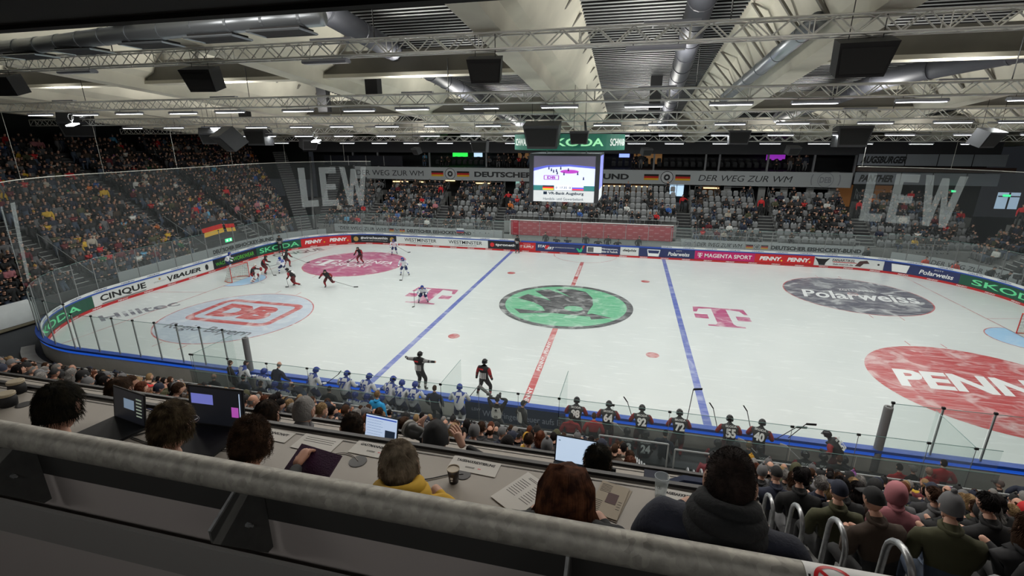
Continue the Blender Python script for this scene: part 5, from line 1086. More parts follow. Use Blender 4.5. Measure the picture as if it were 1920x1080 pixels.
mb = MB(); mb.box((33, 26.9, 7.85), (14, .1, .5)); tag(mb.build('press_shelf', mat('shelf_brown', (.08, .04, .03), .7)), 'reddish shelf between the two dark club banners', 'shelf')
mb = MB(); mb.box((43, 12, 6), (.3, 34, 14)); struct(mb.build('wall_right', DWALL)); mb = MB(); mb.box((-50.0, 2, 6), (.3, 62, 14)); struct(mb.build('wall_left', mat('terrace_back_wall', (.008, .012, .009), .85))); mb = MB(); mb.box((-45, 28.5, 8.5), (12, .3, 6)); struct(mb.build('wall_back', MT['terrace_back_wall']))
mb = MB(); mb.box((-29.5, 26.2, 8.2), (11, .1, 1.2)); o = tag(mb.build('gallery_glazing', mat('dark_glazing', (.02, .022, .03), .2)), 'dark glazed gallery windows above the netting letters near the crowd end', 'window'); mb = MB()
for x in (-34, -31.5, -29, -26.5): mb.box((x, 26.1, 8.2), (.08, .05, 1.2))
mb.build('window_bars', mat('bar_grey', (.25, .25, .25), .6), o)
for x, y, z, lab in ((34.5, 25.5, 5.9, 'green exit sign over the corner doors'), (36.8, 22.0, 5.9, 'second green exit sign over the corner doors'), (-44.5, -6.0, 10.7, 'green exit sign above the dark top of the packed terrace')):
    mb = MB(); mb.box((x, y, z), (.42, .3, .18)); tag(mb.build('exit_sign', MT['exit_green']), lab, 'exit sign')
mb = MB(); mb.box((37.9, 23.5, 5.3), (1.7, .1, 1.5)); o = tag(mb.build('lit_window', mat('door_daylight', (.45, .62, .8), .5, emit=.45)), 'large blue lit glass doors at the empty end corner', 'window'); mb = MB(); mb.box((37.9, 23.4, 5.3), (.12, .05, 1.5)); mb.box((37.9, 23.4, 5.7), (1.7, .05, .1)); mb.build('window_bars', DARK, o)
for x, lab in ((27.2, 'orange brown lit door below the dark club banner'), (31.0, 'second orange door, behind the netting letters')): mb = MB(); mb.box((x, 31.0, 4.7), (1.6, .12, 2.4)); tag(mb.build('wooden_door', mat('door_lit', (.42, .18, .06), .6, emit=.12)), lab, 'door')  # faint emission stands in for light falling on the doors
# ---------------------------------------------------------------- roof
DECK = mat('roof_deck', (.26, .265, .27), .6, .1); DECKD = mat('roof_gap_shade', (.010, .010, .012), .8); CR = mat('roof_concrete', (.66, .63, .53), .85, var=.08, scale=.8, bump=.1); CRD = mat('roof_concrete_dark', (.20, .19, .165), .85, var=.1, scale=.8)  # recess faces between slats coloured near black as the shade in the gaps
YA, YB = -33.0, 31.0
GX = [-42.75 + 10.5 * i for i in range(9)]          # girders along the hall
for gi, gx in enumerate(GX):
    # corrugated deck bay between this girder and the next
    x0, x1 = gx + 2.1, gx + 8.4; m = MB(); n = 0; vs = []; y = YA
    while y < YB:
        for dy, dz in ((0, 0), (.15, 0), (.16, .14), (.35, .14)):
            if y + dy <= YB: z = z_deck(y + dy) + dz; vs += [(x0 - .2, y + dy, z), (x1 + .2, y + dy, z)]
        y += .36
    nn_ = len(vs) // 2 - 1; m.add(vs, [(2 * i, 2 * i + 1, 2 * i + 3, 2 * i + 2) for i in range(nn_)], [0 if i % 4 == 0 else 1 for i in range(nn_)]); o = struct(m.build('ceiling', [DECK, DECKD])); 
    # V shaped concrete girder
    m = MB(); ys = (YA, YB); A = []
    for y in ys:
        zt, zb = z_deck(y) + .25, z_beam(y); A += [(gx - 2.15, y, zt), (gx - 1.95, y, zt - .45), (gx - .55, y, zb + .55), (gx - .42, y, zb), (gx + .42, y, zb), (gx + .55, y, zb + .55), (gx + 1.95, y, zt - .45), (gx + 2.15, y, zt)]
    m.add(A, [(i, i + 1, i + 9, i + 8) for i in range(7)] + [(7, 0, 8, 15)] + [tuple(range(8))[::-1], tuple(range(8, 16))])
    rb = MB(); y = YA + 1
    while y < YB - 1:
        for sx in (-1, 1):
            zt, zb = z_deck(y) - .2, z_beam(y) + .6
            p = [(gx + sx * 1.97, zt), (gx + sx * .57, zb), (gx + sx * .66, zb), (gx + sx * 2.07, zt)]
            rb.add([(a, yy, z) for yy in (y, y + .17) for a, z in p], [(0, 1, 2, 3), (7, 6, 5, 4), (0, 4, 5, 1), (1, 5, 6, 2), (2, 6, 7, 3), (3, 7, 4, 0)])
        y += 2.1
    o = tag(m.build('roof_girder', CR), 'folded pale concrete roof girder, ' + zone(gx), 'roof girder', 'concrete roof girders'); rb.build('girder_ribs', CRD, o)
# cross beams between girders
for y, xs_ in ((-8.6, [-30.1, -19.6, -6.0 + 0 * 1, 15.05]), (4.5, [-19.6, -9.1, 15.05, 25.5]), (17, [-19.6, -9.1, 4.5, 15.05, 25.5])):
    for x in xs_:
        x = min(GX, key=lambda g: abs(g + 5.25 - x)) + 5.25
        if abs(x - 4.5) < 1 and y < 10: continue
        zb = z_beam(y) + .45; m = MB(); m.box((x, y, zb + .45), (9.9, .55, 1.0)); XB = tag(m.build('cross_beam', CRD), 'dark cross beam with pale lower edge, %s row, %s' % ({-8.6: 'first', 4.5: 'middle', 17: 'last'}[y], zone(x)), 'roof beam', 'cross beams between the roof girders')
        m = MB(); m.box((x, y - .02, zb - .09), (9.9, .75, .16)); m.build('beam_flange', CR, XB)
# ducts
DUCT = mat('duct_grey', (.075, .078, .095), .5, .2); DUCTZ = mat('duct_zinc', (.36, .39, .42), .35, .7)
def duct(pts, r, m, lab, rings=2.0, grille=False):
    o = tag(empty('air_duct', pts[0]), lab, 'air duct'); b = V(pts[0]); P = [V(p) - b for p in pts]; mb = MB(); mb.tube(P, r, 18); mb.build('duct_pipe', m, o, smooth=True); mb = MB()
    for i in range(len(P) - 1):
        L = (P[i + 1] - P[i]).length; n = max(1, int(L / rings)); d = (P[i + 1] - P[i]).normalized()
        for j in range(n): c = P[i] + d * (L * (j + .5) / n); mb.tube([c - d * .04, c + d * .04], r * 1.06, 18)
    mb.build('duct_collars', m, o); return o
duct([(5.4, -16, z_deck(-16) - 1.3), (5.7, -6, z_deck(-6) - 1.3), (6.0, 4, z_deck(4) - 1.2), (6.2, 20, z_deck(20) - .9)], .44, DUCT, 'grey round duct running along the middle roof bay')
duct([(-7.3, -15, z_deck(-15) - 1.3), (-7.0, -6, z_deck(-6) - 1.3), (-6.8, 2, z_deck(2) - 1.2), (-6.6, 16, z_deck(16) - .9)], .42, DUCT, 'dark grey duct curving under the roof near the crowd half')
duct([(20.5, -7.6, z_deck(-7.6) - 1.3), (17.9, -4.1, z_deck(-4.1) - 1.3), (16.0, -1.2, z_deck(-1.2) - 1.3), (15.0, 14, z_deck(14) - .9)], .45, DUCT, 'dark grey duct curving under the roof in the empty half')
duct([(8.85, -13, 14.1), (8.75, -8, 13.65), (8.55, 0, 12.95)], .27, DUCTZ, 'pale zinc duct beside the girder in the empty half')
duct([(-20, -16.7, 13.75), (-15.2, -17.4, 13.7), (-11.7, -18, 13.7), (-7.8, -18.4, 13.7), (-4.4, -18.4, 13.75)], .24, DUCTZ, 'shiny zinc supply duct with grilles along the near edge of the roof', 1.0)
for x in (-16.6, -13.8, -10.6, -7.9, -5.6): yg = -17.1 - (x + 17) * .12; m = MB(); m.box((x, yg, 13.44), (1.5, .6, .1)); o = tag(m.build('air_grille', BLACK), 'black air grille under the shiny zinc duct, ' + ('nearest the terrace', 'second from the terrace', 'middle one', 'fourth from the terrace', 'nearest the cube')[(-16.6, -13.8, -10.6, -7.9, -5.6).index(x)], 'air grille', 'air grilles under the zinc duct'); m = MB(); m.tube([(x - .8, yg - .38, 13.40), (x + .8, yg - .38, 13.40), (x + .8, yg + .38, 13.40), (x - .8, yg + .38, 13.40)], .03, 4, closed=True); m.build('grille_frame', DUCTZ, o)
for x, y in ((-9.8, -6), (4.9, 3), (22.5, -6), (-16.8, 0), (9.6, 12), (-25, 2)): m = MB(); m.box((x, y, z_beam(y) + 1.3), (.7, .5, 2.6)); tag(m.build('roof_post', mat('post_black', (.012, .012, .014), .7)), 'black vertical duct post hanging from the roof deck', 'post', 'black posts under the roof')
# ---------------------------------------------------------------- trusses
ALU = mat('truss_aluminium', (.72, .72, .69), .38, .45)
wh = ['unseen one carrying the added lamps above the near stand', 'nearest to the camera', 'second', 'third', 'fourth', 'farthest']
for i, (y, z) in enumerate(TRUSS):
    o = tag(empty('lighting_truss', (0, y, z)), 'aluminium lattice truss across the hall, %s' % wh[i], 'truss', 'lighting trusses'); h, w_ = .22, .20; x0, x1 = (-40, 34) if i < 3 else (-42, 38)
    m = MB()
    for sy in (-1, 1):
        for sz in (-1, 1): m.tube([(x0, sy * w_, sz * h), (x1, sy * w_, sz * h)], .034, 6)
    m.build('chords', ALU, o, smooth=True); m = MB(); x = x0; up = 1; st = .5
    while x < x1 - st:
        for sy in (-1, 1): m.tube([(x, sy * w_, -h * up), (x + st, sy * w_, h * up)], .021, 4, caps=False)
        for sz in (-1, 1): m.tube([(x, -w_ * up, sz * h), (x + st, w_ * up, sz * h)], .018, 4, caps=False)
        x += st; up = -up
    x = x0
    while x < x1:
        for sy in (-1, 1): m.tube([(x, sy * w_, -h), (x, sy * w_, h)], .016, 4, caps=False)
        x += 3
    m.build('lacing', ALU, o); m = MB()
    for x in (-36, -25.5, -15, -4.5, 6, 16.5, 27): m.tube([(x, 0, h), (x, 0, z_beam(y) + .9 - z)], .02, 4)
    m.build('hangers', DARK, o)
# luminaires
HOUS = mat('luminaire_housing', (.30, .31, .36), .45); LED = mat('led_glow', (.95, .98, 1.0), .5, emit=9.0); LEDX = mat('led_off', (.75, .75, .72), .4)
def luminaire(x, y, z, on=True):
    o = tag(empty('luminaire', (x, y, z)), 'slim white hall luminaire hanging under a lattice truss' if on else 'unlit grey luminaire under the nearest truss, ' + zone(x), 'lamp', 'luminaires under the trusses' if on else 'unlit luminaires under the nearest truss')
    m = MB(); m.prism([(-.14, -.05), (.14, -.05), (.17, 0), (.10, .07), (-.10, .07), (-.17, 0)], (-.8, 0, 0), (0, 1, 0), (0, 0, 1), (1, 0, 0), 1.6); m.build('housing', HOUS, o)
    m = MB(); m.box((0, 0, -.058), (1.52, .20, .015)); m.build('diffuser', LED if on else LEDX, o)
    m = MB()
    for sx in (-.6, .6): m.tube([(sx, 0, .07), (sx, 0, .22)], .01, 4)
    m.build('brackets', DARK, o); return o
l0 = luminaire(*FIX[4]); 
for k, f in enumerate(FIX):
    if k == 4: continue
    if k < 4: luminaire(*f, on=False); continue
    c = copytree(l0); c.location = f; tn = {-15: 'nearest', -16: 'nearest', -9: 'second', -1: 'third', 6: 'fourth', 15: 'farthest'}[min((-15, -9, -1, 6, 15), key=lambda q: abs(q - f[1]))]; c['label'] = 'luminaire under the %s truss, %s' % (tn, zone(f[0])); c['group'] = 'luminaires under the %s truss' % tn
l0['label'] = 'luminaire under the second truss, ' + zone(FIX[4][0]); l0['group'] = 'luminaires under the second truss'
for f in ADDED_NEARFIX: c = copytree(l0); c.location = f; c['label'] = 'unseen luminaire added to brighten the near stand and gallery'; c['group'] = 'luminaires added to brighten the near stand and gallery'
for k, (x, y, z) in enumerate(ROOF_FILL):
    m = MB(); m.box((0, 0, -.05), (1.5, .22, .08)); m.box((-.5, 0, -.12), (.04, .3, .06)); m.box((.5, 0, -.12), (.04, .3, .06)); o = m.build('added_uplighter', HOUS, loc=(x, y, z - .02)); q = {-15.5: 'nearest', -9: 'second', -1: 'third', 6: 'fourth', 15: 'farthest'}[y]; tag(o, 'flat added roof fill lamp on the %s truss, %s' % (q, zone(x)), 'lamp', 'roof fill lamps added on the trusses')  # housing for the fill light added to brighten the roof
# loudspeakers
SPK = mat('speaker_black', (.007, .007, .008), .5); SPG = mat('speaker_grey', (.035, .036, .039), .55)
def speaker(x, y, z, rz, tilt, s, m, lab, grp='grey loudspeakers'):
    o = tag(empty('loudspeaker', (x, y, z)), lab, 'loudspeaker', grp); rot = Matrix.Rotation(R(rz), 3, 'Z') @ Matrix.Rotation(R(tilt), 3, 'X')
    mb = MB(); P = [(-.5, .33), (.5, .33), (.42, -.33), (-.42, -.33)]
    mb.prism([(a * s, b * s) for a, b in P], rot @ V((0, -.2 * s, 0)), rot @ V((1, 0, 0)), rot @ V((0, -.15, 1)), rot @ V((0, 1, 0)), .55 * s); mb.build('cabinet', m, o)
    mb = MB(); mb.prism([(a * s * .9, b * s * .75) for a, b in P], rot @ V((0, -.215 * s, -.02)), rot @ V((1, 0, 0)), rot @ V((0, -.15, 1)), rot @ V((0, 1, 0)), .01); mb.build('grille', mat('grille_black', (.004, .004, .004), .8), o)
    mb = MB()
    for sx in (-.3, .3): mb.tube([(sx * s, 0, .3 * s), (sx * s, 0, max(.3 * s + .3, z_beam(y) + .6 - z))], .012, 4)
    mb.build('suspension', DARK, o)
for x, y, z, s, lab in ((-11.3, -15.5, 12.72, 1.15, 'beneath the nearest truss over the crowd half'), (-.86, -15.5, 12.72, 1.05, 'beneath the nearest truss near the middle'), (9.3, -15.5, 12.7, 1.3, 'beneath the nearest truss over the empty half'), (-20.7, -15.5, 12.75, 1.1, 'cut by the picture edge over the packed terrace')): speaker(x, y, z, 8 if x < 5 else -5, 18, s, SPK, 'big black wedge loudspeaker ' + lab, 'big black wedge loudspeakers')
for x, y, z, rz, t, s, lab in ((-37.5, -1, 11.7, 50, 35, 2.2, 'above the packed terrace, beside a white floodlight'), (-25.5, -1, 10.9, 40, 30, 1.4, 'first of the pair over the corner'), (-22.3, -3, 10.65, -30, 35, 2.0, 'larger of the pair over the corner'), (-27.5, 6, 10.9, 0, 0, 2.0, 'wide one on two straps'), (-25.5, 10, 10.35, 60, 20, 1.5, 'above the dark glazed windows'), (20.9, -1, 10.75, 30, 20, 1.25, 'large one over the empty corner'), (-1.0, -4.4, 10.9, 0, 15, 1.9, 'in front of the green ring sign'), (.9, -3.9, 10.8, 0, 5, 1.0, 'smaller one beside it before the green ring sign'), (-7.7, 6, 10.2, 0, 0, 1.3, 'beside the green ring sign'), (10.7, 6, 10.85, 0, 0, 1.4, 'beyond the green ring sign'), (4.9, 12, 9.75, 30, 20, .9, 'small one above the banner near the cube'), (-15.7, 12, 9.7, -30, 20, .9, 'small one above the green lit panel'), (15.9, 12, 9.9, 20, 20, 1.0, 'small one above the purple lit panel'), (17.5, 6, 10.9, 0, 0, 2.0, 'wide one over the dark club banner')):
    speaker(x, y, z, rz, t, s, SPG, 'grey loudspeaker, ' + lab)
for x, y, z, lab in ((-35.9, -2.5, 11.75, 'bright white floodlight over the packed terrace'), (-24.0, 9.0, 10.6, 'small bright floodlight over the corner')):
    mb = MB(); mb.box((x, y, z), (.7, .5, .08), rot=Matrix.Rotation(R(20), 3, 'X')); o = tag(mb.build('floodlight', LED), lab, 'lamp'); mb = MB(); mb.tube([(x, y, z + .05), (x, y + .1, z + .6)], .03, 5); mb.tube([V((x, y, z + .5)) + V((.25 * math.cos(t), 0, .25 * math.sin(t))) for t in [PI * q / 5 for q in range(10)]], .02, 4, closed=True); mb.build('floodlight_bracket', WHITE, o)
# ---------------------------------------------------------------- video cube and ring sign
FRM = mat('cube_frame', (.045, .047, .055), .5)
cube = tag(empty('video_cube', (-.1, 0, 0)), 'hanging video cube showing the live picture over centre ice', 'video cube')
zt, zb, hx, hy = 9.80, 7.17, 2.0, 2.0
mb = MB()
for sx in (-1, 1):
    for sy in (-1, 1): mb.box((sx * (hx - .06), sy * (hy - .06), (zt + zb) / 2), (.26, .26, zt - zb + .1))
mb.box((0, 0, zt + .06), (2 * hx + .1, 2 * hy + .1, .14)); mb.box((0, 0, (zt + zb) / 2), (2 * hx - .35, 2 * hy - .35, zt - zb - .1)); mb.build('frame', FRM, cube)
def em(name, c, e=1.0): return mat(name, c, .6, emit=e)
zs = 7.82
fn = lambda dy: flat((0, -hy - .03 - dy, (zt + zs) / 2), (1, 0, 0), (0, 0, 1))
def scr(name, poly, c, dy, par, e=1.0):
    mb = MB(); poly_chart(mb, poly, fn(dy)); return mb.build(name, em('screen_' + name, c, e), par)
W2, H2 = hx - .12, (zt - zs) / 2
scn = scr('picture_ice', [(-W2, -H2), (W2, -H2), (W2, H2), (-W2, H2)], (.62, .66, 1.0), 0, cube, .95)
scr('picture_crowd', [(-W2, .25), (-1.0, .42), (.3, .47), (W2, .35), (W2, H2), (-W2, H2)], (.10, .09, .13), .004, scn, .8)
scr('picture_boards', [(-W2, .1), (-1.0, .33), (.3, .39), (W2, .27), (W2, .38), (.3, .5), (-1.0, .45), (-W2, .28)], (.10, .12, .55), .006, scn, .9)
scr('picture_circle', disc_poly(.32, .1, .55, 28, .11), (.42, .05, .45), .006, scn, .9)
mb = MB(); f_ = fn(.008); A = rrect(-1.2, -.38, -.28, -.12, .05); B = rrect(-1.15, -.35, -.33, -.15, .03); n = len(A); mb.add([f_(*p) for p in A] + [f_(*p) for p in B], [(i, (i + 1) % n, n + (i + 1) % n, n + i) for i in range(n)]); text_mb(mb, 'DB', f_, .5, .16, -.74, -.25, bold=.05); mb.build('picture_emblem', em('screen_emblem', (.30, .05, .35), .9), scn)
mb = MB()
for x, z in ((-.75, .2), (-.62, .12), (-.45, .16), (-.4, .02), (0.0, -.02), (.25, .22), (.8, .0), (1.15, -.28), (-.9, .3), (-.2, .3)): poly_chart(mb, [(x - .04, z - .09), (x + .05, z - .09), (x + .03, z + .08), (x - .02, z + .08)], f_)
mb.build('picture_players', em('screen_players', (.03, .03, .08), .5), scn)
scr('score_strip', [(-W2, -H2), (W2, -H2), (W2, -H2 + .28), (-W2, -H2 + .28)], (.04, .22, .22), .010, scn, .6)
scr('score_plate', [(-.55, -H2), (.5, -H2), (.5, -H2 + .28), (-.55, -H2 + .28)], (.8, .85, 1), .012, scn, .9)
mb = MB(); text_mb(mb, '0  17:35  0', fn(.016), .9, .13, -.02, -H2 + .16, bold=.01); mb.build('score_digits', em('screen_digits', (.02, .02, .04), .2), scn)
for nm, x0, cols in (('german_flag', -1.25, ((.02, .02, .02), (.7, .03, .03), (.85, .6, .05))), ('slovak_flag', .52, ((.8, .8, .9), (.1, .1, .7), (.75, .05, .1)))):
    for i, c in enumerate(cols): scr(nm + '_' + ('top', 'middle', 'bottom')[i], [(x0, -H2 + .02 + .085 * (2 - i)), (x0 + .66, -H2 + .02 + .085 * (2 - i)), (x0 + .66, -H2 + .02 + .085 * (3 - i)), (x0, -H2 + .02 + .085 * (3 - i))], c, .014, scn, .9)
mb = MB(); mb.box((0, -hy - .02, (zb + zs) / 2 - .02), (2 * W2, .04, zs - zb)); adp = mb.build('sponsor_panel', em('panel_white', (.75, .78, .80), .45), cube)
mb = MB(); text_mb(mb, '\u25a0 VR-Bank Augsburg', flat((0, -hy - .045, 7.63), (1, 0, 0), (0, 0, 1)), 2.4, .22, bold=.03); text_mb(mb, 'Handels- und Gewerbebank', flat((0, -hy - .045, 7.32), (1, 0, 0), (0, 0, 1)), 2.4, .16); mb.build('panel_lettering', mat('letter_petrol', (.02, .05, .10), .5), adp)
mb = MB(); mb.box((hx + .02, 0, (zt + zs) / 2), (.04, 2 * W2, zt - zs)); mb.build('side_screen', em('screen_side', (.22, .24, .75), .9), cube); mb = MB(); mb.box((hx + .02, 0, (zb + zs) / 2), (.04, 2 * W2, zs - zb)); mb.build('side_panel', MT['panel_white'], cube)
mb = MB()
for sx in (-1, 1):
    for sy in (-1, 1): mb.tube([(sx * 1.2, sy * 1.2, zt), (sx * 1.0, -1 + sy * .18, 11.78)], .04, 6)
mb.build('suspension', DARK, cube)
RS = mat('ring_green', (.02, .15, .10), .5, emit=.35); rs = tag(empty('ring_sign', (-.1, 0, 0)), 'round green ring sign reading SKODA and SCHWABA above the video cube', 'sign')
mb = MB(); n = 64; r_ = 3.35; vs = []
for i in range(n): t = 2 * PI * i / n; vs += [(r_ * math.cos(t), r_ * math.sin(t), 10.12), (r_ * math.cos(t), r_ * math.sin(t), 11.0), ((r_ - .12) * math.cos(t), (r_ - .12) * math.sin(t), 11.0), ((r_ - .12) * math.cos(t), (r_ - .12) * math.sin(t), 10.12)]
mb.add(vs, [(4 * i + q, 4 * ((i + 1) % n) + q, 4 * ((i + 1) % n) + (q + 1) % 4, 4 * i + (q + 1) % 4) for i in range(n) for q in range(4)]); mb.build('ring_band', RS, rs)
rf = lambda a0: (lambda a, b: V(((r_ + .02) * math.cos(R(a0) + a / r_), (r_ + .02) * math.sin(R(a0) + a / r_), 10.56 + b)))
mb = MB(); 
for a0 in (283, 103): text_mb(mb, 'SKODA', rf(a0), 3.3, .42, bold=.02)
mb.build('green_lettering', mat('ring_letter_green', (.35, .85, .45), .5, emit=.7), rs); mb = MB()
for a0 in (336, 222, 40, 150): text_mb(mb, 'SCHWABA', rf(a0), 1.9, .4, bold=.02)
mb.build('white_lettering', mat('ring_letter_white', (.85, .9, .85), .5, emit=.5), rs)
# ---------------------------------------------------------------- safety netting at both ends
NET = glass_mat('safety_net', (.97, .97, .97), .035, .9); LEW = glass_mat('net_letters', (.93, .93, .93), .30, .9); ROPE = mat('rope_white', (.48, .47, .42), .7)
def netting(s0, s1, zr, lab, letters):
    o = tag(empty('safety_net', (0, 0, 0)), lab, 'net'); n = 40; mb = MB(); vs = []
    for i in range(n + 1): s = s0 + (s1 - s0) * i / n; vs += [rink(s, .15, 3.35), rink(s, .15, zr)]
    mb.add(vs, [(2 * i, 2 * i + 2, 2 * i + 3, 2 * i + 1) for i in range(n)]); mb.build('net_mesh', NET, o)
    mb = MB(); mb.tube([rink(s0 + (s1 - s0) * i / n, .15, zr) for i in range(n + 1)], .026, 6); mb.build('top_rope', ROPE, o)
    mb = MB(); s = s0 + .3
    while s < s1: p = rink(s, .15, zr); mb.tube([p, V((p.x, p.y, 12.0 if abs(p.y) > 14 else 12.3))], .011, 4); s += 5.5
    mb.build('support_wires', ROPE, o); mb = MB()
    for sc_, w_, h_, zc in letters:
        if not w_:
            for sa in (4.3, 6.2): mb.add([rink(sa + q * .12 + e, .13, 3.5 + q * .5) for q in range(9) for e in (0, .55)], [(2 * q, 2 * q + 1, 2 * q + 3, 2 * q + 2) for q in range(8)])
            continue
        g = w_ / 3.1
        L_ = [[(0, 0), (.75, 0), (.75, .17), (.3, .17), (.3, 1), (0, 1)], [(0, 0), (.75, 0), (.75, .16), (.28, .16), (.28, .42), (.68, .42), (.68, .57), (.28, .57), (.28, .84), (.75, .84), (.75, 1), (0, 1)], [(0, 1), (.25, 1), (.38, .4), (.5, .95), (.72, .95), (.85, .4), (1, 1), (1.25, 1), (.98, 0), (.76, 0), (.61, .6), (.47, 0), (.25, 0)]]
        for q, P in enumerate(L_): poly_chart(mb, [(sc_ - w_ / 2 + g * (q * .92 + a), zc + h_ * (b - .5)) for a, b in P], lambda a, b: rink(a, .13, b))
    mb.build('net_letters', LEW, o)
netting(3.1, 39.0, 8.6, 'fine safety net with large LEW letters around the crowd end', [(35.2, 6.6, 3.9, 6.1), (0, 0, 0, 0)])
netting(83.0, 112.0, 8.6, 'fine safety net with large LEW letters around the empty end', [(86.9, 6.1, 3.9, 6.15)])
# ================================================================ near stand
NY0, NZ0, ND, NR = -18.6, 1.2, .8, .53
def nz(k): return NZ0 + NR * k
mb = MB()
for k in range(9): y = NY0 - ND * k; mb.box((-10, y - ND / 2 - .2, nz(k) / 2), (29.0, ND + .4, nz(k)))
for k in range(14): y = NY0 - ND * k; mb.box((13.6, y - ND / 2 - .2, nz(k) / 2), (16.2, ND + .4, nz(k)))
mb.box((-4, -18.45, .65), (60, .25, 1.15)); mb.box((1, -34, 3.6), (70, 8.2, 7.2))
struct(mb.build('trim_8', STEPM))
stairs((4.9, NY0, 0), (1, 0, 0), (0, -1, 0), 1.1, 22, .4, .265, NZ0 - .265, 'steep dark aisle stairs between the press desks and the crowd block')
PALE = mat('pale_ledge', (.55, .55, .52), .6)
mb = MB(); mb.box((-4, -18.42, 1.26), (60, .3, .07)); tag(mb.build('wall_ledge', PALE), 'pale ledge on top of the low wall before the near crowd', 'ledge')
mb = MB(); mb.box((4.2, -18.9, 1.45), (3.2, .9, .12)); tag(mb.build('landing', PALE), 'pale landing slab at the foot of the aisle', 'landing')
for x0, x1, lab in ((-21, -2.2, 'long handrail behind the white bench, in front of the near crowd'), (-1.6, 3.1, 'handrail behind the photographers'), (3.3, 5.3, 'short handrail at the foot of the aisle'), (5.5, 17, 'handrail behind the black bench')):
    railing([(x0, -18.0 - (.0 if x0 != 3.3 else .0), 1.0), (x1, -18.0, 1.0)], .98 if x0 != 3.3 else 1.12, lab, None, mid=False, r=.03)
    for m_ in bpy.data.objects[-1:]: pass
# spectators, row by row
XBL = [(-24, -18, 'above the corner kerb'), (-18, -12.2, 'before the cream boards'), (-12.2, -8, 'behind white number six'), (-8, -5, 'behind white seventy-seven'), (-5, -2.2, 'behind white sixty-five'), (-2.2, .6, 'behind bib 05'), (.6, 4.0, 'beside the aisle'), (5.9, 8, 'beyond the aisle hoops'), (8, 10.5, 'behind black number sixty'), (10.5, 13, 'behind the red medics'), (13, 18, 'near the picture edge')]
NRW = ['front row', 'second row', 'third row', 'fourth row', 'fifth row', 'sixth row', 'seventh row', 'eighth row', 'ninth row', 'tenth row', 'eleventh row', 'twelfth row', 'thirteenth row', 'fourteenth row']
rn = random.Random(5); random.seed(21); cand = []
def vis_x0(k): return -24 + 2.05 * k          # left edge of the view, row by row
for k in range(9):
    x = vis_x0(k) + .2
    while x < 4.0:
        if rn.random() < (.80 if x > -18 else .75): cand.append((k, x))
        x += .53 + rn.uniform(-.02, .04)
for k in range(12):
    x = 6.0 if k < 11 else 6.6
    xr = 16.0 - .62 * k
    while x < xr + .5:
        if rn.random() < .96 and not (k < 2 and x < 7.2): cand.append((k, x))
        x += .47 + rn.uniform(-.02, .04)
cand.sort(key=lambda q: -q[0] - (1 if q[1] > 5 else 0)); crowd_near = Crowd(); cnt = 0; TI = [0, 1, 2]
NMAX = 212
for k, x in cand:
    y = NY0 - ND * k - .38; z = nz(k); where = '%s %s' % (NRW[k], next((n for a, c, n in XBL if a <= x < c), 'beyond the aisle'))
    if cnt < NMAX and not (k <= 1 and x < -14): spectator(x, y + rn.uniform(-.05, .05), z, rn.uniform(-.45, .35) - (.25 if x < 0 else -.1), where, 'spectators on the near stand', ti=rn.choice(TI), scale=rn.uniform(.91, .99)); cnt += 1
    else: crowd_near.add(x, y, z, rn.uniform(-.5, .3), False)
if crowd_near.mb.v: crowd_near.build('spectator_crowd', 'remaining spectators low on the near stand at the kerb side')
# a few recognisable ones
spectator(-3.4, -19.2, 1.6, -.2, 'at the rail by the seated blue helmets', 'spectators on the near stand', (('bright blue', mat('cloth_bright_blue', (.02, .30, .62), .8)), HBL, 'short', 'short blond hair'), 4)
spectator(1.6, -20.0, 1.9, 0, 'second row behind the photographers', 'spectators on the near stand', (('gold', mat('cloth_gold', (.70, .40, .02), .8)), CRED, 'cap', 'red cap'), 1)
spectator(6.5, -25.8, nz(8) + .1, -.5, 'raising one hand at the aisle hoops', 'spectators on the near stand', (CM[2][:2]), 3) if False else None
# duplicates: make labels that really repeat share one group
for lab, os_ in used_labels.items():
    if len(os_) > 1:
        for o in os_: o['group'] = lab.split(', ')[0] + 's, ' + lab.split(', ')[1] + ', ' + lab.split(', ', 2)[2]
# tubular hoops
HOOP = mat('hoop_zinc', (.36, .37, .38), .35, .75, var=.2, scale=20)
def hoop(x, y, z, h, w_, lab, grp, ax=(0, 1, 0), r=.024, lean=.0):
    ax = V(ax).normalized(); mb = MB(); pts = [V((0, 0, 0)) - ax * w_ / 2]
    for i in range(9): t = PI * i / 8; pts.append(-ax * math.cos(t) * w_ / 2 + V((0, 0, h - w_ / 2 + math.sin(t) * w_ / 2)) + ax * lean)
    pts.append(ax * w_ / 2); mb.tube(pts, r, 8); o = mb.build('tubular_hoop', HOOP, smooth=True, loc=(x, y, z)); return tag(o, lab, 'handrail hoop', grp)
for k in range(1, 13): hoop(5.62, NY0 - ND * k - .35, nz(k), 1.0 if k > 2 else .9, .34, 'zinc tubular hoop on the crowd side of the aisle, %s' % NRW[k], 'aisle hoops on the crowd side')
for k in range(0, 7): hoop(4.35, NY0 - ND * k - .3, nz(k), .95, .30, 'zinc tubular hoop on the press side of the aisle, %s' % NRW[k], 'aisle hoops on the press side')
for i, x in enumerate((-9.6, -8.3, -7.6, -7.0, -6.2, -5.6, -4.7, -4.2, -2.9)): hoop(x, -21.75, nz(3), 1.12, .40, 'small pale seat hoop in the near crowd', 'pale hoops standing in the fourth row of the near crowd', (1, 0, 0), .026)
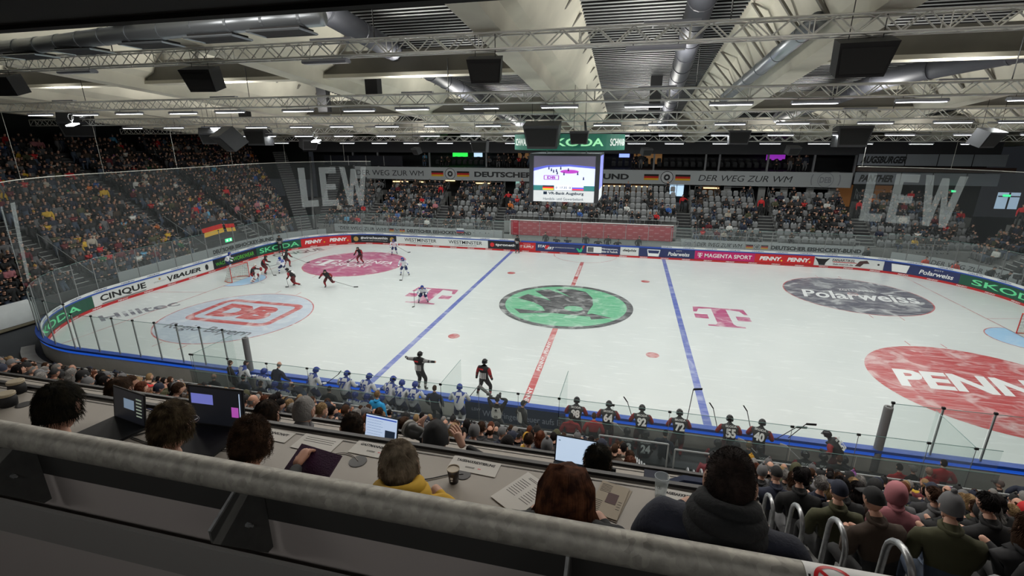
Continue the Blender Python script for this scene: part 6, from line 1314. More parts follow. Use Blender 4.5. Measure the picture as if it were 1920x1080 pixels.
# ================================================================ press desks and people
DESK = mat('desk_grey', (.34, .31, .27), .55, var=.04, scale=3); TRIMB = mat('desk_trim', (.015, .014, .014), .5)
def desk(x0, x1, y0, y1, z, lab):
    o = tag(empty('press_desk', (x0, y0, z)), lab, 'desk'); mb = MB(); mb.box(((x1 - x0) / 2, (y1 - y0) / 2, -.015), (x1 - x0, y1 - y0, .03)); mb.build('desk_top', DESK, o)
    mb = MB(); mb.box(((x1 - x0) / 2, y1 - y0 + .01, -.04), (x1 - x0, .03, .12)); mb.build('front_trim', TRIMB, o); mb = MB(); mb.box(((x1 - x0) / 2, y1 - y0 + .012, -.5), (x1 - x0, .02, .84)); mb.build('front_panel', mat('desk_panel', (.14, .13, .12), .7), o)
    mb = MB(); mb.box((x1 - x0, (y1 - y0) / 2, -.40), (.03, y1 - y0, .76)); mb.build('side_panel', MT['desk_panel'], o); mb = MB()
    mb.box(((x1 - x0) / 2, y1 - y0 - .05, .003), (x1 - x0, .004, .002)); mb.build('top_groove', TRIMB, o); return o
D1, D2 = 8.75, 8.12
d1 = desk(-3.6, 4.47, -28.98, -28.40, D1, 'upper press desk directly below the zinc rail'); d2 = desk(-5.5, 4.45, -27.95, -27.42, D2, 'lower press desk in front of the upper one')
mb = MB(); mb.box((0, -28.65, D1 - 1.0), (9.2, 1.25, .5)); mb.box((0, -27.6, D2 - 1.0), (9.2, 1.0, .5)); mb.box((0, -29.9, D1 - .95), (9.2, 1.6, .5)); mb.box((0, -28.6, 3.6), (9.2, 3.2, 7.1)); struct(mb.build('trim_9', mat('gallery_floor', (.06, .055, .05), .9)))
for x, y, z, w_, lab in ((2.12, -28.62, D1, .055, 'beside the GASTMANNSCHAFT sheet'), (2.80, -28.585, D1, .045, 'beside the paper cup'), (-.70, -28.60, D1, .05, 'beside the two black jars'), (4.2, -28.66, D1, .04, 'under the big man in navy')):
    mb = MB(); mb.lathe([(w_, 0), (w_, .004), (w_ * .8, .0045)], (x, y, z), 20); tag(mb.build('cable_hole', TRIMB), 'round black cable hole in the upper press desk ' + lab, 'cable hole')
PAPER = mat('paper_white', (.60, .58, .54), .8); INK = mat('ink', (.015, .015, .016), .8)
def sheet(x, y, z, w_, h_, ang, lab, texts=(), m=PAPER, cat='paper sheet', lift=.004):
    mb = MB(); mb.box((0, 0, 0), (w_, h_, .0015)); o = mb.build('paper_sheet', m, loc=(x, y, z + lift)); o.rotation_euler = (0, 0, R(ang)); tag(o, lab, cat)
    q = MB()
    for t in texts:
        if t[0] == 'L':
            for i in range(t[1]): q.box((t[2], t[3] - i * t[5], .0012), (t[4], .003, .0006))
        else: text_mb(q, t[0], lambda a, b: V((a, b, .0013)), t[3], t[4], t[1], t[2], bold=t[5] if len(t) > 5 else .05, shear=.15)
    if q.v: q.build('print', INK, o)
    q = MB(); q.box((.04, -.022, .0012), (.02, .006, .0006)) if 'NSCHAFT' in lab or 'TAGES' in lab else None
    if q.v: q.build('red_logo', ADR, o)
    return o
sheet(1.40, -28.50, D1, .30, .11, -3, 'white desk sheet ending in SCHAFT behind the curly head', [('HEIMMANNSCHAFT', .0, .02, .24, .024), ('L', 1, -.03, -.022, .06, .01)])
sheet(1.76, -28.52, D1, .29, .16, -3, 'white sheet with three printed lines by the hand on the tablet', [('L', 3, 0, .05, .22, .02), ('L', 1, -.02, -.04, .08, .01)])
sheet(2.17, -28.49, D1, .32, .14, -3, 'desk sheet reading GASTMANNSCHAFT beside the blond head', [('GASTMANNSCHAFT', .0, .03, .25, .024), ('L', 2, -.02, -.02, .06, .008)])
sheet(2.84, -28.495, D1, .31, .13, -3, 'desk sheet reading TAGESAKKREDITIERUNG behind the paper cup', [('TAGESAKKREDITIERUNG', .0, .03, .25, .024), ('L', 2, -.02, -.02, .06, .008)])
sheet(4.06, -28.50, D1, .30, .13, -3, 'desk sheet reading TAGESAKKREDITIERUNG partly hidden by the man in navy', [('TAGESAKKREDITIERUNG', .02, .03, .25, .024), ('L', 2, -.02, -.02, .06, .008)])
sheet(3.18, -28.66, D1, .21, .30, -33, 'white statistics sheet with printed tables lying askew by the auburn haired woman', [('L', 8, -.05, .08, .07, .018), ('L', 8, .05, .08, .07, .018), ('L', 2, 0, .12, .12, .01)], lift=.006)
NEWS = mat('newspaper', (.36, .31, .24), .85)
o = sheet(3.66, -28.60, D1, .16, .27, -14, 'folded newspaper with a photo beside the auburn haired woman', [('L', 6, -.04, .11, .06, .012), ('L', 7, -.05, -.03, .04, .014), ('L', 4, .06, .0, .02, .02)], NEWS, 'newspaper', .008)
mb = MB(); mb.box((.012, .01, .0016), (.06, .085, .0006)); mb.build('printed_photo', mat('photo_dark', (.09, .05, .05), .8), o)
sheet(3.665, -28.605, D1, .165, .275, -17, 'lower layer of the folded newspaper', [], NEWS, 'newspaper', .003)
# cups, jars, phone, tablet
CUPK = mat('cup_dark', (.025, .02, .02), .35); COF = mat('cup_inside', (.42, .36, .27), .5)
o = tag(empty('paper_cup', (2.765, -28.655, D1)), 'dark paper coffee cup with beige inside on the upper desk', 'cup'); mb = MB(); mb.lathe([(.027, 0), (.036, .09), (.034, .09), (.026, .02)], n=24); mb.build('cup_body', CUPK, o, True); mb = MB(); mb.lathe([(.0345, .0885), (.0375, .089), (.0375, .094), (.0345, .094), (.0345, .089), (.031, .06), (.001, .058)], n=24); mb.build('cup_rim', COF, o, True); mb = MB(); mb.box((0, -.0325, .045), (.014, .004, .012)); mb.box((0, -.0325, .028), (.010, .004, .006)); mb.build('cup_print', LW, o)
PLC = glass_mat('clear_plastic', (.92, .95, .97), .42, .25)
o = tag(empty('plastic_cup', (3.935, -28.52, D1)), 'tall clear reusable plastic cup standing beside the TAGESAKKREDITIERUNG sheet', 'cup'); mb = MB(); n = 28; pr = [(.027, .0), (.039, .15)]; mb.lathe([(.001, .003), (.027, .003), (.039, .15)], n=n); mb.f.pop(); mb.m.pop(); mb.build('cup_wall', PLC, o, True)
mb = MB(); mb.tube([(.039 * math.cos(t), .039 * math.sin(t), .15) for t in [2 * PI * i / 28 for i in range(28)]], .0013, 5, closed=True); mb.build('cup_rim', mat('plastic_rim', (.6, .66, .7), .3), o); mb = MB(); ringpoly(mb, lambda a, b: V((a - .012, -.0345, .1 + b)), 0, 0, .010, .0115, 20); text_mb(mb, 'S', lambda a, b: V((a - .012, -.0345, .1 + b)), .007, .011, bold=.03); mb.build('cup_print', INK, o)
mb = MB(); mb.lathe([(.024, .004), (.026, .009), (.02, .011)], n=16); mb.build('drink_rest', mat('drink_rest', (.06, .04, .03), .4), o)
for x, y, lab in ((-.96, -28.47, 'black round jar with cork coloured lid, the one farther from the rail'), (-.80, -28.63, 'black round jar with cork coloured lid, close to the rail')):
    o = tag(empty('lidded_jar', (x, y, D1)), lab, 'jar'); mb = MB(); mb.lathe([(.05, 0), (.056, .05), (.05, .085)], n=24); mb.build('jar_body', BLACK, o, True); mb = MB(); mb.lathe([(.055, .085), (.056, .1), (.05, .105)], n=24); mb.build('jar_lid', mat('cork_lid', (.38, .32, .22), .6), o)
mb = MB(); mb.box((4.10, -28.62, D1 + .012), (.075, .15, .01), rot=Matrix.Rotation(R(-10), 3, 'Z')); o = tag(mb.build('smartphone', BLACK), 'smartphone with white lit screen beside the man in navy', 'phone'); mb = MB(); mb.box((4.10, -28.62, D1 + .0185), (.066, .14, .002), rot=Matrix.Rotation(R(-10), 3, 'Z')); mb.build('phone_screen', mat('phone_glow', (.6, .58, .7), .5, emit=.5), o)
TABM = mat('tablet_purple', (.045, .012, .045), .5, bump=.2, scale=120)
mb = MB(); rt = Matrix.Rotation(R(-9), 3, 'Z') @ Matrix.Rotation(R(28), 3, 'X'); mb.box((1.93, -28.80, D1 + .075), (.31, .2, .012), rot=rt); o = tag(mb.build('tablet', TABM), 'purple backed tablet held up by the curly haired reporter', 'tablet')
def cable(pts, r, lab, m=TRIMB): mb = MB(); mb.tube(pts, r, 6); return tag(mb.build('cable', m, smooth=True), lab, 'cable')
def cat(pts, n=6):
    P = [V(p) for p in pts]; P = [P[0]] + P + [P[-1]]; out = []
    for i in range(1, len(P) - 2):
        for j in range(n):
            t = j / n; a, b, c, d = P[i - 1], P[i], P[i + 1], P[i + 2]; out.append(.5 * ((2 * b) + (c - a) * t + (2 * a - 5 * b + 4 * c - d) * t * t + (-a + 3 * b - 3 * c + d) * t ** 3))
    return out + [P[-2]]
cable(cat([(2.45, -28.62, D1 + .02), (2.52, -28.68, D1 + .006), (2.6, -28.68, D1 + .006), (2.72, -28.61, D1 + .006), (2.8, -28.585, D1 + .004)]), .0035, 'black cable running from the blond man to the hole beside the cup')
cable(cat([(1.90, -28.62, D1 + .006), (1.98, -28.57, D1 + .006), (2.06, -28.58, D1 + .006), (2.12, -28.62, D1 + .006)]), .003, 'thin pale cable running into the hole by the GASTMANNSCHAFT sheet', mat('cable_grey', (.3, .28, .25), .6))
cable(cat([(.42, -28.62, D1 + .006), (.5, -28.60, D1 + .006), (.56, -28.66, D1 + .006), (.50, -28.74, D1 + .006), (.58, -28.76, D1 + .006), (.70, -28.78, D1 + .006)]), .004, 'black cable snaking between the two laptops')
cable(cat([(.28, -28.44, D1 + .008), (.35, -28.47, D1 + .03), (.42, -28.46, D1 + .008), (.55, -28.48, D1 + .03), (.64, -28.50, D1 + .008), (.72, -28.49, D1 + .008)]), .005, 'thick blue cable along the far edge of the upper desk', mat('cable_blue', (.02, .05, .2), .5))
cable(cat([(1.12, -28.70, D1 + .006), (1.22, -28.72, D1 + .006), (1.36, -28.68, D1 + .006), (1.45, -28.66, D1 + .006)]), .004, 'short black cable between the tousled and the curly head')
mb = MB(); mb.sphere((.45, -28.6, D1 + .02), (.05, .035, .02), 10, 6); tag(mb.build('power_adapter', BLACK, smooth=True), 'black power adapter beside the first laptop', 'power adapter')
mb = MB(); mb.box((1.20, -28.55, D1 + .01), (.15, .12, .02), rot=Matrix.Rotation(.15, 3, 'Z')); tag(mb.build('notebook', mat('notebook_black', (.012, .014, .013), .8)), 'black notebook on the desk beside the big dark laptop', 'notebook')
mb = MB(); mb.sphere((1.05, -27.62, D2 + .02), (.06, .04, .02), 10, 6); tag(mb.build('black_pouch', BLACK, smooth=True), 'small black pouch on the lower desk', 'pouch')
cable([V((.9 + .045 * math.cos(t), -27.62 + .06 * math.sin(t), D2 + .006)) for t in [2 * PI * i / 20 for i in range(19)]], .004, 'coiled black cable on the lower desk')
cable(cat([(1.1, -27.6, D2 + .006), (1.2, -27.62, D2 + .006), (1.33, -27.64, D2 + .006)]), .005, 'black cord beside the pouch on the lower desk')
mb = MB(); mb.box((3.62, -27.60, D2 + .03), (.16, .10, .06)); mb.tube([(3.54, -27.6, D2 + .08), (3.70, -27.6, D2 + .08)], .015, 6); tag(mb.build('headset_box', BLACK), 'black device with handle on the lower desk by the second laptop screen', 'device')
mb = MB(); mb.box((4.0, -27.62, D2 + .05), (.17, .12, .1)); tag(mb.build('small_bag', NAV), 'navy bag on the lower desk behind the clear cup', 'bag'); mb = MB(); mb.box((4.0, -27.74, D2 + .02), (.12, .09, .008)); tag(mb.build('tablet', mat('tablet_glow', (.5, .6, .7), .4, emit=.25)), 'small tablet with pale screen behind the clear cup', 'tablet')
def laptop(x, y, z, ang, w_, d_, tilt, lab, scrm, parts=()):
    """hinge at y; screen leans away, keyboard towards the camera"""
    o = tag(empty('laptop', (x, y, z), rz=R(ang)), lab, 'laptop'); mb = MB(); mb.box((0, -d_ / 2, .01), (w_, d_, .018)); mb.build('keyboard_base', BLACK, o)
    u, v = V((1, 0, 0)), V((0, math.sin(R(tilt)), math.cos(R(tilt)))); nn = u.cross(v); mb = MB()
    mb.add([u * a + v * b + nn * c for c in (0, -.008) for a in (-w_ / 2, w_ / 2) for b in (.01, d_ + .01)], [(0, 2, 3, 1), (4, 5, 7, 6), (0, 1, 5, 4), (2, 6, 7, 3), (1, 3, 7, 5), (0, 4, 6, 2)]); lid = mb.build('lid', BLACK, o)
    fn = lambda e: (lambda a, b: u * (a * w_ / 2) + v * (d_ * (.5 + b * .5) + .01) + nn * (.001 + e)); mb = MB(); poly_chart(mb, [(-.94, -.88), (.94, -.88), (.94, .92), (-.94, .92)], fn(0)); sc_ = mb.build('screen', scrm, o)
    for i, (P, m, nm) in enumerate(parts): mb = MB(); poly_chart(mb, P, fn(.0012)); mb.build(nm, m, sc_)
    return o
def bx_(x0, y0, x1, y1): return [(x0, y0), (x1, y0), (x1, y1), (x0, y1)]
SB = mat('screen_pale', (.50, .62, .82), .5, emit=.8); SBL = mat('screen_headline', (.03, .09, .5), .5, emit=.6); STX = mat('screen_text', (.2, .26, .36), .5, emit=.2); SDK = mat('screen_dark', (.012, .014, .02), .4, emit=.3); SPV = mat('screen_video', (.16, .22, .30), .5, emit=.8); SVB = mat('screen_violet', (.16, .18, .55), .5, emit=.7)
laptop(1.66, -27.58, D2, -6, .34, .22, 15, 'open laptop with a bright article page on the lower desk', SB, [(bx_(-.94, .70, .9, .80), SBL, 'blue_bar')] + [(bx_(-.85, .5 - i * .22, .1 - .1 * (i % 2), .52 - i * .22), STX, 'text_line') for i in range(6)] + [(bx_(.25, -.75, .85, -.1), mat('screen_photo', (.03, .05, .09), .5, emit=.3), 'article_photo')])
laptop(3.37, -27.52, D2, -4, .34, .23, 12, 'open laptop with a pale blue page behind the auburn haired woman', mat('screen_paler', (.55, .68, .85), .5, emit=.8), [(bx_(-.85, .6, -.75, .66), STX, 'page_icon')])
laptop(.33, -28.62, D1, -10, .36, .24, 10, 'dark laptop showing video and score lists beside the first dark head', SDK, [(bx_(-.3, -.15, .35, .45), SPV, 'video_window')] + [(bx_(.48, .55 - i * .2, .82, .63 - i * .2), mat('screen_buttons', (.35, .42, .33), .5, emit=.5), 'score_row') for i in range(6)])
laptop(.98, -28.52, D1, 2, .44, .29, 8, 'large dark laptop with blue picture before the tousled head', SDK, [(bx_(-.9, .1, -.1, .6), SVB, 'blue_picture'), (bx_(.55, -.4, .8, .1), mat('screen_pink', (.5, .1, .5), .5, emit=.6), 'pink_picture'), (bx_(.84, -.5, .87, .8), SB, 'window_edge')])
# ---------------------------------------------------------------- press people, close to the camera
def strands(o, c, rot, n, m, length, rad, style, s=1.0, seed=1, comb=(0, -.3, -1), curl=.0, name='hair_strands', zmin=-.42, ymax=.25, spiral=True):
    rs = random.Random(seed); mb = MB(); comb = V(comb).normalized()
    for i in range(n):
        for _ in range(30):
            z = rs.uniform(zmin, 1); a = rs.uniform(0, 2 * PI); r = math.sqrt(max(0, 1 - z * z)); x, y = r * math.cos(a), r * math.sin(a)
            if (z > .45 and y < .9) or y < ymax: break
        nrm = V((x, y, z)).normalized(); p = V((x * .081 * s, y * .10 * s, z * .122 * s)); crown = V((0, -.45, .89)); rad_ = (nrm - crown * nrm.dot(crown)); rad_ = rad_.normalized() if rad_.length > .1 else V((1, 0, 0))
        d = (rad_ * .9 + comb * .5 + nrm * .28 + V([rs.uniform(-.22, .22) for _ in range(3)])); d -= nrm * max(-.0, d.dot(nrm) - .32); d.normalize(); pts = [p]; L = length * rs.uniform(.6, 1.15); q = p.copy(); ph = rs.uniform(0, 6)
        for j in range(4):
            d2 = (d + V((0, 0, -.22 * j)) + V((math.sin(ph + j * 2.2), math.cos(ph + j * 1.9), math.sin(ph * 2 + j))) * curl).normalized(); q = q + d2 * L / 4
            e = V((q.x / .084 / s, q.y / .104 / s, q.z / .126 / s))
            if e.length < 1 and q.z > -.1: q = V((q.x / e.length, q.y / e.length, q.z / e.length)) * 1.01
            pts.append(q.copy())
        mb.tube([c + rot @ t for t in pts], [rad * f for f in (1, 1, .9, .7, .25)], 3, caps=False)
    return mb.build(name, m, o, smooth=True)
def hairmat(name, a, b, rough=.45):
    m = mat(name, a, .75, spec=.12); nt = m.node_tree; tc = nt.nodes.new('ShaderNodeTexCoord'); n = nt.nodes.new('ShaderNodeTexNoise'); n.inputs['Scale'].default_value = 22; n.inputs['Detail'].default_value = 4; r = nt.nodes.new('ShaderNodeValToRGB'); r.color_ramp.elements[0].color = (*a, 1); r.color_ramp.elements[1].color = (*b, 1); r.color_ramp.elements[0].position = .38; r.color_ramp.elements[1].position = .66
    nt.links.new(tc.outputs['Object'], n.inputs['Vector']); nt.links.new(n.outputs['Fac'], r.inputs[0]); nt.links.new(r.outputs[0], nt.nodes['Principled BSDF'].inputs['Base Color']); return m
def reporter(x, y, zh, rz, top, lab, hm, style='short', length=.035, rad=.0011, n=1500, turn=0, scale=1.0, curl=0, hood=None, nod=8, seed=3, base='short', grp=None, pose=None, lean=14, hs=1.0, ears=True, zmin=-.42, collar=True):
    P = dict(SITP, bulk=1.15, lean=lean, wr_l=(-.18, .42, .78), wr_r=(.18, .42, .78), hturn=turn, nod=nod, neckcut=.05); P.update(pose or {}); J = rig(P); z = zh - J['head'].z
    _, vs, fs, sl = body_geo(P, 'civil', 2); mb = MB(); mb.add(vs, fs, sl); c = J['head']; hr = J['hr']; head_geo(mb, c, hr, 3, 7, 28, 20, hs, ears)
    if ears:
        for sx in (-1, 1): mb.tube([c + hr @ V((sx * (.078 + .012 * math.sin(t * .5)), -.012 - .018 * math.cos(t), -.005 + .032 * math.sin(t))) for t in [PI * q / 6 - PI / 2 for q in range(-1, 13)]], .0045, 6, 3, closed=True)
    o = mb.build('reporter', [top, BLACK, BLACK, SKIN, SKIN, BLACK, top, EYE], smooth=True); hc = to_world
    o.location = (x, y, z); o.rotation_euler = (0, 0, R(rz)); rr = Matrix.Rotation(R(rz), 3, 'Z') @ V((c.x, c.y, 0)); o.location = (x - rr.x, y - rr.y, z); tag(o, lab, 'reporter', grp or 'reporters at the press desks')
    mb = MB(); hair_geo(mb, c, hr, base, s=hs * .99, n=28, m=20, bumpy=.05 if base != 'bald' else 0); mb.build('hat' if base in ('cap', 'beanie') else 'hair', hm, o, smooth=True)
    if n: strands(o, c, hr, n, hm, length, rad, style, hs, seed, curl=curl, zmin=zmin)
    if collar and hood is None:
        mb = MB(); pc = J['nb'].lerp(J['neck'], .35)
        mb.tube([pc + V((.075 * math.cos(t), .07 * math.sin(t), .012 * math.sin(t) - .005)) for t in [2 * PI * i / 16 for i in range(16)]], .022, 8, closed=True); mb.build('collar', top, o, smooth=True)
    if hood:
        mb = MB(); pc = J['nb'].lerp(J['neck'], .75) + V((0, -.015, .01))
        for k_, (ra, rb_, dz, rt) in enumerate(((.090, .085, .01, .036), (.105, .105, -.03, .044), (.105, .11, -.07, .05))):
            mb.tube([pc + V((ra * math.cos(t), rb_ * math.sin(t) - .025 - .012 * k_, dz + .03 * -math.sin(t) * (k_ < 2))) for t in [2 * PI * i / 20 for i in range(20)]], rt, 8, closed=True)
        mb.build('hood', hood, o, smooth=True)
    return o, J, c, hr
H1 = hairmat('hair_p1', (.006, .006, .004), (.022, .018, .010)); H2 = hairmat('hair_p2', (.025, .016, .008), (.11, .08, .045)); H3 = hairmat('hair_p3', (.022, .012, .007), (.075, .042, .024)); H4 = hairmat('hair_p4', (.10, .075, .05), (.26, .21, .15)); H5 = hairmat('hair_p5', (.025, .008, .004), (.12, .045, .02)); H6 = hairmat('hair_p6', (.014, .010, .009), (.035, .024, .02)); H7 = hairmat('hair_p7', (.012, .008, .006), (.04, .025, .015))
reporter(.50, -29.08, 9.175, 42, BLK, 'reporter with full dark hair turned to his laptop, nearest the black jars', H1, pose=dict(bulk=1.0, neckcut=-.03), n=2600, length=.05, hs=1.22, turn=-14, base='short', seed=4, curl=.15)
o, J, c, hr = reporter(1.33, -29.10, 9.185, 38, BLK, 'reporter with tousled brown grey hair and glasses before the large dark laptop', H2, n=2800, length=.05, hs=1.12, turn=-16, curl=.5, seed=5, pose=dict(bulk=1.0, neckcut=-.03))
mb = MB(); mb.tube([c + hr @ V((.085, -.01, .012)), c + hr @ V((.088, .09, .012))], .003, 5); mb.tube([c + hr @ V((.088 - .028 + .028 * math.cos(t), .108, .005 + .02 * math.sin(t))) for t in [2 * PI * i / 12 for i in range(12)]], .0025, 5, closed=True); mb.build('glasses', mat('glasses_frame', (.3, .3, .35), .3, .5), o)
o, J, c, hr = reporter(1.83, -29.10, 9.165, 34, BLK, 'curly brown haired reporter holding a purple tablet', H3, n=3200, length=.05, hs=1.12, turn=-10, curl=1.8, base='short', seed=6, pose=dict(bulk=1.0, neckcut=-.03))
def real_hand(o, p, d, palmn, m, side=1, curl=.6, name='hand', s=1.0):
    """five-fingered hand: palm from p along d, palm normal palmn"""
    p, d, nn = V(p), V(d).normalized(), V(palmn).normalized(); u = d.cross(nn).normalized() * side; nn = u.cross(d).normalized() * side; pts, bones = [(p - d * .05, .030 * s), (p, .029 * s), (p + d * .045 * s, (.034 * s)), (p + d * .08 * s, .030 * s)], [(0, 1), (1, 2), (2, 3)]
    vs, fs, sl = skin_mesh(pts, bones, lambda *a: 0, 2); mb = MB(); mb.add(vs, fs, 0)
    for i, (off, L) in enumerate(((-.030, .070), (-.010, .080), (.010, .075), (.028, .060))):
        q = p + d * .075 * s + u * off * s; fd = d.copy(); P = [(p + d * .04 * s + u * off * .8 * s, .0105 * s), (q, .0105 * s)]
        for j, f in enumerate((.45, .32, .25)):
            fd = (fd * math.cos(curl * (.7 + .15 * i)) + nn * math.sin(curl * (.7 + .15 * i))).normalized(); q = q + fd * L * f * s; P.append((q, (.0095 - .001 * j) * s))
        v2, f2_, _ = skin_mesh(P, [(k, k + 1) for k in range(len(P) - 1)], lambda *a: 0, 2); mb.add(v2, f2_, 0)
    t0 = p + d * .01 * s - u * .028 * s; td = (d * .6 - u * .75 + nn * .35).normalized(); P = [(p, .014 * s), (t0, .0125 * s), (t0 + td * .035 * s, .0115 * s), (t0 + td * .035 * s + (td + d * .8 + nn * .3).normalized() * .03 * s, .0095 * s)]
    v2, f2_, _ = skin_mesh(P, [(0, 1), (1, 2), (2, 3)], lambda *a: 0, 2); mb.add(v2, f2_, 0)
    h = mb.build(name, m, None, smooth=True); h.parent = o; h.matrix_parent_inverse = (Matrix.Translation(o.location) @ Matrix.Rotation(o.rotation_euler[2], 4, 'Z')).inverted(); return h
def sleeve(o, pts, rs_, m, name='sleeve'):
    vs, fs, sl = skin_mesh(list(zip(pts, rs_)), [(i, i + 1) for i in range(len(pts) - 1)], lambda *a: 0, 2); mb = MB(); mb.add(vs, fs); h = mb.build(name, m, None, smooth=True); h.parent = o; h.matrix_parent_inverse = (Matrix.Translation(o.location) @ Matrix.Rotation(o.rotation_euler[2], 4, 'Z')).inverted(); return h
sleeve(o, [V((1.98, -29.12, 8.95)), V((1.93, -28.98, 8.86)), V((1.885, -28.86, 8.855))], [.05, .042, .034], BLK)
real_hand(o, (1.87, -28.82, 8.865), (.0, 1, .18), (.25, 0, -1), SKIN2, -1, .75)
# three curls of the crown that stand up, blond man with yellow hood
o, J, c, hr = reporter(2.67, -29.11, 9.17, 22, mat('cloth_mustard', (.55, .32, .015), .8), 'short haired blond grey reporter in yellow hooded sweater', H4, n=2600, length=.028, rad=.0009, hs=1.08, hood=mat('cloth_mustard', (.55, .32, .015), .8), seed=7, turn=5, zmin=-.6, pose=dict(neckcut=.085, bulk=1.0))
o, J, c, hr = reporter(3.47, -29.12, 9.19, 2, BLK, 'woman with long auburn hair in black jacket', H5, n=0, base='long', hs=1.08, seed=8, lean=18, ears=False, pose=dict(neckcut=.12, bulk=1.15))
rs = random.Random(9); mb = MB()
for i in range(4200):
    a = rs.uniform(PI * .93, PI * 2.07); top = c + hr @ V((0, -.02, .13)); r0 = rs.uniform(.05, .12); x, y = math.cos(a), math.sin(a)
    f = rs.uniform(.85, 1.05) * 1.17; P = [top + hr @ V((x * .015, y * .02, 0)), c + hr @ V((x * .065 * f, y * .075 * f, .115)), c + hr @ V((x * .102 * f, y * .122 * f, .03)), c + hr @ V((x * .108 * f, y * .13 * f, -.07)), c + hr @ V((x * .13 * f + rs.uniform(-.025, .025), y * .135 * f + rs.uniform(-.012, .012), -.16)), c + hr @ V((x * .155 * f + rs.uniform(-.04, .04), y * .14 * f - .01 + rs.uniform(-.02, .02), -.23 - rs.uniform(0, .06)))]
    mb.tube(P, [.0012, .0014, .0014, .0013, .0011, .0004], 3, caps=False)
mb.build('long_hair_strands', H5, o, smooth=True)
DNAV = mat('cloth_deep_navy', (.012, .015, .030), .8, bump=.2, scale=60)
o, J, c, hr = reporter(4.12, -29.11, 9.36, -13, DNAV, 'large man with very short dark hair and hooded navy jacket, nearest the aisle', H6, n=3600, length=.006, rad=.0008, hs=1.15, hood=mat('hood_black', (.008, .009, .010), .9, bump=.3, scale=60), seed=10, zmin=-.75, pose=dict(bulk=1.22, neckcut=.085))
mb = MB(); mb.tube([c + hr @ V((-.088, -.02, .0)), c + hr @ V((-.092, .04, -.02)), c + hr @ V((-.06, .1, -.04))], .002, 5); mb.build('mask_strap', WHITE, o)
# lower press row
reporter(-.43, -28.12, 8.63, 40, BLK, 'reporter with brown hair and headphones at the lower desk by the coiled blue cables', H3, n=1100, length=.04, hs=1.05, turn=-15, seed=11)
o, J, c, hr = reporter(1.02, -28.12, 8.60, 28, BLK, 'reporter with dark brown hair at the lower desk, leaning to a pale haired neighbour', H7, n=1200, length=.03, hs=1.1, turn=-10, seed=12)
reporter(1.20, -27.92, 8.56, 20, GREY, 'pale haired neighbour half hidden behind the dark brown head', HGR, n=0, hs=1.05, turn=-15, base='short')
o, J, c, hr = reporter(1.74, -28.08, 8.585, 30, BLK, 'reporter with thinning dark crown before the bright article page', H7, n=1300, length=.018, hs=1.0, seed=13)
o, J, c, hr = reporter(2.42, -28.10, 8.61, 5, BLK, 'photographer in black cap aiming a long white lens camera', BLK, n=0, base='cap', hs=1.1, turn=12)
mb = MB(); hair_geo(mb, c, hr, 'hood', s=.98, n=24, m=16); 
real_hand(o, (2.58, -28.02, 8.56), (-.45, .35, .6), (-.6, .5, -.2), SKIN, 1, .45); sleeve(o, [V((2.86, -28.05, 8.42)), V((2.74, -28.04, 8.47)), V((2.62, -28.02, 8.53))], [.05, .04, .028], BLK)
real_hand(o, (2.24, -27.98, 8.55), (-.1, .4, .8), (.3, .6, .0), SKIN, 1, .6)
LENSM = mat('lens_body', (.05, .05, .045), .4); o = tag(empty('camera', (2.29, -28.02, 8.57)), 'camera with thick telephoto lens held up by the reporter in black cap', 'camera'); mb = MB(); mb.box((.08, -.06, 0), (.13, .09, .11)); mb.build('camera_body', BLACK, o); mb = MB(); d = V((-.15, .06, .0)); mb.tube([(0, 0, 0), d * .45, d * .5, d], [.048, .052, .060, .062], 24); mb.build('lens_barrel', LENSM, o, smooth=True); mb = MB(); mb.tube([d * .88, d * 1.04], .066, 24); mb.build('lens_hood', mat('lens_ring', (.28, .27, .24), .4), o, smooth=True)
reporter(3.57, -28.12, 8.63, 0, BLK, 'reporter with spiky black hair beside the pale blue laptop page', H1, n=1500, length=.045, hs=.98, seed=15)
CHR = mat('chair_fabric', (.012, .012, .013), .8)
for x, y, z, m, lab in ((3.12, -28.12, 8.46, CHR, 'rounded black chair back at the lower desk beside the auburn haired woman'), (4.20, -28.10, 8.54, mat('chair_blue', (.012, .022, .06), .8), 'rounded navy chair back at the lower desk behind the clear cup')):
    o = tag(empty('office_chair', (x, y, z - .75)), lab, 'chair'); mb = MB(); mb.prism([(-.21, .3), (.21, .3), (.22, .62), (.17, .74), (.08, .79), (-.08, .79), (-.17, .74), (-.22, .62)], (0, 0, 0), (1, 0, 0), (0, 0, 1), (0, 1, 0), .05); mb.build('backrest', m, o); mb = MB(); mb.box((0, .22, .22), (.44, .44, .08)); mb.build('seat', m, o); mb = MB(); mb.tube([(0, .2, .2), (0, .2, -.2)], .03, 8); mb.build('pedestal', STEEL, o)
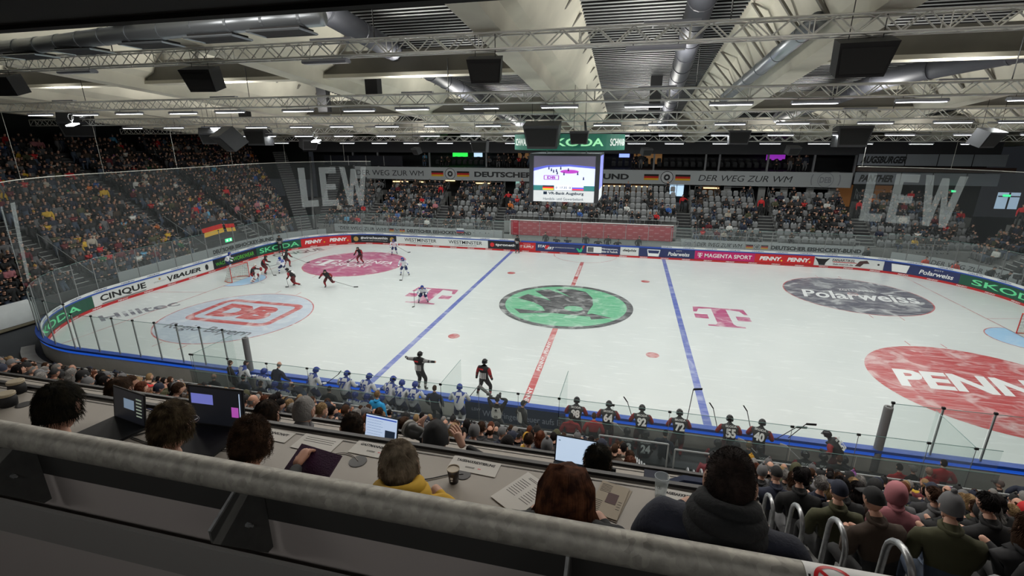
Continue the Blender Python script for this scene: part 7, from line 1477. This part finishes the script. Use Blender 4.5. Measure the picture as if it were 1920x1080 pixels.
# ================================================================ the rail right in front of the camera
ZINC = mat('rail_zinc', (.27, .26, .23), .55, .35); nt = ZINC.node_tree; bb = nt.nodes['Principled BSDF']; tc = nt.nodes.new('ShaderNodeTexCoord'); vo = nt.nodes.new('ShaderNodeTexVoronoi'); vo.inputs['Scale'].default_value = 38; ns = nt.nodes.new('ShaderNodeTexNoise'); ns.inputs['Scale'].default_value = 30; ns.inputs['Detail'].default_value = 6
rp = nt.nodes.new('ShaderNodeValToRGB'); rp.color_ramp.elements[0].color = (.10, .096, .085, 1); rp.color_ramp.elements[1].color = (.42, .40, .35, 1); mxn = nt.nodes.new('ShaderNodeMath'); mxn.operation = 'MULTIPLY_ADD'; mxn.inputs[1].default_value = .45
nt.links.new(tc.outputs['Object'], vo.inputs['Vector']); nt.links.new(tc.outputs['Object'], ns.inputs['Vector']); nt.links.new(vo.outputs['Color'], mxn.inputs[0]); nt.links.new(ns.outputs['Fac'], mxn.inputs[2]); nt.links.new(mxn.outputs[0], rp.inputs[0]); nt.links.new(rp.outputs[0], bb.inputs['Base Color']); bp = nt.nodes.new('ShaderNodeBump'); bp.inputs['Strength'].default_value = .25; bp.inputs['Distance'].default_value = .004; nt.links.new(mxn.outputs[0], bp.inputs['Height']); nt.links.new(bp.outputs[0], bb.inputs['Normal'])
PLT = mat('plate_zinc', (.10, .10, .095), .6, .3, var=.15, scale=14); GP = mat('gallery_panel', (.40, .36, .34), .8); CHN = mat('channel_grey', (.22, .21, .20), .7)
rail = tag(empty('guard_rail', (0, -29.7, 9.52)), 'thick galvanised guard rail pipe across the whole foreground', 'guard rail')
mb = MB(); mb.tube([(x * .5 - 4, 0, 0) for x in range(25)], .050, 36); mb.build('rail_pipe', ZINC, rail, smooth=True)
mb = MB(); mb.box((2, .10, -.16), (12, .012, .22)); mb.build('upper_band', mat('band_dark', (.030, .029, .027), .8), rail)  # dark band across the gap below the pipe
mb = MB(); mb.box((2, .125, -.70), (12, .012, .96)); mb.build('rear_panel', GP, rail)
mb = MB(); mb.box((2, .0, -.445), (12, .02, .17)); mb.build('lower_channel', CHN, rail)
for x in (1.20, 2.36, 3.54, 4.9):
    g = MB(); g.prism([(.09, -.04), (-.03, -.04), (-.15, -.10), (-.15, -.15), (.06, -.40), (.09, -.40)], (x, 0, 0), (0, 1, 0), (0, 0, 1), (1, 0, 0), .008); pl = g.build('gusset_plate', PLT, rail); g = MB(); g.box((x + .004, -.090, -.07), (.010, .008, .134), rot=Matrix.Rotation(R(-63), 3, 'X')); g.build('plate_edge', STEEL, pl)
    g = MB(); g.tube([(x + .008, -.01, -.20), (x + .022, -.01, -.20)], .009, 6); g.tube([(x + .022, -.01, -.20), (x + .036, -.01, -.20)], .005, 8); g.build('bolt', STEEL, pl)
mb = MB(); mb.box((2, -.3, -.9), (12, .02, .5)); mb.build('kick_panel', BLACK, rail); mb = MB(); mb.tube([(-4, -.28, -.78), (8, -.28, -.78)], .01, 6); mb.build('lower_wire', CHN, rail)
# sign wrapped on the rail
o = tag(empty('warning_sign', (4.455, -29.7, 9.52)), 'white no leaning sign with red prohibition ring wrapped around the rail', 'sign'); rs_ = .052
cyl = lambda off: (lambda a, b: V((a, -math.cos(b / rs_) * (rs_ + off), math.sin(b / rs_) * (rs_ + off))))
def wrap(polys, m, off, name, par):
    mb = MB()
    for (x0, x1, b0, b1) in polys:
        n = 14; vs = []
        for i in range(n + 1): b = b0 + (b1 - b0) * i / n; vs += [cyl(off)(x0, b), cyl(off)(x1, b)]
        mb.add(vs, [(2 * i, 2 * i + 1, 2 * i + 3, 2 * i + 2) for i in range(n)])
    return mb.build(name, m, par, smooth=True)
pl = wrap([(-.28, .55, -.05, .105)], mat('sign_white', (.85, .84, .82), .5), 0, 'sign_plate', o)
mb = MB(); ringpoly(mb, cyl(.0008), -.215, .045, .040, .050, 40)
for i in range(10):
    t0 = -.038 + .0076 * i; mb.add([cyl(.0008)(-.215 + (t0) * .85 - .0035, .045 - t0 * .85 - .0035), cyl(.0008)(-.215 + t0 * .85 + .0035, .045 - t0 * .85 + .0035), cyl(.0008)(-.215 + t0 * .85 + .010, .045 - t0 * .85 - .003), cyl(.0008)(-.215 + t0 * .85 + .003, .045 - t0 * .85 - .010)], [(0, 1, 2, 3)])
mb.build('prohibition_ring', ADR, pl)
mb = MB(); f3 = cyl(.0006); poly_chart(mb, [(-.235, .02), (-.205, .015), (-.19, .04), (-.185, .065), (-.2, .065), (-.215, .05), (-.225, .055), (-.24, .045)], f3); poly_chart(mb, [(-.276, .04), (-.27, .04), (-.27, .06), (-.276, .06)], f3); mb.build('pictogram', INK, pl)
# dark soffit over the camera
mb = MB(); mb.box((3.3, -30.5, 11.82), (13.8, 7.2, .2)); mb.box((3.3, -26.95, 11.75), (13.8, .12, .14)); struct(mb.build('ceiling', mat('soffit_black', (.004, .004, .004), .9)))
mb = MB(); mb.box((2, -34.6, 9), (60, .3, 12)); struct(mb.build('wall_near', mat('wall_near_dark', (.02, .02, .02), .9)))
for b in (seat0,): pass
